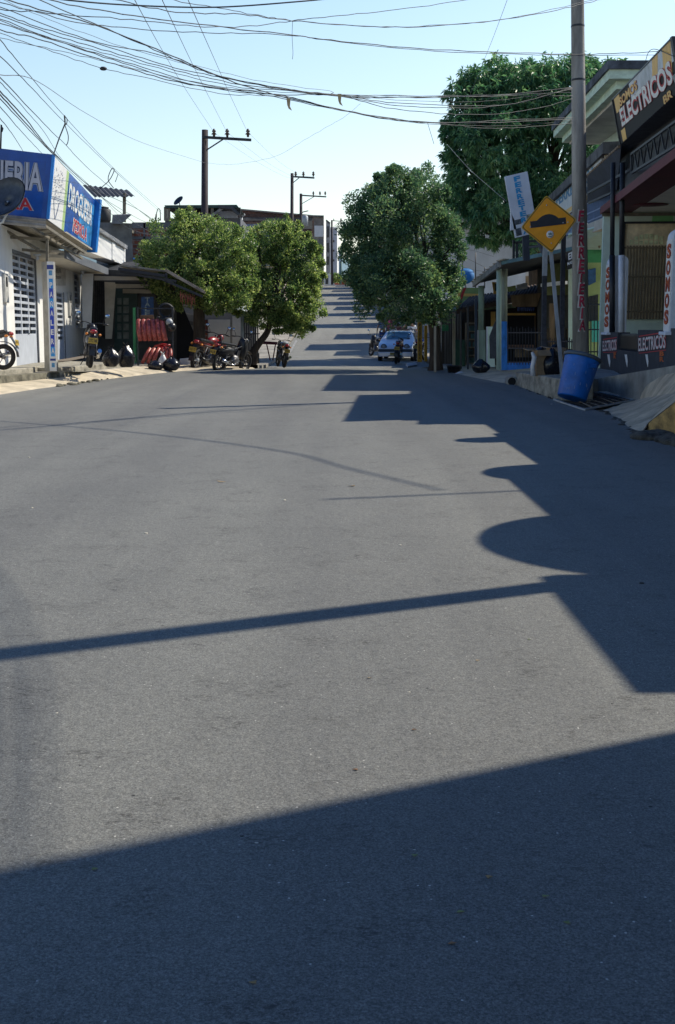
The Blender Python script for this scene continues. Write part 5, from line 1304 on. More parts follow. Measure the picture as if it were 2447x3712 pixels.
# blue dish on mast
BD = thing('satellite_dish', 'light blue satellite dish on the roof before the white gable wall', 'satellite dish', W(1688,1040,50))
c_ = W(1688,1002,50)
MB().lathe([(.02,.08),(.2,.06),(.36,.0),(.37,.02),(.2,.085),(.02,.105)], 24, c_, (-.25,-.80,.40), False).build('reflector', mat('dish_blue', (.03,.20,.50), .75, .15, 4), BD)
MB().tube([W(1688,1045,50), W(1690,1015,50.1)], .04, 8).tube([W(1690,1015,50.1), W(1678,1000,49.5)], .02, 6).build('mast', m_galv, BD)
for x, yt in ((1677,925),(1724,915),(1757,968)):
    tag(MB().tube([W(x,1045,49), W(x,yt,49)], .022, 6).build('roof_mast', m_dark), {1677:'thin dark mast at the blue dish, leftmost of three',1724:'tallest middle dark mast right of the blue dish',1757:'short dark mast above the lean-to roof'}[x], 'mast')
# big white building behind
WB = thing('white_building', 'tall blank white rendered wall behind the lean-to roofs, under the big tree', 'building', W(1760,1040,62))
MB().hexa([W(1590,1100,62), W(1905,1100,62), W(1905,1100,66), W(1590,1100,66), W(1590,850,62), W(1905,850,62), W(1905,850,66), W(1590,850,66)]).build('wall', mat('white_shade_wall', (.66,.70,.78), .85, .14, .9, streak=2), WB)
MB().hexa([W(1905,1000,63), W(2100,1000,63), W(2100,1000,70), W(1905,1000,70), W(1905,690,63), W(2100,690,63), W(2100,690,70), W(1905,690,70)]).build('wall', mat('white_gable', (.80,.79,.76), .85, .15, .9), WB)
MB().bar(W(1925,705,62.8), W(1950,682,62.8), .35).bar(W(1950,682,62.8), W(2010,680,62.8), .35).build('coping', m_kerb, WB)
MB().slab([W(1868,955,61.8), W(1920,930,61.8), W(1920,905,61.8), W(1868,930,61.8)][::-1], .1).build('lit_sill', m_whitep, WB)
bk = MB()
for x0, y0, x1, y1 in ((1862,870,1862,940),(1874,880,1874,940),(1862,880,1960,872),(1910,895,1975,890),(1965,800,1965,900)): bk.bar(W(x0,y0,45), W(x1,y1,45), .09)
bk.build('frame_bar', m_dark, WB)
tag(MB().slab([W(1735,1125,42.3), W(1728,1125,42.3), W(1728,1112,42.3), W(1870,1100,42.3), W(1870,1116,42.3)][::-1], .03).build('eave_banner', mat('pale_lime_banner', (.36,.44,.28), .7, .4, 4)), 'long narrow pale lime banner hung under the tiled roof edge', 'banner')

# ---- concrete utility pole with painted letters
UP = thing('utility_pole', 'tall grey concrete pole painted FERRETERIA in red going down its side', 'utility pole', W(2106,1345,25))
ub, ut = W(2106,1350,25), W(2093.5,0,25); up_top = ub + (ut-ub)*1.12
MB().tube([ub, lerp(ub,ut,.5), ut, up_top], [.172,.150,.128,.122], 32).build('pole', mat('pole_concrete', (.34,.325,.30), .88, .5, 2.2, .35, fine=30, streak=6), UP)
# letters wrapped round the shaft: stack them on short tangent patches
lt_b, lh_b = MB(), MB()
Ax = (ut-ub)
def wrap_text(ch, yc, hpx, wm, mbx, extra, off, dx=0):
    vs, fs = textmesh(ch, extra, .15, 1)
    if not vs: return
    x0 = min(v.x for v in vs); x1 = max(v.x for v in vs); y0 = min(v.y for v in vs); y1 = max(v.y for v in vs)
    # axis point at this height
    t = (1350-yc)/1350; c = lerp(ub, ut, t); r_ = .172-(.172-.128)*t + off; H = hpx*25/F*1.02
    ix = []
    for v in vs:
        u = ((v.x-x0)/(x1-x0)-.5)*wm + dx; w = ((v.y-y0)/(y1-y0)-.5)*H
        th = u/r_ ; ang = -math.pi/2 - .23 + th    # facing the viewer, slightly left of the axis
        ix.append(mbx.V(c + Vector((math.cos(ang)*r_, math.sin(ang)*r_, 0)) + Ax.normalized()*w))
    for f in fs: mbx.face([ix[k] for k in f])
for k, ch in enumerate('FERRETERIA'):
    yc = 770 + k*(1172-770)/9
    wrap_text(ch, yc, 45, .165 if ch != 'I' else .08, lh_b, .05, .006, .04-.016)
    wrap_text(ch, yc, 37, .135 if ch != 'I' else .055, lt_b, .035, .012, .04)
lh_b.build('letter_outline', mat('pole_outline', (.55,.54,.52), .8, .2, 10), UP)
lt_b.build('lettering', mat('pole_red', (.42,.03,.07), .8, .5, 14), UP)
MB().lathe([(.142,0),(.146,.02),(.142,.04)], 24, lerp(ub,ut,.79), Ax, False).lathe([(.134,0),(.138,.02),(.134,.04)], 24, lerp(ub,ut,.93), Ax, False).build('steel_band', m_dark, UP)

# ---- speed bump sign
SG = thing('speed_bump_sign', 'yellow diamond road sign with a black speed bump on a leaning steel post', 'road sign', W(2037,1365,24.6))
Ys = 24.3
dq = (W(1980,707,Ys), W(2091,796,Ys), W(2000,917,Ys), W(1888,825,Ys))      # top, right, bottom, left
def rounded(q, r=.06, off=0, grow=0):
    c = sum(q, Vector())/4; out = []
    n = (q[2]-q[1]).cross(q[0]-q[1]).normalized()
    q = [c+(p-c)*(1-grow) for p in q]
    for k in range(4):
        p, a, b_ = q[k], q[k-1], q[(k+1) % 4]
        for t in range(5):
            u = t/4; A = p+(a-p)*r; B = p+(b_-p)*r; out.append(((A*(1-u)+p*u)*(1-u)+(p*(1-u)+B*u)*u)+Vector((0,-off,0)))
    return out
def dpoly(r, off, grow, th): return MB().slab(rounded(list(dq)[::-1] if False else list(dq), r, off, grow)[::-1], th)
MB().slab([p for p in rounded(list(dq), .07)], Vector((0,-.006,0))).build('rim', mat('sign_rim', (.60,.36,.01), .45, .12, 3), SG)
MB().slab(rounded(list(dq), .07, .008, .045), Vector((0,-.001,0))).build('black_border', m_blackp, SG)
MB().slab(rounded(list(dq), .07, .011, .075), Vector((0,-.001,0))).build('plate', m_orange, SG)
def sp(px, py, o=.02): p = W(px, py, Ys); return p + Vector((0,-o,0))
sb_ = [(1921,803),(1946,800)] + [(1946+ (2024-1946)*t, 800-9*t - 19*math.sin(math.pi*min(1,t*1.0))**.8) for t in (.12,.25,.4,.55,.7,.85)] + [(2024,791),(2050,788),(2052,812),(1924,827)]
o = MB(); o.slab([sp(*p) for p in sb_][::-1], .004); o.build('bump_symbol', mat('symbol_black', (.012,.016,.03), .5, .2, 5), SG)
cc = sp(1993,850,.02); MB().lathe([(.001,0),(.073,0),(.073,.004),(.001,.005)], 24, cc, (0,-1,0), False).build('sticker', m_whitep, SG)
stk = MB()
for k in range(6):
    a = k*math.pi/3+.3; stk.slab([cc+Vector((0,-.007,.008)), cc+Vector((math.cos(a-.35)*.035,-.007,.008+math.sin(a-.35)*.022)), cc+Vector((math.cos(a)*.045,-.007,.008+math.sin(a)*.028)), cc+Vector((math.cos(a+.35)*.035,-.007,.008+math.sin(a+.35)*.022))], .001)
stk.slab([cc+Vector((-.04,-.007,-.035)), cc+Vector((.04,-.007,-.035)), cc+Vector((.035,-.007,-.048)), cc+Vector((-.035,-.007,-.048))], .001)
stk.build('sticker_emblem', mat('emblem_teal', (.02,.10,.10), .6, .1, 9), SG)
bo = MB()
for px, py in ((1981,744),(1998,882),(2058,806),(1922,823),(2041,808)): bo.blob(sp(px,py,.02), .014,.008,.014, 8, 5)
bo.build('bolt', m_chrome, SG)
pb, pt_ = W(2038,1366,24.6), W(1982,745,24.38)
MB().bar(pb, pt_, .075, .03).build('post', mat('sign_post', (.36,.40,.46), .55, .3, 8, metal=.2, streak=5), SG)

# ---- blue barrel, leaning
BR = thing('blue_barrel', 'dented blue plastic barrel with grey lid leaning on the deep kerb', 'barrel', W(2070,1450,22.2))
b0, b1 = W(2072,1444,22.2), W(2112,1296,22.35); b0.z = max(b0.z, .05); ax = b1-b0; H = ax.length
MB().lathe([(.262,.0),(.275,.03),(.30,H*.5),(.322,H*.86),(.33,H*.93),(.33,H*.955)], 36, b0, ax).build('barrel_body', mat('barrel_blue', (.003,.13,.52), .42, .25, 3, .1), BR)
sc_ = MB(); fx = frame_from(ax)
rs_ = random.Random(4)
for k in range(14):
    a = rs_.uniform(-2.6,-.5); hh = rs_.uniform(.15,.85)*H; r_ = .267+.06*hh/H+.006
    p = b0+ax.normalized()*hh+Vector((math.cos(a)*r_, math.sin(a)*r_, 0)); sc_.poly([p+Vector((-.004,-.002,0)), p+Vector((.004,-.002,0)), p+Vector((.006,-.002,.05)), p+Vector((.001,-.002,.055))])
sc_.build('scratch', mat('scratch_pale', (.25,.36,.5), .6, .1, 9), BR)
MB().lathe([(.345,-.02),(.36,.0),(.36,.03),(.335,.05),(.33,.055),(.1,.07)], 36, b1-ax.normalized()*.02, ax).build('lid', mat('lid_grey', (.09,.11,.13), .5, .25, 6), BR)
hp = b1-ax.normalized()*.17+Vector((.16,-.29,0)); MB().hexa([hp+Vector((-.09,-.035,-.03)), hp+Vector((.09,.03,-.03)), hp+Vector((.09,.1,-.03)), hp+Vector((-.09,.05,-.03)), hp+Vector((-.09,-.035,.05)), hp+Vector((.09,.03,.05)), hp+Vector((.09,.1,.05)), hp+Vector((-.09,.05,.05))]).build('handle', MATS['barrel_blue'], BR, bevel=.01)

# ---- bags and boxes on the right
bag(2002,1366,26.5,78,106,m_bag,'large upright black bin bag beside the road sign post',11,knot=False)
bag(2065,1345,27.5,48,82,m_bag,'black bin bag half hidden behind the sign post foot',12,knot=False)
bag(1743,1352,36,64,52,m_bag,'round black bin bag in front of the pale green pedestal',13,knot=False)
bag(1671,1368,37,50,22,m_bagw,'low white plastic rubbish bag on the road edge by the black tub',14,knot=False)
def carton(px, py, Y, w, h, label, seed, open_=True, nm='cardboard_box'):
    p = W(px, py, Y); s_ = w*Y/F; hh = h*Y/F; t = thing(nm, label, 'box', p, rz=R(12+seed*7))
    M = t.matrix_basis; b = MB(); b.m = M; d = s_*.8; th = .012
    for a in ((-s_/2,s_/2,-d/2,-d/2+th),(-s_/2,s_/2,d/2-th,d/2),(-s_/2,-s_/2+th,-d/2+th,d/2-th),(s_/2-th,s_/2,-d/2+th,d/2-th)): b.box(*a, 0, hh)
    b.box(-s_/2+th,s_/2-th,-d/2+th,d/2-th,0,th); b.build('carton', m_card, t)
    if open_:
        f = MB(); f.m = M; f.slab([(-s_/2,-d/2,hh), (s_/2,-d/2,hh), (s_/2,-d/2-.1,hh-.12), (-s_/2,-d/2-.1,hh-.12)], .01); f.slab([(-s_/2,-d/2,hh), (-s_/2,d/2,hh), (-s_/2-.22,d/2,hh+.03), (-s_/2-.22,-d/2,hh-.0)], .01); f.build('flap', m_card, t)
        c = MB(); c.m = M; c.blob((0,0,hh-.03), s_*.4, d*.4, .1, 14, 8, .08, seed); c.build('bag_inside', m_bag, t)
    return t
carton(1958,1362,26.6,50,92,'tall open cardboard box holding a black bag, left of the large bin bag',1)
carton(2012,1300,28.5,50,40,'cardboard box tilted behind the large bin bag',3)
wr = MB(); p = W(1933,1362,26.4)
wr.tube([p, p+Vector((-.02,0,.2)), p+Vector((.02,0,.4)), p+Vector((-.04,0,.52))], [.06,.05,.055,.03], 9)
tag(wr.build('plastic_wrap', m_bagw), 'crumpled clear white plastic wrap hanging down the cardboard box side', 'plastic')
# black tub
TB = thing('black_tub', 'black tapered plastic tub at the road edge near the cream post', 'tub', W(1646,1362,37.8))
MB().lathe([(.17,0),(.235,.30),(.255,.30),(.255,.325),(.225,.325),(.16,.02)], 24, W(1646,1362,37.8)).build('tub_body', m_blackp, TB)
tag(MB().slab([W(1473,1318,47), W(1508,1312,48.4), W(1514,1322,48.0), W(1480,1327,46.6)][::-1], .06).build('manhole_slab', m_galv), 'loose pale rectangular plate lying on the kerb before the car', 'slab')
tag(MB().bar(W(1500,1350,42.5), W(1550,1335,43.5), .18,.1).build('timber_plank', m_wood), 'dark timber plank lying by the right tree trunk foot', 'plank')
# ================================================================ TREES
lm_small = leaf_mat('foliage_fig', (.030,.075,.050), (.10,.18,.09), (.24,.32,.13), .34, 1.1)
lm_left = leaf_mat('foliage_left', (.035,.075,.035), (.15,.22,.07), (.40,.44,.18), .45, 1.0)
lm_big = leaf_mat('foliage_mango', (.030,.090,.052), (.080,.185,.090), (.20,.32,.14), .32, .5)
def crown(name, root, lobes, n, ls, m, seed, droop=0, ros=1, hollow=.62, spread=1.0, rag=1.2):
    """lobes: (px,py,rx_px,ry_px,Y[,ry_depth]) ; n leaves of length ls"""
    rnd = random.Random(seed); b = MB(); L_ = []
    for l in lobes:
        px, py, rx, ry, Y = l[:5]; c = W(px, py, Y); a = rx*Y/F; h = ry*Y/F; d = l[5] if len(l) > 5 else a
        L_.append((c, a, d, h))
    wt = [(a*d+a*h+d*h) for c, a, d, h in L_]; tot = sum(wt)
    # small puffs break up each lobe's outline
    puffs = []
    for (c, a, d, h), w in zip(L_, wt):
        k = max(7, int(110*w/tot)+7)
        for _ in range(k):
            v = Vector((rnd.gauss(0,1), rnd.gauss(0,1), rnd.gauss(0,1))).normalized()
            q = rnd.uniform(.70, rag)
            p = c + Vector((v.x*a*q, v.y*d*q, v.z*h*q)); s_ = min(a,h,d)*rnd.uniform(.18,.40)*(1.25-.45*q)
            puffs.append((p, s_, w/k))
    pw = [p[2] for p in puffs]
    V = b.v; FA = b.f
    cnt = 0
    while cnt < n:
        if rnd.random() < .74:
            p, s_, _ = rnd.choices(puffs, pw)[0]
            v = Vector((rnd.gauss(0,1), rnd.gauss(0,1), rnd.gauss(0,1))).normalized()*rnd.uniform(.5,1.05)
            c = p + v*s_; out = v
        else:
            (c0, a, d, h) = rnd.choices(L_, wt)[0]
            v = Vector((rnd.gauss(0,1), rnd.gauss(0,1), rnd.gauss(0,1))).normalized(); q = rnd.uniform(hollow, 1.0)**.7
            c = c0 + Vector((v.x*a*q, v.y*d*q, v.z*h*q)); out = v
        for r_ in range(ros):
            dr = Vector((rnd.gauss(0,1), rnd.gauss(0,1), rnd.gauss(0,.8)))*.8*spread + out*.7 + Vector((0,0,-droop + (0 if droop else .25)))
            dr.normalize(); sd = dr.cross(Vector((rnd.gauss(0,1), rnd.gauss(0,1), rnd.gauss(0,1)))).normalized()
            l_ = ls*rnd.uniform(.7,1.25); w = l_*(.13 if ros > 1 else .24); i = len(V)
            up = sd.cross(dr)*(w*.35)
            tip = c + dr*l_ - Vector((0,0,droop*l_*.25))
            V += [c.copy(), c+dr*l_*.45+sd*w+up, tip, c+dr*l_*.45-sd*w+up]
            FA.append((i, i+1, i+2)); FA.append((i, i+2, i+3)); b.sm += [False, False]
            cnt += 1
    return b.build(name, m, root)
def limbs(root, paths, m=m_bark, name='trunk', n=10):
    b = MB()
    for pts, rs in paths: b.tube(spline(pts, 5), [rs[0]+(rs[1]-rs[0])*k/(5*(len(pts)-1)) for k in range(5*(len(pts)-1)+1)], n)
    return b.build(name, m, root)
def branches(c, centre, lobes, r0, seed):
    rnd = random.Random(seed); out = []
    for l in lobes:
        e = W(l[0], l[1], l[4]); m_ = lerp(c, e, .5)+Vector((rnd.uniform(-.2,.2), rnd.uniform(-.2,.2), .15))
        out.append(([c, m_, e], (r0, r0*.25)))
        for k in range(3):
            e2 = e+Vector((rnd.uniform(-1,1)*l[2]*l[4]/F*.7, rnd.uniform(-1,1)*l[2]*l[4]/F*.7, rnd.uniform(-.5,.9)*l[3]*l[4]/F*.7))
            out.append(([m_, lerp(m_,e2,.5)+Vector((0,0,.1)), e2], (r0*.45, .012)))
    return out
# left tree A
TA = thing('street_tree', 'bushy green tree on the left rising from a straight trunk behind the red motorcycle', 'tree', W(726,1338,43))
lobA = [(640,930,118,105,43.5),(745,880,120,100,43),(590,950,80,75,44),(700,1020,160,85,43),(820,960,95,110,43.5),(840,1050,80,75,42.8),(690,820,50,45,43.6),(745,1085,110,40,42.8),(560,1010,50,50,43.6),(870,1000,70,90,43.6),(860,900,60,60,44),(800,1100,70,35,42.8),(700,860,45,60,43.4),(692,795,22,34,43.5),(835,840,32,34,43.6),(660,825,30,34,43.6)]
t0 = W(726,1345,43); t1 = W(722,1110,43)
limbs(TA, [([t0, W(723,1250,43), W(722,1170,43), t1], (.23,.20))] + branches(t1, None, lobA, .11, 1))
crown('crown', TA, lobA, 62000, .10, lm_left, 21)
TB_ = thing('street_tree', 'bushy green tree with a thin curved trunk leaning out over the road on the left', 'tree', W(918,1335,44.5))
lobB = [(1000,870,105,65,46),(1080,960,90,110,45.5),(960,960,90,90,46),(1110,1010,62,70,45),(1020,1080,110,85,44.8),(940,1110,85,65,44.6),(1060,1150,65,50,44.4),(1120,1065,45,50,44.8),(1092,1180,28,26,44.3),(900,870,50,45,46.5),(1000,830,40,35,46),(900,1020,60,90,45.5),(1110,935,45,60,45.4),(1040,845,60,40,45.8),(1130,1110,50,50,44.6),(1040,1180,50,30,44.3),(960,1160,70,30,44.6),(1085,1190,38,34,44.2),(1090,1140,60,55,44.3),(1038,815,22,26,46),(940,850,30,30,46)]
limbs(TB_, [([W(914,1338,44.5), W(912,1290,44.5), W(935,1250,44.5), W(968,1205,44.6), W(985,1150,44.8)], (.17,.10)), ([W(905,1338,44.5), W(925,1310,44.5), W(918,1270,44.5)], (.11,.09))] + branches(W(985,1150,44.8), None, lobB, .07, 2))
crown('crown', TB_, lobB, 66000, .10, lm_left, 22)
# right tree by the car
TC = thing('street_tree', 'dense dark rounded tree on the right above the parked white car', 'tree', W(1577,1352,39.5))
lobC = [(1450,840,180,190,40.5),(1370,900,130,150,40.5),(1540,860,120,170,40),(1460,1030,170,130,39.5),(1350,1000,95,95,40.2),(1560,1060,95,100,39.3),(1470,700,130,85,40.8),(1540,690,75,70,41),(1420,740,110,90,40.8),(1300,880,60,75,40.6),(1625,930,55,120,39.8),(1480,1120,110,55,39.3),(1290,790,38,45,41),(1590,1140,60,45,39.2),(1640,1010,45,60,40),(1395,1060,80,50,39.6),(1420,645,50,35,41)]
limbs(TC, [([W(1574,1356,39.5), W(1576,1280,39.5), W(1572,1200,39.5), W(1555,1120,39.6), W(1520,1040,39.8)], (.20,.12)), ([W(1596,1358,39.8), W(1588,1270,39.8), W(1590,1180,39.8)], (.13,.08)), ([W(1555,1356,39.3), W(1568,1320,39.4), W(1574,1260,39.5)], (.10,.12))] + branches(W(1520,1040,39.8), None, lobC, .09, 3))
crown('crown', TC, lobC, 84000, .105, lm_small, 23, hollow=.35, rag=1.12)
# big mango behind
TM = thing('mango_tree', 'huge glossy tree with long drooping leaves towering behind the shops on the right', 'tree', W(1960,1200,58))
lobD = [(1980,520,300,280,57,3.6),(1780,520,170,240,55.5,2.6),(1860,365,190,140,57,2.6),(2050,350,240,145,57,3.0),(1700,470,85,120,56,1.6),(1700,690,90,150,55.5,1.8),(1800,760,130,120,55,2),(1980,740,150,90,55,2),(2190,305,115,80,57,1.6),(1930,285,100,55,57,1.4),(2080,295,120,45,57,1.4),(2255,290,55,50,57,1.2),(1650,600,45,110,56,1.1),(2150,620,120,180,57,2.4),(1765,845,60,45,55,1),(1900,850,90,40,55,1.2),(1645,760,45,70,56,1),(1740,330,60,60,57,1.2)]
limbs(TM, [([Vector((9.9,59,.3)), Vector((9.8,59,3)), Vector((9.6,58.6,5))], (.5,.38))] + branches(Vector((9.6,58.6,5)), None, lobD, .22, 4))
crown('crown', TM, lobD, 125000, .27, lm_big, 24, droop=.75, ros=7, hollow=.35, spread=.9, rag=1.05)
# leaves of another tree poking in between the blue frame and hardware front
TN = thing('shrub', 'small dark hanging leafy branch clump under the yellow road sign', 'plant', W(1905,930,48))
crown('foliage', TN, [(1900,905,30,40,48),(1925,880,25,40,48)], 700, .2, lm_big, 25, droop=.7, ros=5)
# far greenery at the crest
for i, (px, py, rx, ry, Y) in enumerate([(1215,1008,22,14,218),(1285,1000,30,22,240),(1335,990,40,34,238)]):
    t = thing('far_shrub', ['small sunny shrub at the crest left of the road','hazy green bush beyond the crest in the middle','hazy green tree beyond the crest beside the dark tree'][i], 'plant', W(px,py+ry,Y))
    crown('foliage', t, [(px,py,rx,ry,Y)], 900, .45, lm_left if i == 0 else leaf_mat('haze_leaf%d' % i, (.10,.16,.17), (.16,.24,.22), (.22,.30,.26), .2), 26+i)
# tuft in the left kerb crack
# ================================================================ FAR POLES
def far_pole(label, xb, xt, yt, Y, r, arm, ins, brace, tank=None):
    t = thing('utility_pole', label, 'utility pole', Vector((W(xb,1100,Y).x, Y, prof(Y))))
    b = Vector((W(xb,1100,Y).x, Y, prof(Y))); tp = W(xt, yt, Y)
    MB().tube([b, tp], [r*1.15, r*.85], 12).build('pole', mat('far_pole_paint', (.045,.035,.04), .8, .3, 3), t)
    (ax0, ax1, ay) = arm
    MB().bar(W(ax0,ay,Y-.2), W(ax1,ay+(ax1-ax0)*.06,Y-.2), .11).build('crossarm', m_dark, t)
    MB().bar(W(xt+4,brace[1],Y-.1), W(brace[0],ay+4,Y-.2), .05).build('brace', m_dark, t)
    for x in ins:
        p = W(x, ay, Y-.2); MB().lathe([(.05,0),(.06,.10),(.13,.12),(.05,.2),(.10,.24),(.03,.36)], 10, p).build('insulator', mat('porcelain', (.10,.07,.06), .3, .2, 5), t)
    if tank: MB().lathe([(.28,-.0),(.28,.85),(.2,.95)], 14, W(*tank, Y-.7)).build('transformer', m_galv, t)
    return t
FP1 = far_pole('nearest dark pole with a crossarm, rising behind the left trees', 736, 743, 471, 55, .165, (735,911,497), (776,824,899), (815,545))
FP2 = far_pole('second dark pole with a thin crossarm, rising over the sloping brick house', 1056, 1059, 628, 88, .13, (1058,1140,640), (1072,1100,1136), (1085,662))
FP3 = far_pole('third pole with street lamp and white transformer near the brick house edge', 1092, 1091, 702, 112, .15, (1091,1183,708), (1136,1160,1179), (1140,738), (1106,820))
MB().tube([W(1075,782,112), W(1100,768,112), W(1118,764,112)], .05, 6).build('lamp_arm', m_dark, FP3)
FP4 = far_pole('fourth thin pole standing by the tall grey houses near the crest', 1204, 1203, 798, 205, .17, (1203,1237,800), (1210,1235), (1230,824))
MB().bar(W(1236,792,205), W(1236,808,205), .25).build('fuse_box', m_dark, FP4)
FP5 = thing('utility_pole', 'short green-grey pole stub just beyond the crest', 'utility pole', W(1234,1030,218)); MB().tube([W(1234,1030,218), W(1236,950,218)], .22, 8).build('pole', mat('pole_green', (.12,.2,.2), .8, .2, 3), FP5)
tag(MB().tube([W(874,850,100), W(876,780,100)], .1, 8).blob(W(876,779,100), .3,.2,.15, 8, 6).build('lamp_post', m_galv), 'small pale street lamp rising between the two left trees', 'street lamp')

# ================================================================ CABLES
def cable(pts, r, label, grp, m=m_cable, name='overhead_cable', wig=0):
    P = spline(pts, 7)
    if wig:
        rs_ = random.Random(len(P)*7+int(pts[0][0]*100)); w = [rs_.uniform(-1,1)*wig for _ in P]; P = [p+Vector((0,0,a)) for p, a in zip(P, w)]
    o = MB().tube(P, r*.54, 5).build(name, m); return tag(o, label, 'cable', grp)
a2 = lambda x, y, Y: W(x*.797, y*.797, Y)
b2 = lambda x, y, Y: W(1200+x*.795, y*.795, Y)
PX = 2082
def cross(Al, Bl, r=.011, label=None, grp='cables crossing the street overhead to the painted pole', Y0=15, Y1=19, Y2=24.8, m=m_cable, wig=.008):
    pts = []
    A_ = [a2(x, y, Y0+(Y1-Y0)*x/1568) for x, y in Al]; B_ = [b2(x, y, Y1+(Y2-Y1)*max(0,x)/1110) for x, y in Bl]
    # run on out of the picture on the left
    A_ = [A_[0]*2-A_[1] + Vector((0,0,.05))] + A_
    return cable(A_+B_, r, label or 'thin black cable in the bundle sagging across the street to the painted concrete pole', grp, m, wig=wig)
cross([(0,30),(400,180),(750,255),(1000,345),(1300,405)], [(40,435),(300,470),(650,482),(850,470),(1100,400)])
cross([(0,58),(200,130),(500,215),(760,300),(1000,350),(1300,408)], [(30,433),(300,444),(600,441),(850,428),(1100,402)])
cross([(0,85),(300,200),(600,300),(900,388),(1200,428)], [(30,437),(250,490),(500,518),(750,520),(950,492),(1100,450)])
cross([(0,135),(200,185),(450,270),(700,345),(900,390),(1250,430)], [(0,490),(250,537),(500,560),(800,548),(1100,536)], r=.013)
cross([(130,28),(450,120),(750,240),(1000,350),(1250,430)], [(0,492),(250,540),(450,558),(700,560),(1100,545)], r=.015, label='thicker black cable running diagonally through the overhead bundle')
cross([(180,0),(450,115),(700,225),(900,315),(1100,370)], [(0,436),(200,446),(500,440),(900,438),(1100,437)], r=.012)
cross([(0,105),(350,215),(650,305),(900,380),(1200,432)], [(0,494),(300,548),(520,566),(700,585),(880,580),(1100,562)])
cross([(0,70),(250,160),(500,235),(800,320),(1100,385)], [(0,434),(300,480),(550,492),(800,478),(1100,405)])
cross([(0,95),(250,180),(550,262),(850,345),(1100,400),(1300,410)], [(0,432),(200,436),(500,440),(750,436),(1100,398)], r=.009)
cross([(0,150),(240,235),(470,312),(700,362),(1000,425),(1300,440)], [(0,492),(300,552),(600,572),(850,572),(1100,550)], r=.008, label='thin cable with a small splice, lowest of the overhead bundle on the left')
cross([(0,172),(240,225),(520,290),(700,335),(950,385),(1200,415)], [(0,433),(400,462),(700,462),(900,440),(1100,408)], r=.007)
cross([(30,5),(300,120),(600,225),(850,290),(1200,372),(1500,415)], [(30,430),(400,436),(700,434),(1100,420)], r=.006, m=m_cableg)
MB().blob(a2(470,312,16.2), .05,.05,.025, 8, 5).build('splice', m_cable, None)
sp_ = bpy.context.scene.objects['splice']; tag(sp_, 'small black splice lump on the lowest thin overhead cable', 'cable splice')
G2 = 'cables crossing high over the street'
cable([a2(150,-25,14), a2(300,0,14), a2(600,24,14.5), a2(980,33,15), a2(1350,8,15.5), a2(1568,-14,16)], .017, 'thick black cable sagging highest across the top edge', None)
cable([a2(-80,35,14), a2(0,42,14), a2(250,62,14.4), a2(500,82,15), a2(850,115,16), a2(1100,122,17), a2(1330,95,18), b2(0,75,18.5), b2(300,45,20), b2(620,0,22), b2(760,-25,23)], .010, 'thin cable dipping then rising to leave at the top middle', None, wig=.01)
cable([a2(170,-10,14), a2(500,55,15), a2(900,110,16.5), a2(1330,160,18), b2(0,182,19), b2(400,222,20.5), b2(900,242,22.5), b2(1150,248,23.5), b2(1400,240,24), b2(1640,228,24.5)], .013, 'black cable passing straight in front of the concrete pole towards the banner', None, wig=.008)
cable([a2(0,10,14), a2(300,90,15), a2(600,130,16), a2(1000,150,17), a2(1320,160,18), b2(0,184,19), b2(400,228,20.5), b2(900,248,22.5), b2(1150,252,23.5), b2(1640,250,24.5)], .010, 'thin cable paired just below the one passing the pole towards the banner', None, wig=.01)
cable([a2(500,-8,15), a2(800,55,16), a2(1100,66,17), a2(1330,94,18), a2(1568,113,19), b2(400,122,20), b2(800,88,22), b2(1100,30,24), b2(1230,-4,25)], .012, 'black twin cable rising steeply behind the top of the pole', None, wig=.01)
cable([a2(750,-6,15), a2(1000,38,16), a2(1200,75,17), a2(1330,93,18), b2(150,120,19.5), b2(400,120,20.5), b2(800,84,22), b2(1250,-12,25)], .009, 'thin cable twisted round the one rising behind the pole top', None, wig=.01)
for k, (x0, x1, x2, x3) in enumerate(((612,740,850,972),(737,870,950,1033),(855,980,1050,1128))):
    cable([a2(x0-14,-40,13), a2(x0,-2,15), a2(x1,(232,280,280)[k],27), a2(x2,(415,440,440)[k],38), a2(x3,(600,603,605)[k],54.8)], .010, 'power line running from above to the %s insulator of the nearest far pole' % ('left','middle','right')[k], None, m_cableg)
    i0 = (972,1033,1128)[k]; e = (1345,1378,1424)[k]
    cable([a2(i0,602,54.8), a2((i0*.4+e*.6)-20,(740,742,748)[k],70), a2(e-40,(806,805,800)[k],84), a2(e,800,87.7)], .008, 'power line between the nearest and second far pole, %s strand' % ('left','middle','right')[k], None, m_cableg)
cable([a2(-60,300,12), a2(0,340,13), a2(170,370,17), a2(400,520,25), a2(650,650,36), a2(930,740,54)], .009, 'faint wire falling from the left edge to the nearest far pole', None, m_cableg)
cable([a2(930,740,54), a2(1060,747,47), a2(1250,712,42), a2(1380,640,39), a2(1500,570,38), a2(1568,530,37), a2(1640,470,36.5)], .007, 'loose drooping wire right of the nearest far pole', None, m_cableg, wig=.015)
fan = 'service cables running down the left side of the street'
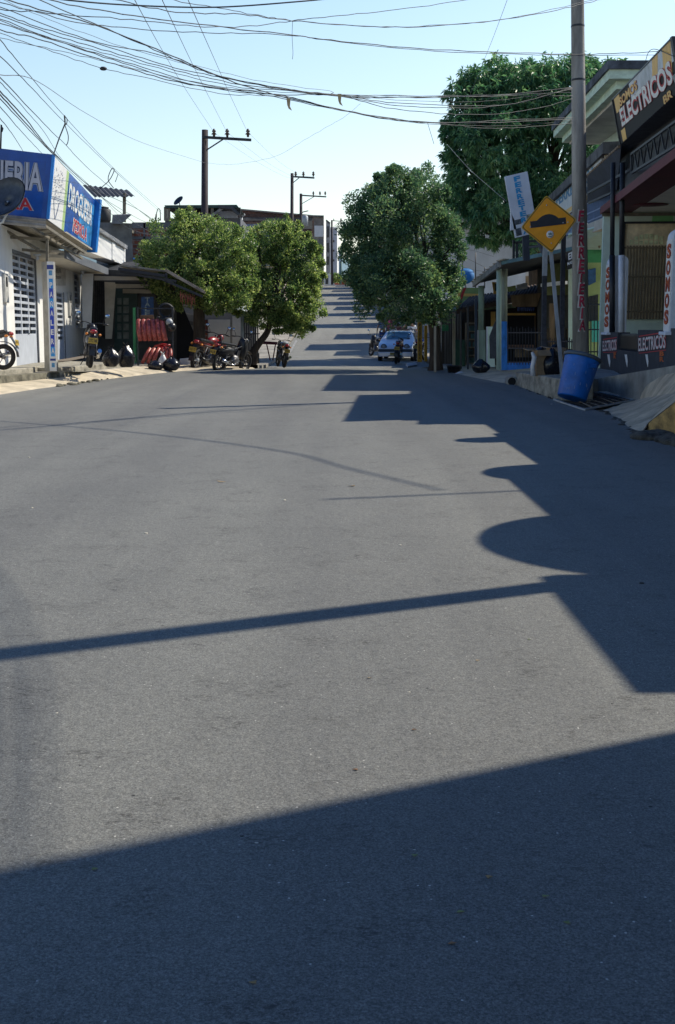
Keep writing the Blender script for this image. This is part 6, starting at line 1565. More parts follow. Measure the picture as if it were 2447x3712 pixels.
for (pts, r, lab) in [
    ([(-60,110,11),(0,180,12.5),(140,350,17),(295,530,25),(520,768,40),(735,960,70)], .010, 'service cable with a tied drop loop above the sign corner, upper one'),
    ([(-60,190,11),(0,255,12.5),(150,405,17),(300,562,25),(540,795,40),(740,975,70)], .010, 'service cable just below the upper looped one'),
    ([(-60,285,11),(0,350,12.5),(220,583,20),(300,660,24),(380,745,29),(500,850,36),(700,1010,60)], .011, 'service cable with knots meeting the wire stub on the blue sign'),
    ([(-50,370,12),(0,415,13.5),(120,545,18),(240,690,26),(430,860,36),(640,960,48),(790,1075,60)], .016, 'thick twisted service cable skimming the blue sign top, upper strand'),
    ([(-50,385,12),(0,430,13.5),(130,575,18),(245,700,26),(430,868,36),(600,1005,46),(780,1112,58)], .016, 'thick twisted service cable skimming the blue sign top, lower strand'),
    ([(-50,400,12),(0,448,13.5),(180,640,22),(330,790,30),(445,885,37),(640,1000,48),(800,1062,60)], .012, 'service cable woven below the thick twisted pair'),
    ([(-50,440,12),(0,487,14),(100,600,20),(190,697,29)], .010, 'service cable ending behind the blue sign, upper'),
    ([(-50,490,12),(0,540,14),(60,615,20),(108,692,29)], .010, 'service cable ending behind the blue sign, lower'),
    ([(-50,320,12),(0,372,13),(90,470,17),(200,600,23),(290,735,30),(420,855,36),(560,1000,45),(690,1128,55)], .009, 'thin service cable crossing the others above the tin shelter'),
    ([(430,900,38),(520,985,42),(600,1045,46),(760,1085,52),(900,1100,56)], .014, 'pale cable hanging in front of the left tree crown'),
    ([(640,960,44),(760,1050,43),(870,1085,42),(1000,1130,42),(1110,1115,43.8)], .012, 'grey wire looping over the two left tree crowns'),
]:
    o = cable([a2(*p) for p in pts], r, lab, None, wig=.006)
cable([b2(805,-5,20), b2(770,90,22), b2(720,220,26), b2(655,380,34), b2(600,520,45)], .007, 'single thin wire falling from the top to the big tree', None, m_cableg)
cable([b2(530,660,34), b2(630,770,33), b2(720,850,32), b2(800,918,31)], .009, 'pale wire slanting down across the big tree to the tilted sign', None, mat('cable_pale', (.35,.37,.38), .6, .1, 5))
cable([W(1275,885,60), W(1310,868,52), W(1340,868,47), W(1360,872,41.5)], .012, 'short pale wire stub entering the dark right tree', None, MATS['cable_pale'])
cable([W(1790,930,58), W(1700,905,58), W(1610,900,58)], .010, 'wire across the upper white wall', None, m_dark)
cable([W(1756,968,49), W(1730,955,49), W(1690,935,49), W(1660,920,49)], .012, 'wire strung between the roof masts', None, m_dark)
cable([W(1760,985,50), W(1700,975,50), W(1650,958,50)], .010, 'lower wire on the white wall by the blue dish', None, m_dark)
# black hook of wire over the banner board, drooping pieces, ribbons
cable([W(2445,205,20.8), W(2360,180,23), W(2330,255,24.5), W(2290,330,26), W(2260,410,27), W(2240,500,27.6)], .011, 'loose black wire draped down the front of the banner board', None)
for pts, lab in (([W(238,698*1,30)], ''),):
    pass
stub = thing('wire_stub', 'thin leaning metal wire stub with looped cable on the corner of the blue sign', 'bracket', W(195,555,30.4))
MB().tube([W(195,557,30.4), W(215,500,28.6), W(236,448,26.6), W(234,420,25.4)], .016, 6).build('rod', m_dark, stub)
MB().tube(spline([W(234,420,25.4), W(243,432,26), W(241,450,26.6), W(236,455,26.7), W(247,490,27), W(246,515,27), W(240,527,27)], 4), .010, 5).build('loop', m_cable, stub)
st2 = thing('wire_stub', 'short dark pipe stub with hook above the sign at the left edge', 'bracket', W(3,540,29.5))
MB().tube([W(2,540,29.5), W(4,480,29.5), W(5,452,29.5), W(10,465,29.5), W(6,478,29.5)], .022, 6).build('pipe', m_dark, st2)
st3 = thing('wire_stub', 'wire bracket with tied loops above the tin shelter', 'bracket', W(355,690,40))
MB().tube(spline([W(355,690,40), W(395,655,40), W(414,618,40), W(405,612,40), W(392,650,40), W(412,682,40)], 4), .014, 5).tube([W(414,618,40), W(428,632,40), W(418,660,40)], .012, 5).build('loop', m_cable, st3)
st4 = thing('roof_antenna', 'thin bent antenna rod with wire on the low brick house roof', 'antenna', W(560,815,71))
MB().tube([W(562,815,71), W(567,776,71)], .05, 6).tube(spline([W(567,776,71), W(572,758,71), W(580,762,71), W(582,800,71)], 3), .025, 5).tube([W(535,895,70), W(560,825,70)], .05, 5).build('rod', m_dark, st4)
rm = mat('ribbon_tan', (.55,.42,.22), .8, .2, 9)
for px, py, Y, lab in ((1046,360,18,'ragged tan tape strip hanging from the thick bundle cable'),(1231,345,18.9,'ragged tan tape strip tied on the cable knot near the sky centre')):
    p = W(px, py, Y); b = MB(); b.slab([p+Vector((-.03,0,.02)), p+Vector((.03,0,.02)), p+Vector((.02,0,-.1)), p+Vector((.05,0,-.16)), p+Vector((0,0,-.13)), p+Vector((-.02,0,-.08))], .004); tag(b.build('tape_strip', rm), lab, 'tape')
cable([W(1061,75,18), W(1059,130,18), W(1062,190,18), W(1060,215,18)], .006, 'short end of string dangling from the crossing point of the high cables', None)
cable([W(1550,446,22), W(1562,485,22), W(1573,522,22)], .008, 'short loose wire end dangling left of the big tree', None)

# ================================================================ MOTORCYCLES
m_tyre = mat('tyre', (.016,.016,.017), .85, .2, 20); m_lens = mat('tail_lens', (.35,.02,.02), .2, .2, 10, coat=.6); m_eng = mat('engine_alloy', (.16,.16,.17), .45, .3, 14, metal=.6)
m_mir = mat('mirror_glass', (.45,.62,.85), .05, .05, 5, metal=1); m_amber = mat('amber_lens', (.7,.22,.02), .25, .1, 9)
def moto(loc, rz, label, body, seatm=m_blackp, style='street', plate='KXR 52C', lean=R(6), sc=1.0, helmet=False, mirrors=True):
    t = thing('motorcycle', label, 'motorcycle', loc, rot=(0, lean, rz)); t.matrix_basis = t.matrix_basis @ Matrix.Scale(1,4)
    k = 'l'; P = lambda x, y, z: (x*sc, y*sc, z*sc)
    def B(): return MB()
    def bd(mb, nm, m, par=t, **kw): return mb.build(nm, m, par, world=False, **kw)
    dirt = style == 'dirt'; sco = style == 'scooter'
    rw = .30 if not dirt else .33; wf, wr_ = .64, -.62
    for nm, y, r_, wd in (('front_wheel', wf, rw, .045), ('rear_wheel', wr_, rw, .055)):
        w = B(); w.torus(P(0,y,rw), (1,0,0), (r_-.05)*sc, .048*sc*(1.15 if y < 0 else 1), 28, 8); wo = bd(w, nm, m_tyre)
        ri = B(); ri.torus(P(0,y,rw), (1,0,0), (r_-.095)*sc, .014*sc, 26, 6)
        for j in range(6):
            a = j*math.pi/3; ri.bar(P(0,y,rw), P(0,y+math.cos(a)*(r_-.1),rw+math.sin(a)*(r_-.1)), .016*sc)
        ri.lathe([(.05*sc,-.05*sc),(.05*sc,.05*sc)], 12, P(0,y,rw), (1,0,0)); bd(ri, 'rim', m_eng if not dirt else m_galv, wo)
    e = B(); e.blob(P(0,.08,.38), .13*sc,.19*sc,.15*sc, 12, 8, .05, 3); e.bar(P(0,.14,.45), P(0,.24,.66), .13*sc); e.lathe([(.09*sc,-.15*sc),(.09*sc,.15*sc)], 14, P(0,.0,.34), (1,0,0)); bd(e, 'engine', m_eng)
    f = B()
    f.tube([P(0,.46,.92), P(0,.2,.72), P(0,.02,.45), P(0,-.2,.42)], .028*sc, 6)
    for s in (-1,1):
        f.tube([P(s*.07,.4,.80), P(s*.10,-.1,.70), P(s*.10,-.55,.76)], .018*sc, 6); f.tube([P(s*.09,-.1,.36), P(s*.09,wr_,rw)], .022*sc, 6); f.tube([P(s*.11,-.35,.70), P(s*.10,wr_+.04,rw)], .022*sc, 6)
        f.tube([P(s*.09,.42,1.0), P(s*.085,wf,rw)], .024*sc, 8)
    f.tube([P(-.1,-.02,.28), P(-.2,-.12,.04 if lean else .1)], .012*sc, 5)
    bd(f, 'frame', m_dark)
    # bodywork
    if sco:
        s_ = B(); s_.blob(P(0,.42,.70), .17*sc,.13*sc,.34*sc, 16, 10, .02, 1); bd(s_, 'leg_shield', body)
        s_ = B(); s_.blob(P(0,-.32,.64), .15*sc,.42*sc,.15*sc, 16, 10, .02, 2); s_.blob(P(0,-.68,.72), .10*sc,.16*sc,.10*sc, 12, 8, 0, 2); bd(s_, 'tail_fairing', body)
    else:
        s_ = B(); s_.blob(P(0,.14,.84), .14*sc,.27*sc,.13*sc, 16, 10, .02, 1); s_.blob(P(0,.30,.74), .17*sc,.14*sc,.12*sc, 14, 8, .02, 5); bd(s_, 'fuel_tank', body)
        s_ = B(); s_.hexa([P(-.09,-.15,.66),P(.09,-.15,.66),P(.05,-.80,.80),P(-.05,-.80,.80),P(-.11,-.15,.78),P(.11,-.15,.78),P(.05,-.82,.90),P(-.05,-.82,.90)]); bd(s_, 'tail_fairing', body, bevel=.02)
    s_ = B(); s_.hexa([P(-.12,.02,.78),P(.12,.02,.78),P(.10,-.72,.86),P(-.10,-.72,.86),P(-.10,.0,.86),P(.10,.0,.86),P(.09,-.70,.94),P(-.09,-.70,.94)]); bd(s_, 'seat', seatm, bevel=.03)
    s_ = B()
    fz = .70 if dirt else rw*2+.04
    for y0, zz, a0, a1 in ((wf, fz, -50, 60),):
        pts = [P(0, y0+math.cos(R(90+a))*(rw+.04), rw+math.sin(R(90+a))*(rw+.04)+(.08 if dirt else 0)) for a in range(a0, a1+1, 20)]
        for a, c in zip(pts, pts[1:]): s_.bar(a, c, .11*sc, .015)
    bd(s_, 'front_mudguard', body)
    s_ = B(); pts = [P(0, wr_+math.cos(R(90+a))*(rw+.06), rw+math.sin(R(90+a))*(rw+.06)) for a in range(-10, 91, 20)]
    for a, c in zip(pts, pts[1:]): s_.bar(a, c, .13*sc, .015)
    s_.bar(P(0,wr_-.20,.76), P(0,wr_-.36,.50), .13*sc, .015); bd(s_, 'rear_mudguard', m_blackp)
    s_ = B(); s_.tube([P(-.36,.36,1.04), P(-.16,.42,1.06), P(0,.44,1.02), P(.16,.42,1.06), P(.36,.36,1.04)], .013*sc, 6)
    for s in (-1,1): s_.tube([P(s*.26,.375,1.045), P(s*.38,.35,1.04)], .02*sc, 8)
    bd(s_, 'handlebar', m_blackp)
    s_ = B(); s_.blob(P(0,.55,.93), .10*sc,.08*sc,.10*sc, 14, 10); ho = bd(s_, 'headlight', body if sco or dirt else m_blackp); s_ = B(); s_.lathe([(.005,.0),(.075*sc,0),(.07*sc,.02)], 16, P(0,.61,.93), (0,1,0)); bd(s_, 'headlight_lens', m_chrome, ho)
    if mirrors:
        for s in (-1,1):
            s_ = B(); s_.tube([P(s*.24,.38,1.05), P(s*.28,.38,1.16), P(s*.32,.36,1.22)], .008*sc, 5); s_.blob(P(s*.34,.36,1.25), .065*sc,.02*sc,.045*sc, 12, 8); mo = bd(s_, 'mirror', m_blackp); s_ = B(); s_.blob(P(s*.34,.345,1.25), .055*sc,.012*sc,.037*sc, 10, 6); bd(s_, 'mirror_glass', m_mir, mo)
    s_ = B(); s_.blob(P(0,-.82,.84), .085*sc,.05*sc,.05*sc, 12, 8); bd(s_, 'tail_light', m_lens)
    for s in (-1,1): s_ = B(); s_.blob(P(s*.15,-.76,.78), .035*sc,.05*sc,.03*sc, 8, 6); bd(s_, 'indicator', m_amber)
    q = [Vector(P(-.105,-.955,.70)), Vector(P(.105,-.955,.70)), Vector(P(.105,-.975,.57)), Vector(P(-.105,-.975,.57))]
    s_ = B(); s_.slab(q, Vector((0,-.006,0))); po = bd(s_, 'number_plate', m_yel)
    mbt = MB(); text_quad(plate, *subq(tuple(q), .08,.92,.22,.78,.002), m_dark, None, mb=mbt, off=.002); bd(mbt, 'plate_lettering', m_dark, po)
    s_ = B(); s_.tube([P(.13,.18,.36), P(.16,-.1,.24), P(.17,-.35,.30)], .022*sc, 8); s_.tube([P(.17,-.3,.28), P(.18,-.75,.42)], .05*sc, 10); bd(s_, 'exhaust', m_chrome if not dirt else m_blackp)
    s_ = B(); s_.tube([P(-.24,.0,.28), P(.24,.0,.28)], .016*sc, 6); bd(s_, 'foot_peg', m_blackp)
    return t
def at(px, py, Y): return W(px, py, Y)
moto(at(-95,1340,28.2)+Vector((.1,0,0)), R(84), 'black motorcycle with red tail cut off by the left picture edge', m_blackp, plate='RJT 41E', lean=R(5))
moto(at(322,1331,32.0), R(14), 'black step-through scooter with yellow plate near the painted post', m_blackp, style='scooter', plate='ZTC 54B', lean=R(7), sc=1.13)
moto(at(755,1347,41.0)+Vector((-.05,0,.0)), R(-22), 'red dirt motorcycle parked before the left tree trunk', mat('moto_red', (.30,.012,.018), .35, .2, 9, coat=.4), style='dirt', plate='XQE 17D', lean=R(9), sc=1.24)
moto(at(838,1349,40.4), R(-33), 'black motorcycle with pale mirrors, right neighbour of the red one', m_blackp, style='scooter', plate='WLG 30F', lean=R(8), sc=1.12)
moto(at(1018,1331,46.2), R(14), 'black motorcycle with a helmet on its bar, beside the curved tree trunk', m_blackp, plate='BVN 82C', lean=R(6), sc=1.0)
moto(at(1440,1318,51.0), R(-8), 'dark red motorcycle parked directly in front of the white car', mat('dark_red_paint', (.16,.015,.02), .35, .15, 10, coat=.4), plate='MHS 65A', lean=R(6), sc=1.05)
moto(at(1362,1292,58.5), R(20), 'small black motorcycle on the road side of the white car', m_blackp, style='scooter', plate='DFK 23B', lean=R(5))
moto(at(1522,1308,53.5), R(-20), 'dark blue motorcycle between the white car and the yellow posts', mat('moto_blue', (.015,.04,.22), .35, .15, 10, coat=.4), plate='PUE 94D', lean=R(6))
# helmet
hl = thing('helmet', 'grey and black motorcycle helmet resting on the right handlebar', 'helmet', at(1034,1248,45.9))
c_ = at(1033,1252,45.7); MB().blob(c_, .17,.20,.15, 18, 12, .01, 1).build('shell', mat('helmet_grey', (.28,.29,.31), .3, .4, 6, coat=.3), hl)
MB().slab([c_+Vector((-.12,-.19,.0)), c_+Vector((.19,-.17,-.02)), c_+Vector((.22,-.14,-.10)), c_+Vector((-.06,-.19,-.08))], .02).build('visor', m_glass, hl)

# ================================================================ PARKED CAR
def car():
    t = thing('parked_car', 'silver white small hatchback with roof rack parked facing down the hill', 'car', W(1432,1311,54), rot=(-R(1.0),0,R(-9)))
    # x across, y rearwards (front at y=0), z up
    ST_ = [(0,.58,.62,.70),(.06,.66,.74,.76),(.25,.78,.80,.80),(.55,.86,.86,.81),(.85,.93,.92,.815),(1.0,1.0,.93,.815),(1.25,1.16,.93,.815),(1.55,1.33,.93,.815),(1.75,1.39,.93,.815),(2.3,1.42,.93,.815),(2.9,1.40,.93,.81),(3.2,1.30,.92,.80),(3.36,1.05,.90,.78),(3.43,.62,.62,.74)]
    b = MB(); rings = []
    for y, zt, zb, hw in ST_:
        zb = min(zb, zt); th = max(0, (zt-.93))/.49
        tw = hw*(1-.24*th) - (0 if th > 0 else .10)
        pts = []
        zl = .24
        for s in (-1, 1):
            col = [(hw*.92, zl), (hw, zl+.12), (hw+.012, .5 if zb > .5 else zl+.2), (hw, zb-.02), (hw-.03 if th == 0 else hw-.02, zb), (hw-(hw-tw)*.5, (zb+zt)/2 if th else zb+.004), (tw, zt-.03 if th else zt-.004), (tw-.10, zt)]
            pts.append([(s*x, y, z) for x, z in col])
        ring = pts[0] + [(0,y,zt+.012)] + pts[1][::-1]
        rings.append([b.V(p) for p in ring])
    for a, c in zip(rings, rings[1:]):
        for k in range(len(a)-1): b.face((a[k], a[k+1], c[k+1], c[k]), True)
        b.face((a[-1], a[0], c[0], c[-1]), True)
    b.face(rings[0][::-1]); b.face(rings[-1])
    paint = mat('car_silver', (.74,.77,.82), .32, .04, 3, metal=.1, coat=.5)
    body = b.build('body', paint, t, world=False)
    ev = body.modifiers.new('sub','SUBSURF'); ev.levels = 1; ev.render_levels = 2
    def zt_at(y):
        for p, q in zip(ST_, ST_[1:]):
            if y <= q[0]: u = (y-p[0])/(q[0]-p[0]); return p[1]+(q[1]-p[1])*u
        return ST_[-1][1]
    def glass(pts, nm, m=m_glassb): 
        g = MB(); g.slab(pts, Vector((0,.0,.012))); return g.build(nm, m, t, world=False)
    ws = MB(); n = 8; V = []
    for i in range(n+1):
        u = i/n; y = .98+(1.66-.98)*u; z = zt_at(y)+.022; w = .79+(.61-.79)*u
        V.append([ws.V((w*s, y-.015+.05*abs(s)**2*(1), z-.045*abs(s)**3)) for s in (-1,-.75,-.5,-.25,0,.25,.5,.75,1)])
    for a, c in zip(V, V[1:]):
        for k in range(8): ws.face((a[k], a[k+1], c[k+1], c[k]), True)
    ws.build('windscreen', mat('windscreen_glass', (.10,.20,.25), .25, .2, 2, spec=1), t, world=False)
    for s in (-1,1):
        g = MB(); g.poly([(s*.825,1.08,.95),(s*.825,2.25,.95),(s*.655,2.15,1.35),(s*.67,1.62,1.33)]); g.poly([(s*.825,2.32,.95),(s*.81,3.0,.95),(s*.66,2.85,1.34),(s*.66,2.22,1.36)])
        g.build('side_window', m_glass, t, world=False)
        g = MB(); g.blob((s*.92,1.12,.98), .09,.06,.06, 12, 8); g.build('wing_mirror', m_blackp, t, world=False)
        for y, nm in ((.62,'front_wheel'),(2.85,'rear_wheel')):
            w = MB(); w.lathe([(.19,-.09),(.275,-.085),(.285,-.05),(.285,.05),(.275,.085),(.19,.09)], 24, (s*.745,y,.285), (1,0,0)); wo = w.build(nm, m_tyre, t, world=False)
            w = MB(); w.lathe([(.02,.10),(.17,.092),(.19,.088)], 18, (s*.745,y,.285), (s,0,0)); w.build('hubcap', m_galv, wo, world=False)
            w = MB(); w.lathe([(.345,-.04),(.345,.0),(.33,.012)], 24, (s*.80,y,.30), (s,0,0)); w.build('wheel_arch', m_black, t, world=False)
        h = MB(); h.blob((s*.52,.07,.66), .13,.07,.115, 18, 12); ho = h.build('headlight', mat('headlamp_glass', (.30,.33,.34), .12, .3, 16, spec=1), t, world=False)
        h = MB(); h.torus((s*.52,.035,.66), (0,1,.25), .125, .014, 24, 6); h.build('headlight_ring', m_blackp, ho, world=False)
        h = MB(); h.lathe([(.005,.0),(.06,0),(.06,.05)], 14, (s*.48,-.035,.36), (0,1,0)); h.build('fog_light', m_blackp, t, world=False)
    g = MB(); g.hexa([(-.78,-.03,.44),(.78,-.03,.44),(.83,.35,.44),(-.83,.35,.44),(-.76,-.03,.565),(.76,-.03,.565),(.83,.35,.565),(-.83,.35,.565)]); g.build('bumper_strip', mat('bumper_grey', (.05,.065,.08), .6, .15, 6), t, bevel=.03, world=False)
    g = MB(); g.hexa([(-.74,-.055,.22),(.74,-.055,.22),(.81,.35,.22),(-.81,.35,.22),(-.77,-.055,.435),(.77,-.055,.435),(.82,.35,.435),(-.82,.35,.435)]); g.build('front_bumper', paint, t, bevel=.03, world=False)
    g = MB(); g.box(-.22,.22,-.075,-.06,.30,.41); po = g.build('number_plate', m_yel, t, world=False)
    mb_ = MB(); text_quad('NTD 118', (-.19,-.078,.39),(.19,-.078,.39),(.19,-.078,.32),(-.19,-.078,.32), m_dark, None, mb=mb_, off=.002); mb_.build('plate_lettering', m_dark, po, world=False)
    g = MB(); g.box(-.3,.3,-.062,-.05,.24,.28); g.build('grille', m_black, t, world=False)
    g = MB()
    for s in (-1,1): g.bar((s*.56,1.6,1.50),(s*.56,2.9,1.50),.035)
    for y in (1.6,2.0,2.4,2.85): g.bar((-.58,y,1.49),(.58,y,1.49),.03)
    for s in (-1,1):
        for y in (1.75,2.75): g.bar((s*.58,y,1.49),(s*.60,y,1.38),.03)
    g.bar((-.58,1.58,1.54),(.58,1.58,1.54),.03)
    g.build('roof_rack', m_dark, t, world=False)
    g = MB(); g.bar((-.3,.98,.99),(.15,1.25,1.17),.015); g.bar((.25,.98,.99),(.6,1.2,1.13),.015); g.build('wiper', m_blackp, t, world=False)
car()

# ================================================================ PEOPLE
m_skin = mat('skin', (.22,.115,.07), .6, .1, 5); m_hair = mat('hair', (.012,.010,.010), .5, .2, 20)
def skinmesh(verts, edges, radii, name, m, parent, sub=1):
    me = bpy.data.meshes.new('tmp'); me.from_pydata(verts, edges, [])
    o = bpy.data.objects.new('tmp', me); C.objects.link(o)
    sk = o.modifiers.new('s','SKIN'); sb = o.modifiers.new('u','SUBSURF'); sb.levels = sub; sb.render_levels = sub
    for i, r_ in enumerate(radii):
        d = me.skin_vertices[0].data[i]; d.radius = r_ if isinstance(r_, tuple) else (r_, r_); d.use_root = (i == 0)
    bpy.context.view_layer.update()
    dg = bpy.context.evaluated_depsgraph_get(); me2 = bpy.data.meshes.new_from_object(o.evaluated_get(dg))
    bpy.data.objects.remove(o); me2.name = name; me2.materials.clear(); me2.materials.append(m)
    for p in me2.polygons: p.use_smooth = True
    ob = bpy.data.objects.new(name, me2); C.objects.link(ob); ob.parent = parent; return ob
def person(loc, rz, h, label, shirt, legs_m, skirt=False, long_hair=False, bun=False, stride=.12, arms=((-.24,.02,.0),(.24,.02,.0)), sleeve=True, female=True):
    t = thing('person', label, 'person', loc, rz); s = h/1.65
    # figure faces +y; pelvis root
    hd = 1.65
    V = [(0,0,.92),(0,.0,1.08),(0,.01,1.25),(0,.0,1.37),(0,.005,1.45),(0,.02,1.54),(0,.02,1.60)]
    Rr = [(.15,.11),(.125,.095),(.14,.10),(.12,.085),(.048,.048),(.082,.095),(.06,.075)]
    Eg = [(i,i+1) for i in range(6)]
    def add(p, r_, par): V.append(p); Rr.append((r_,r_) if not isinstance(r_, tuple) else r_); Eg.append((par, len(V)-1)); return len(V)-1
    for sd, (ax, ay, az) in zip((-1,1), arms):
        i = add((sd*.165,0,1.36), .052, 3); i = add((sd*.21+ax*.2,ay*.3,1.10), .04, i); j = i
        i = add((ax*1.0, ay+.06, .87+az), .028, i); hnd = i
        i = add((ax*1.0, ay+.07, .80+az), (.018,.036), i)
        for q in range(4): add((ax*1.0+.0, ay+.04+.018*q, .73+az-.004*abs(q-1.5)), .008, i)
        add((ax*1.0-sd*.03, ay+.10, .77+az), .009, hnd)
    for sd in (-1,1):
        st_ = stride*sd
        i = add((sd*.09,0,.84), .095, 0); i = add((sd*.095,st_*.5+.02,.48), .062, i); i = add((sd*.095,st_*.9-.02,.24), .05, i); i = add((sd*.095,st_,.07), .034, i); i = add((sd*.10,st_+.13,.03), (.036,.024), i)
    V = [tuple(c*s for c in v) for v in V]; Rr = [(a*s,b_*s) for a, b_ in Rr]
    body = skinmesh(V, Eg, Rr, 'body', m_skin, t)
    # face
    for sd in (-1,1):
        MB().blob((sd*.03*s,.108*s,1.555*s), .010*s,.006*s,.007*s, 8, 6).build('eye', m_hair, t, world=False); MB().blob((sd*.082*s,.02*s,1.545*s), .012*s,.02*s,.03*s, 8, 6).build('ear', m_skin, t, world=False)
    MB().blob((0,.118*s,1.53*s), .012*s,.018*s,.02*s, 8, 6).build('nose', m_skin, t, world=False); MB().blob((0,.105*s,1.495*s), .024*s,.008*s,.007*s, 8, 6).build('mouth', mat('lip', (.25,.07,.06), .6, .1, 5), t, world=False)
    hb = MB(); hb.blob((0,-.012*s,1.59*s), .094*s,.105*s,.085*s, 16, 10, .03, 3)
    if long_hair: hb.blob((0,-.06*s,1.47*s), .07*s,.045*s,.14*s, 12, 8, .05, 4)
    if bun: hb.blob((0,-.11*s,1.60*s), .05*s,.05*s,.05*s, 10, 8, .03, 5)
    hb.build('hair', m_hair, t, world=False)
    # shirt
    sv = [(0,0,.93),(0,0,1.08),(0,.01,1.25),(0,0,1.38)]; sr = [(.165,.125),(.14,.11),(.155,.115),(.13,.095)]; se = [(0,1),(1,2),(2,3)]
    if sleeve:
        for sd, (ax, ay, az) in zip((-1,1), arms):
            sv.append((sd*.17,0,1.365)); sr.append((.066,.066)); se.append((3,len(sv)-1)); sv.append((sd*.20+ax*.1,ay*.15,1.20)); sr.append((.058,.058)); se.append((len(sv)-2,len(sv)-1))
    skinmesh([tuple(c*s for c in v) for v in sv], se, [(a*s,b_*s) for a, b_ in sr], 'shirt', shirt, t)
    if skirt:
        MB().lathe([(.15*s,.98*s),(.19*s,.85*s),(.22*s,.62*s),(.21*s,.62*s)], 18).build('skirt', legs_m, t, world=False)
    else:
        pv = [(0,0,.93)]; pr = [(.165,.125)]; pe_ = []
        for sd in (-1,1):
            st_ = stride*sd; i0 = len(pv); pv += [(sd*.09,0,.82),(sd*.097,st_*.5+.02,.48),(sd*.097,st_*.92-.02,.13)]; pr += [(.11,.11),(.078,.078),(.062,.062)]; pe_ += [(0,i0),(i0,i0+1),(i0+1,i0+2)]
        skinmesh([tuple(c*s for c in v) for v in pv], pe_, [(a*s,b_*s) for a, b_ in pr], 'trousers', legs_m, t)
    for sd in (-1,1): MB().blob((sd*.098*s,stride*sd*s+.06*s,.035*s), .045*s,.12*s,.035*s, 10, 8).build('shoe', m_blackp, t, world=False)
    return t
def pz(px, Y): x = (px-1223.5)/(F*.9925)*Y; return Vector((x, Y, prof(Y)+.006))
person(pz(1384,66.5), R(6), 1.66, 'person in dark patterned top and blue trousers walking up the road with a bag', mat('blouse_pattern', (.08,.12,.22), .8, .95, 16), mat('trousers_blue', (.012,.05,.22), .8, .2, 6), bun=True, arms=((-.30,.04,0),(.27,.05,0)))
pb_ = thing('shopping_bag', 'white plastic shopping bag hanging from the walking person\'s left hand', 'bag', pz(1364,66.3)+Vector((0,0,.3)))
c_ = pz(1365,66.3)+Vector((0,.0,.42)); b = MB(); b.blob(c_, .17,.10,.27, 16, 12, .05, 2)
for v in b.v:
    k = (v.z-c_.z)/.27
    if k > .2: v.x = c_.x+(v.x-c_.x)*(1-(k-.2)*.8)
b.build('bag_body', m_bagw, pb_); MB().tube([c_+Vector((-.02,0,.24)), c_+Vector((.0,0,.38)), c_+Vector((.03,0,.24))], .012, 6).build('handle', m_bagw, pb_)
person(pz(1411,74), R(-8), 1.60, 'person in a pink dress walking beyond the white car', mat('pink_cloth', (.55,.08,.25), .8, .15, 6), mat('pink_cloth', (.55,.08,.25)), skirt=True, long_hair=True)
person(pz(1421,63.0)+Vector((0,0,.12)), R(4), 1.30, 'child in a white T-shirt and blue jeans standing behind the white car', mat('white_cotton', (.60,.63,.70), .8, .08, 6), mat('jeans', (.06,.12,.24), .8, .2, 8), stride=.06)
person(pz(1439,64.5)+Vector((0,0,.12)), R(-5), 1.30, 'person in a dark red T-shirt beside the child in white', mat('dark_red_cotton', (.25,.03,.05), .8, .15, 6), mat('jeans', (.06,.12,.24)), stride=.05)
person(pz(1488,58.0)+Vector((0,0,.2)), R(12), 1.55, 'person in a white top and white shorts near the shaded stall right of the car', mat('white_cotton', (.6,.63,.7)), mat('white_cotton', (.6,.63,.7)), skirt=True, stride=.08)
person(pz(1383,92)+Vector((0,0,.13)), R(0), 1.60, 'person in a striped pale blue shirt farthest up the right pavement', mat('stripe_cloth', (.32,.40,.55), .8, .5, 14), mat('dark_cloth', (.03,.03,.05), .8, .2, 6))
tag(MB().slab([W(1352,1077,98), W(1375,1077,98), W(1380,1085,96), W(1355,1085,96)], .5).build('stone_bench', m_grey), 'flat pale stone slab bench on the right pavement up the hill', 'bench')
tag(MB().slab([W(1446,1200,58), W(1478,1172,58.2), W(1480,1210,58.2), W(1450,1215,58)], .1).build('vendor_cart', m_wood), 'dark tilted vendor cart panel behind the car roof rack', 'cart')

# ================================================================ UNSEEN-SIDE STREET ROW (right of the camera) AND HILL HOUSES, right
rd = random.Random(12)
def plain_house(x0, x1, y0, y1, h, label, col, overhang=.5, zb=0.0, oz=None):
    t = thing('roadside_house', label, 'building', (x0, (y0+y1)/2, zb)); mw = mat('houseR%d' % len(MATS), col, .85, .2, 1)
    MB().box(x0, x1, y0, y1, zb-1.2, zb+h-.15).build('wall', mw, t)
    MB().box(x0-overhang, x1, y0-.02, y1+.02, zb+(oz or h)-.15, zb+(oz or h)).build('roof', m_zinc, t)
    y = y0+1.2
    while y < y1-1.5:
        d = MB().box(x0-.05, x0-.01, y, y+1.0, zb+.1, zb+2.2).build('door', m_door, t); w = MB().box(x0-.05, x0-.01, y+1.4, y+2.3, zb+1.0, zb+2.1).build('window', m_glass, t); y += 3.6
    return t
plain_house(5.42, 13, -8, 6.2, 9.0, 'tall cream building just behind the viewer on the right', (.5,.45,.36), 0)
plain_house(5.9, 13, 6.36, 8.5, 4.15, 'narrow grey kiosk beside the driveway on the right', (.4,.4,.42), 1.08)
plain_house(6.6, 13, 8.28, 13.0, 3.85, 'low ochre shop before the terrace on the right', (.5,.38,.2), 1.6)
plain_house(6.9, 13, 12.5, 17.4, 3.3, 'low blue shop next to the terrace', (.25,.35,.5), 1.9)
plain_house(7.0, 13, 17.41, 20.0, 4.1, 'narrow pale green unit between the blue shop and the terrace', (.4,.5,.42), 1.2)
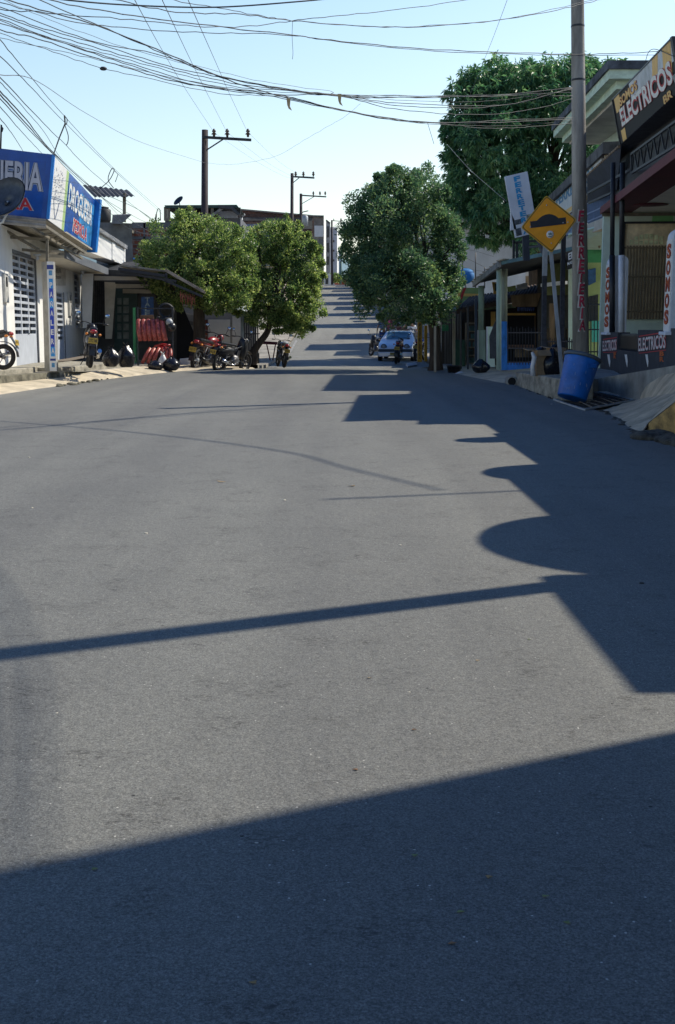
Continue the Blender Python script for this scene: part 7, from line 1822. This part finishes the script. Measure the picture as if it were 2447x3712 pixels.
def dish_at(x, y, z, r_, label):
    t = thing('satellite_dish', label, 'satellite dish', (x,y,z)); ax = Vector((math.cos(SUN_AZ)*.8, math.sin(SUN_AZ)*.8, .62))
    MB().lathe([(.02,-.12*r_),(r_*.6,-.07*r_),(r_,.1*r_),(r_*.98,.12*r_),(.02,-.09*r_)], 28, (x,y,z), ax, False).build('reflector', mat('dish_grey', (.1,.11,.13)), t)
    MB().tube([(x,y,z), (x+.1,y,z-1.2)], .03, 8).build('mast', m_galv, t)
tk = thing('water_tank', 'unseen wide round tank added on the ochre shop to cast a rounded shadow', 'water tank', (6.05,9.7,3.85)); MB().lathe([(1.2,0),(1.3,.1),(1.3,.45),(1.22,.55),(.5,.6)], 40, (6.05,9.7,3.86)).build('tank_body', MATS['tank_black'], tk); MB().lathe([(.3,.6),(.3,.66)], 20, (6.05,9.7,3.86)).build('lid', m_dark, tk)  # unseen tank, added to round off the shadow edge on the road
for (x, y, r_, lab) in ((5.85,13.45,.7,'nearer unseen round tank added on the blue shop to cast a shadow lobe'),(5.6,16.9,.34,'farther unseen narrow tank added on the blue shop to cast a shadow lobe')):  # unseen tanks, added for the small lobes of the road shadow
    tk = thing('water_tank', lab, 'water tank', (x,y,3.3)); MB().lathe([(r_*.9,0),(r_,.08),(r_,.9),(r_*.9,1.0),(r_*.4,1.12)], 24, (x,y,3.31)).build('tank_body', MATS['tank_black'], tk); MB().lathe([(r_*.4,1.12),(r_*.4,1.2)], 14, (x,y,3.31)).build('lid', m_dark, tk)
p_ = thing('utility_pole', 'round concrete pole standing on the right beside the viewer', 'utility pole', (4.95, 8.32, 0)); MB().tube([(4.95,8.32,0),(4.95,8.32,9.5)], [.135,.10], 20).build('pole', MATS['pole_concrete'], p_)
# right side of the hill
cols = [(.5,.45,.36),(.4,.42,.46),(.5,.5,.48),(.36,.42,.36),(.5,.36,.25)]
nm_ = ['nearest','second','third','fourth','fifth','sixth','seventh','eighth','ninth','tenth','eleventh','twelfth','thirteenth','fourteenth','fifteenth']
HH = [(67.5,5.2,7.6),(76.7,5.5,5.9),(90.8,5,8.0),(101.3,3,4.6),(108,4.5,7.4),(118,7,6.0),(129,7,8.6),(141,6,5.6),(151,8,9),(165,6,6.5),(175,9,9),(188,5,6),(196,6,8)]
for i, (y0, ln, h) in enumerate(HH):
    plain_house(5.9, 12, y0, y0+ln, h, nm_[i]+' tall house up the hill on the right, behind the dark tree', cols[i % 5], .7, prof(y0+ln/2))
    y1 = HH[i+1][0] if i+1 < len(HH) else 205
    if y1-y0-ln > .8: plain_house(6.3, 11, y0+ln+.02, y1-.02, 2.7, 'low shed filling the gap after the '+nm_[i]+' tall house on the right of the hill', cols[(i+2) % 5], .6, prof(y0+ln+1))
# high cables worked back from soft shadows on the road; the last strands are added
def hi(gpts, z, r, lab):
    kx, ky = math.cos(SUN_AZ)/math.tan(SUN_EL), math.sin(SUN_AZ)/math.tan(SUN_EL)
    cable([(x+kx*z, y+ky*z, z) for x, y in gpts], r/.54, lab, None)
hi([(-12,23.2),(-5.2,18.1),(-2.6,15.9),(-.66,13.6),(.1,11.9),(.9,10.25)], 9.2, .022, 'thick cable bundle high over the shops, sagging towards the near pole')
hi([(-.1,9.7),(.9,10.0),(2.4,10.5)], 9.0, .03, 'short cable at the head of the near pole')
for k_, o_ in enumerate((-.14,-.04,.06,.16)):  # unseen strands added side by side so their shadows blur into one streak
    hi([(-4.2+o_*2.5,10.2),(-2.45+o_*2,7.0),(-1.5+o_*1.2,4.9),(-.85+o_*.8,2.6)], 9.3, .011, ['first','second','third','fourth'][k_]+' unseen strand added overhead to cast the soft streak at the near left')
# ================================================================ LIGHT, SKY, CAMERA
w = bpy.data.worlds.new('World'); bpy.context.scene.world = w; w.use_nodes = True
nt = w.node_tree; sky = nt.nodes.new('ShaderNodeTexSky'); sky.sky_type = 'NISHITA'; sky.sun_disc = False
sky.sun_elevation = SUN_EL; sky.sun_rotation = math.pi/2 - SUN_AZ
sky.air_density = 1.0; sky.dust_density = 1.2; sky.ozone_density = 1.5; sky.altitude = 100
bg = nt.nodes['Background']; bg.inputs['Strength'].default_value = .09
# humid haze: the sky brightens and pales towards the horizon
tcn = nt.nodes.new('ShaderNodeTexCoord'); sz = nt.nodes.new('ShaderNodeSeparateXYZ'); nt.links.new(tcn.outputs['Generated'], sz.inputs[0])
hz = nt.nodes.new('ShaderNodeValToRGB'); nt.links.new(sz.outputs['Z'], hz.inputs[0])
he = hz.color_ramp.elements; he[0].position = 0.0; he[0].color = (.93,.80,.70,1); he[1].position = .5; he[1].color = (.085,.215,.41,1)
k_ = he.new(.25); k_.color = (.82,.83,.74,1)
mxn = nt.nodes.new('ShaderNodeMix'); mxn.data_type = 'RGBA'; mxn.blend_type = 'MULTIPLY'; mxn.inputs[0].default_value = 1.0
nt.links.new(sky.outputs[0], mxn.inputs[6]); nt.links.new(hz.outputs[0], mxn.inputs[7])
mul = nt.nodes.new('ShaderNodeVectorMath'); mul.operation = 'SCALE'; mul.inputs['Scale'].default_value = 3.0
nt.links.new(mxn.outputs[2], mul.inputs[0]); nt.links.new(mul.outputs[0], bg.inputs[0])
sl = bpy.data.lights.new('sun', 'SUN'); sl.energy = 5.0; sl.angle = R(.55); sl.color = (1, .92, .77)
so = bpy.data.objects.new('sun', sl); C.objects.link(so)
sd = Vector((math.cos(SUN_EL)*math.cos(SUN_AZ), math.cos(SUN_EL)*math.sin(SUN_AZ), math.sin(SUN_EL)))
so.rotation_euler = sd.to_track_quat('Z', 'Y').to_euler(); so.location = sd*60
cam = bpy.data.cameras.new('camera'); co = bpy.data.objects.new('camera', cam); C.objects.link(co)
cam.sensor_fit = 'VERTICAL'; cam.sensor_height = 36; cam.lens = 36*F/3712; cam.clip_start = .1; cam.clip_end = 6000
co.location = (0, 0, CZ); co.rotation_euler = (math.pi/2 - PITCH, 0, 0)
sc = bpy.context.scene; sc.camera = co
sc.view_settings.view_transform = 'Standard'; sc.view_settings.look = 'None'; sc.view_settings.exposure = 0
sc.cycles.max_bounces = 6
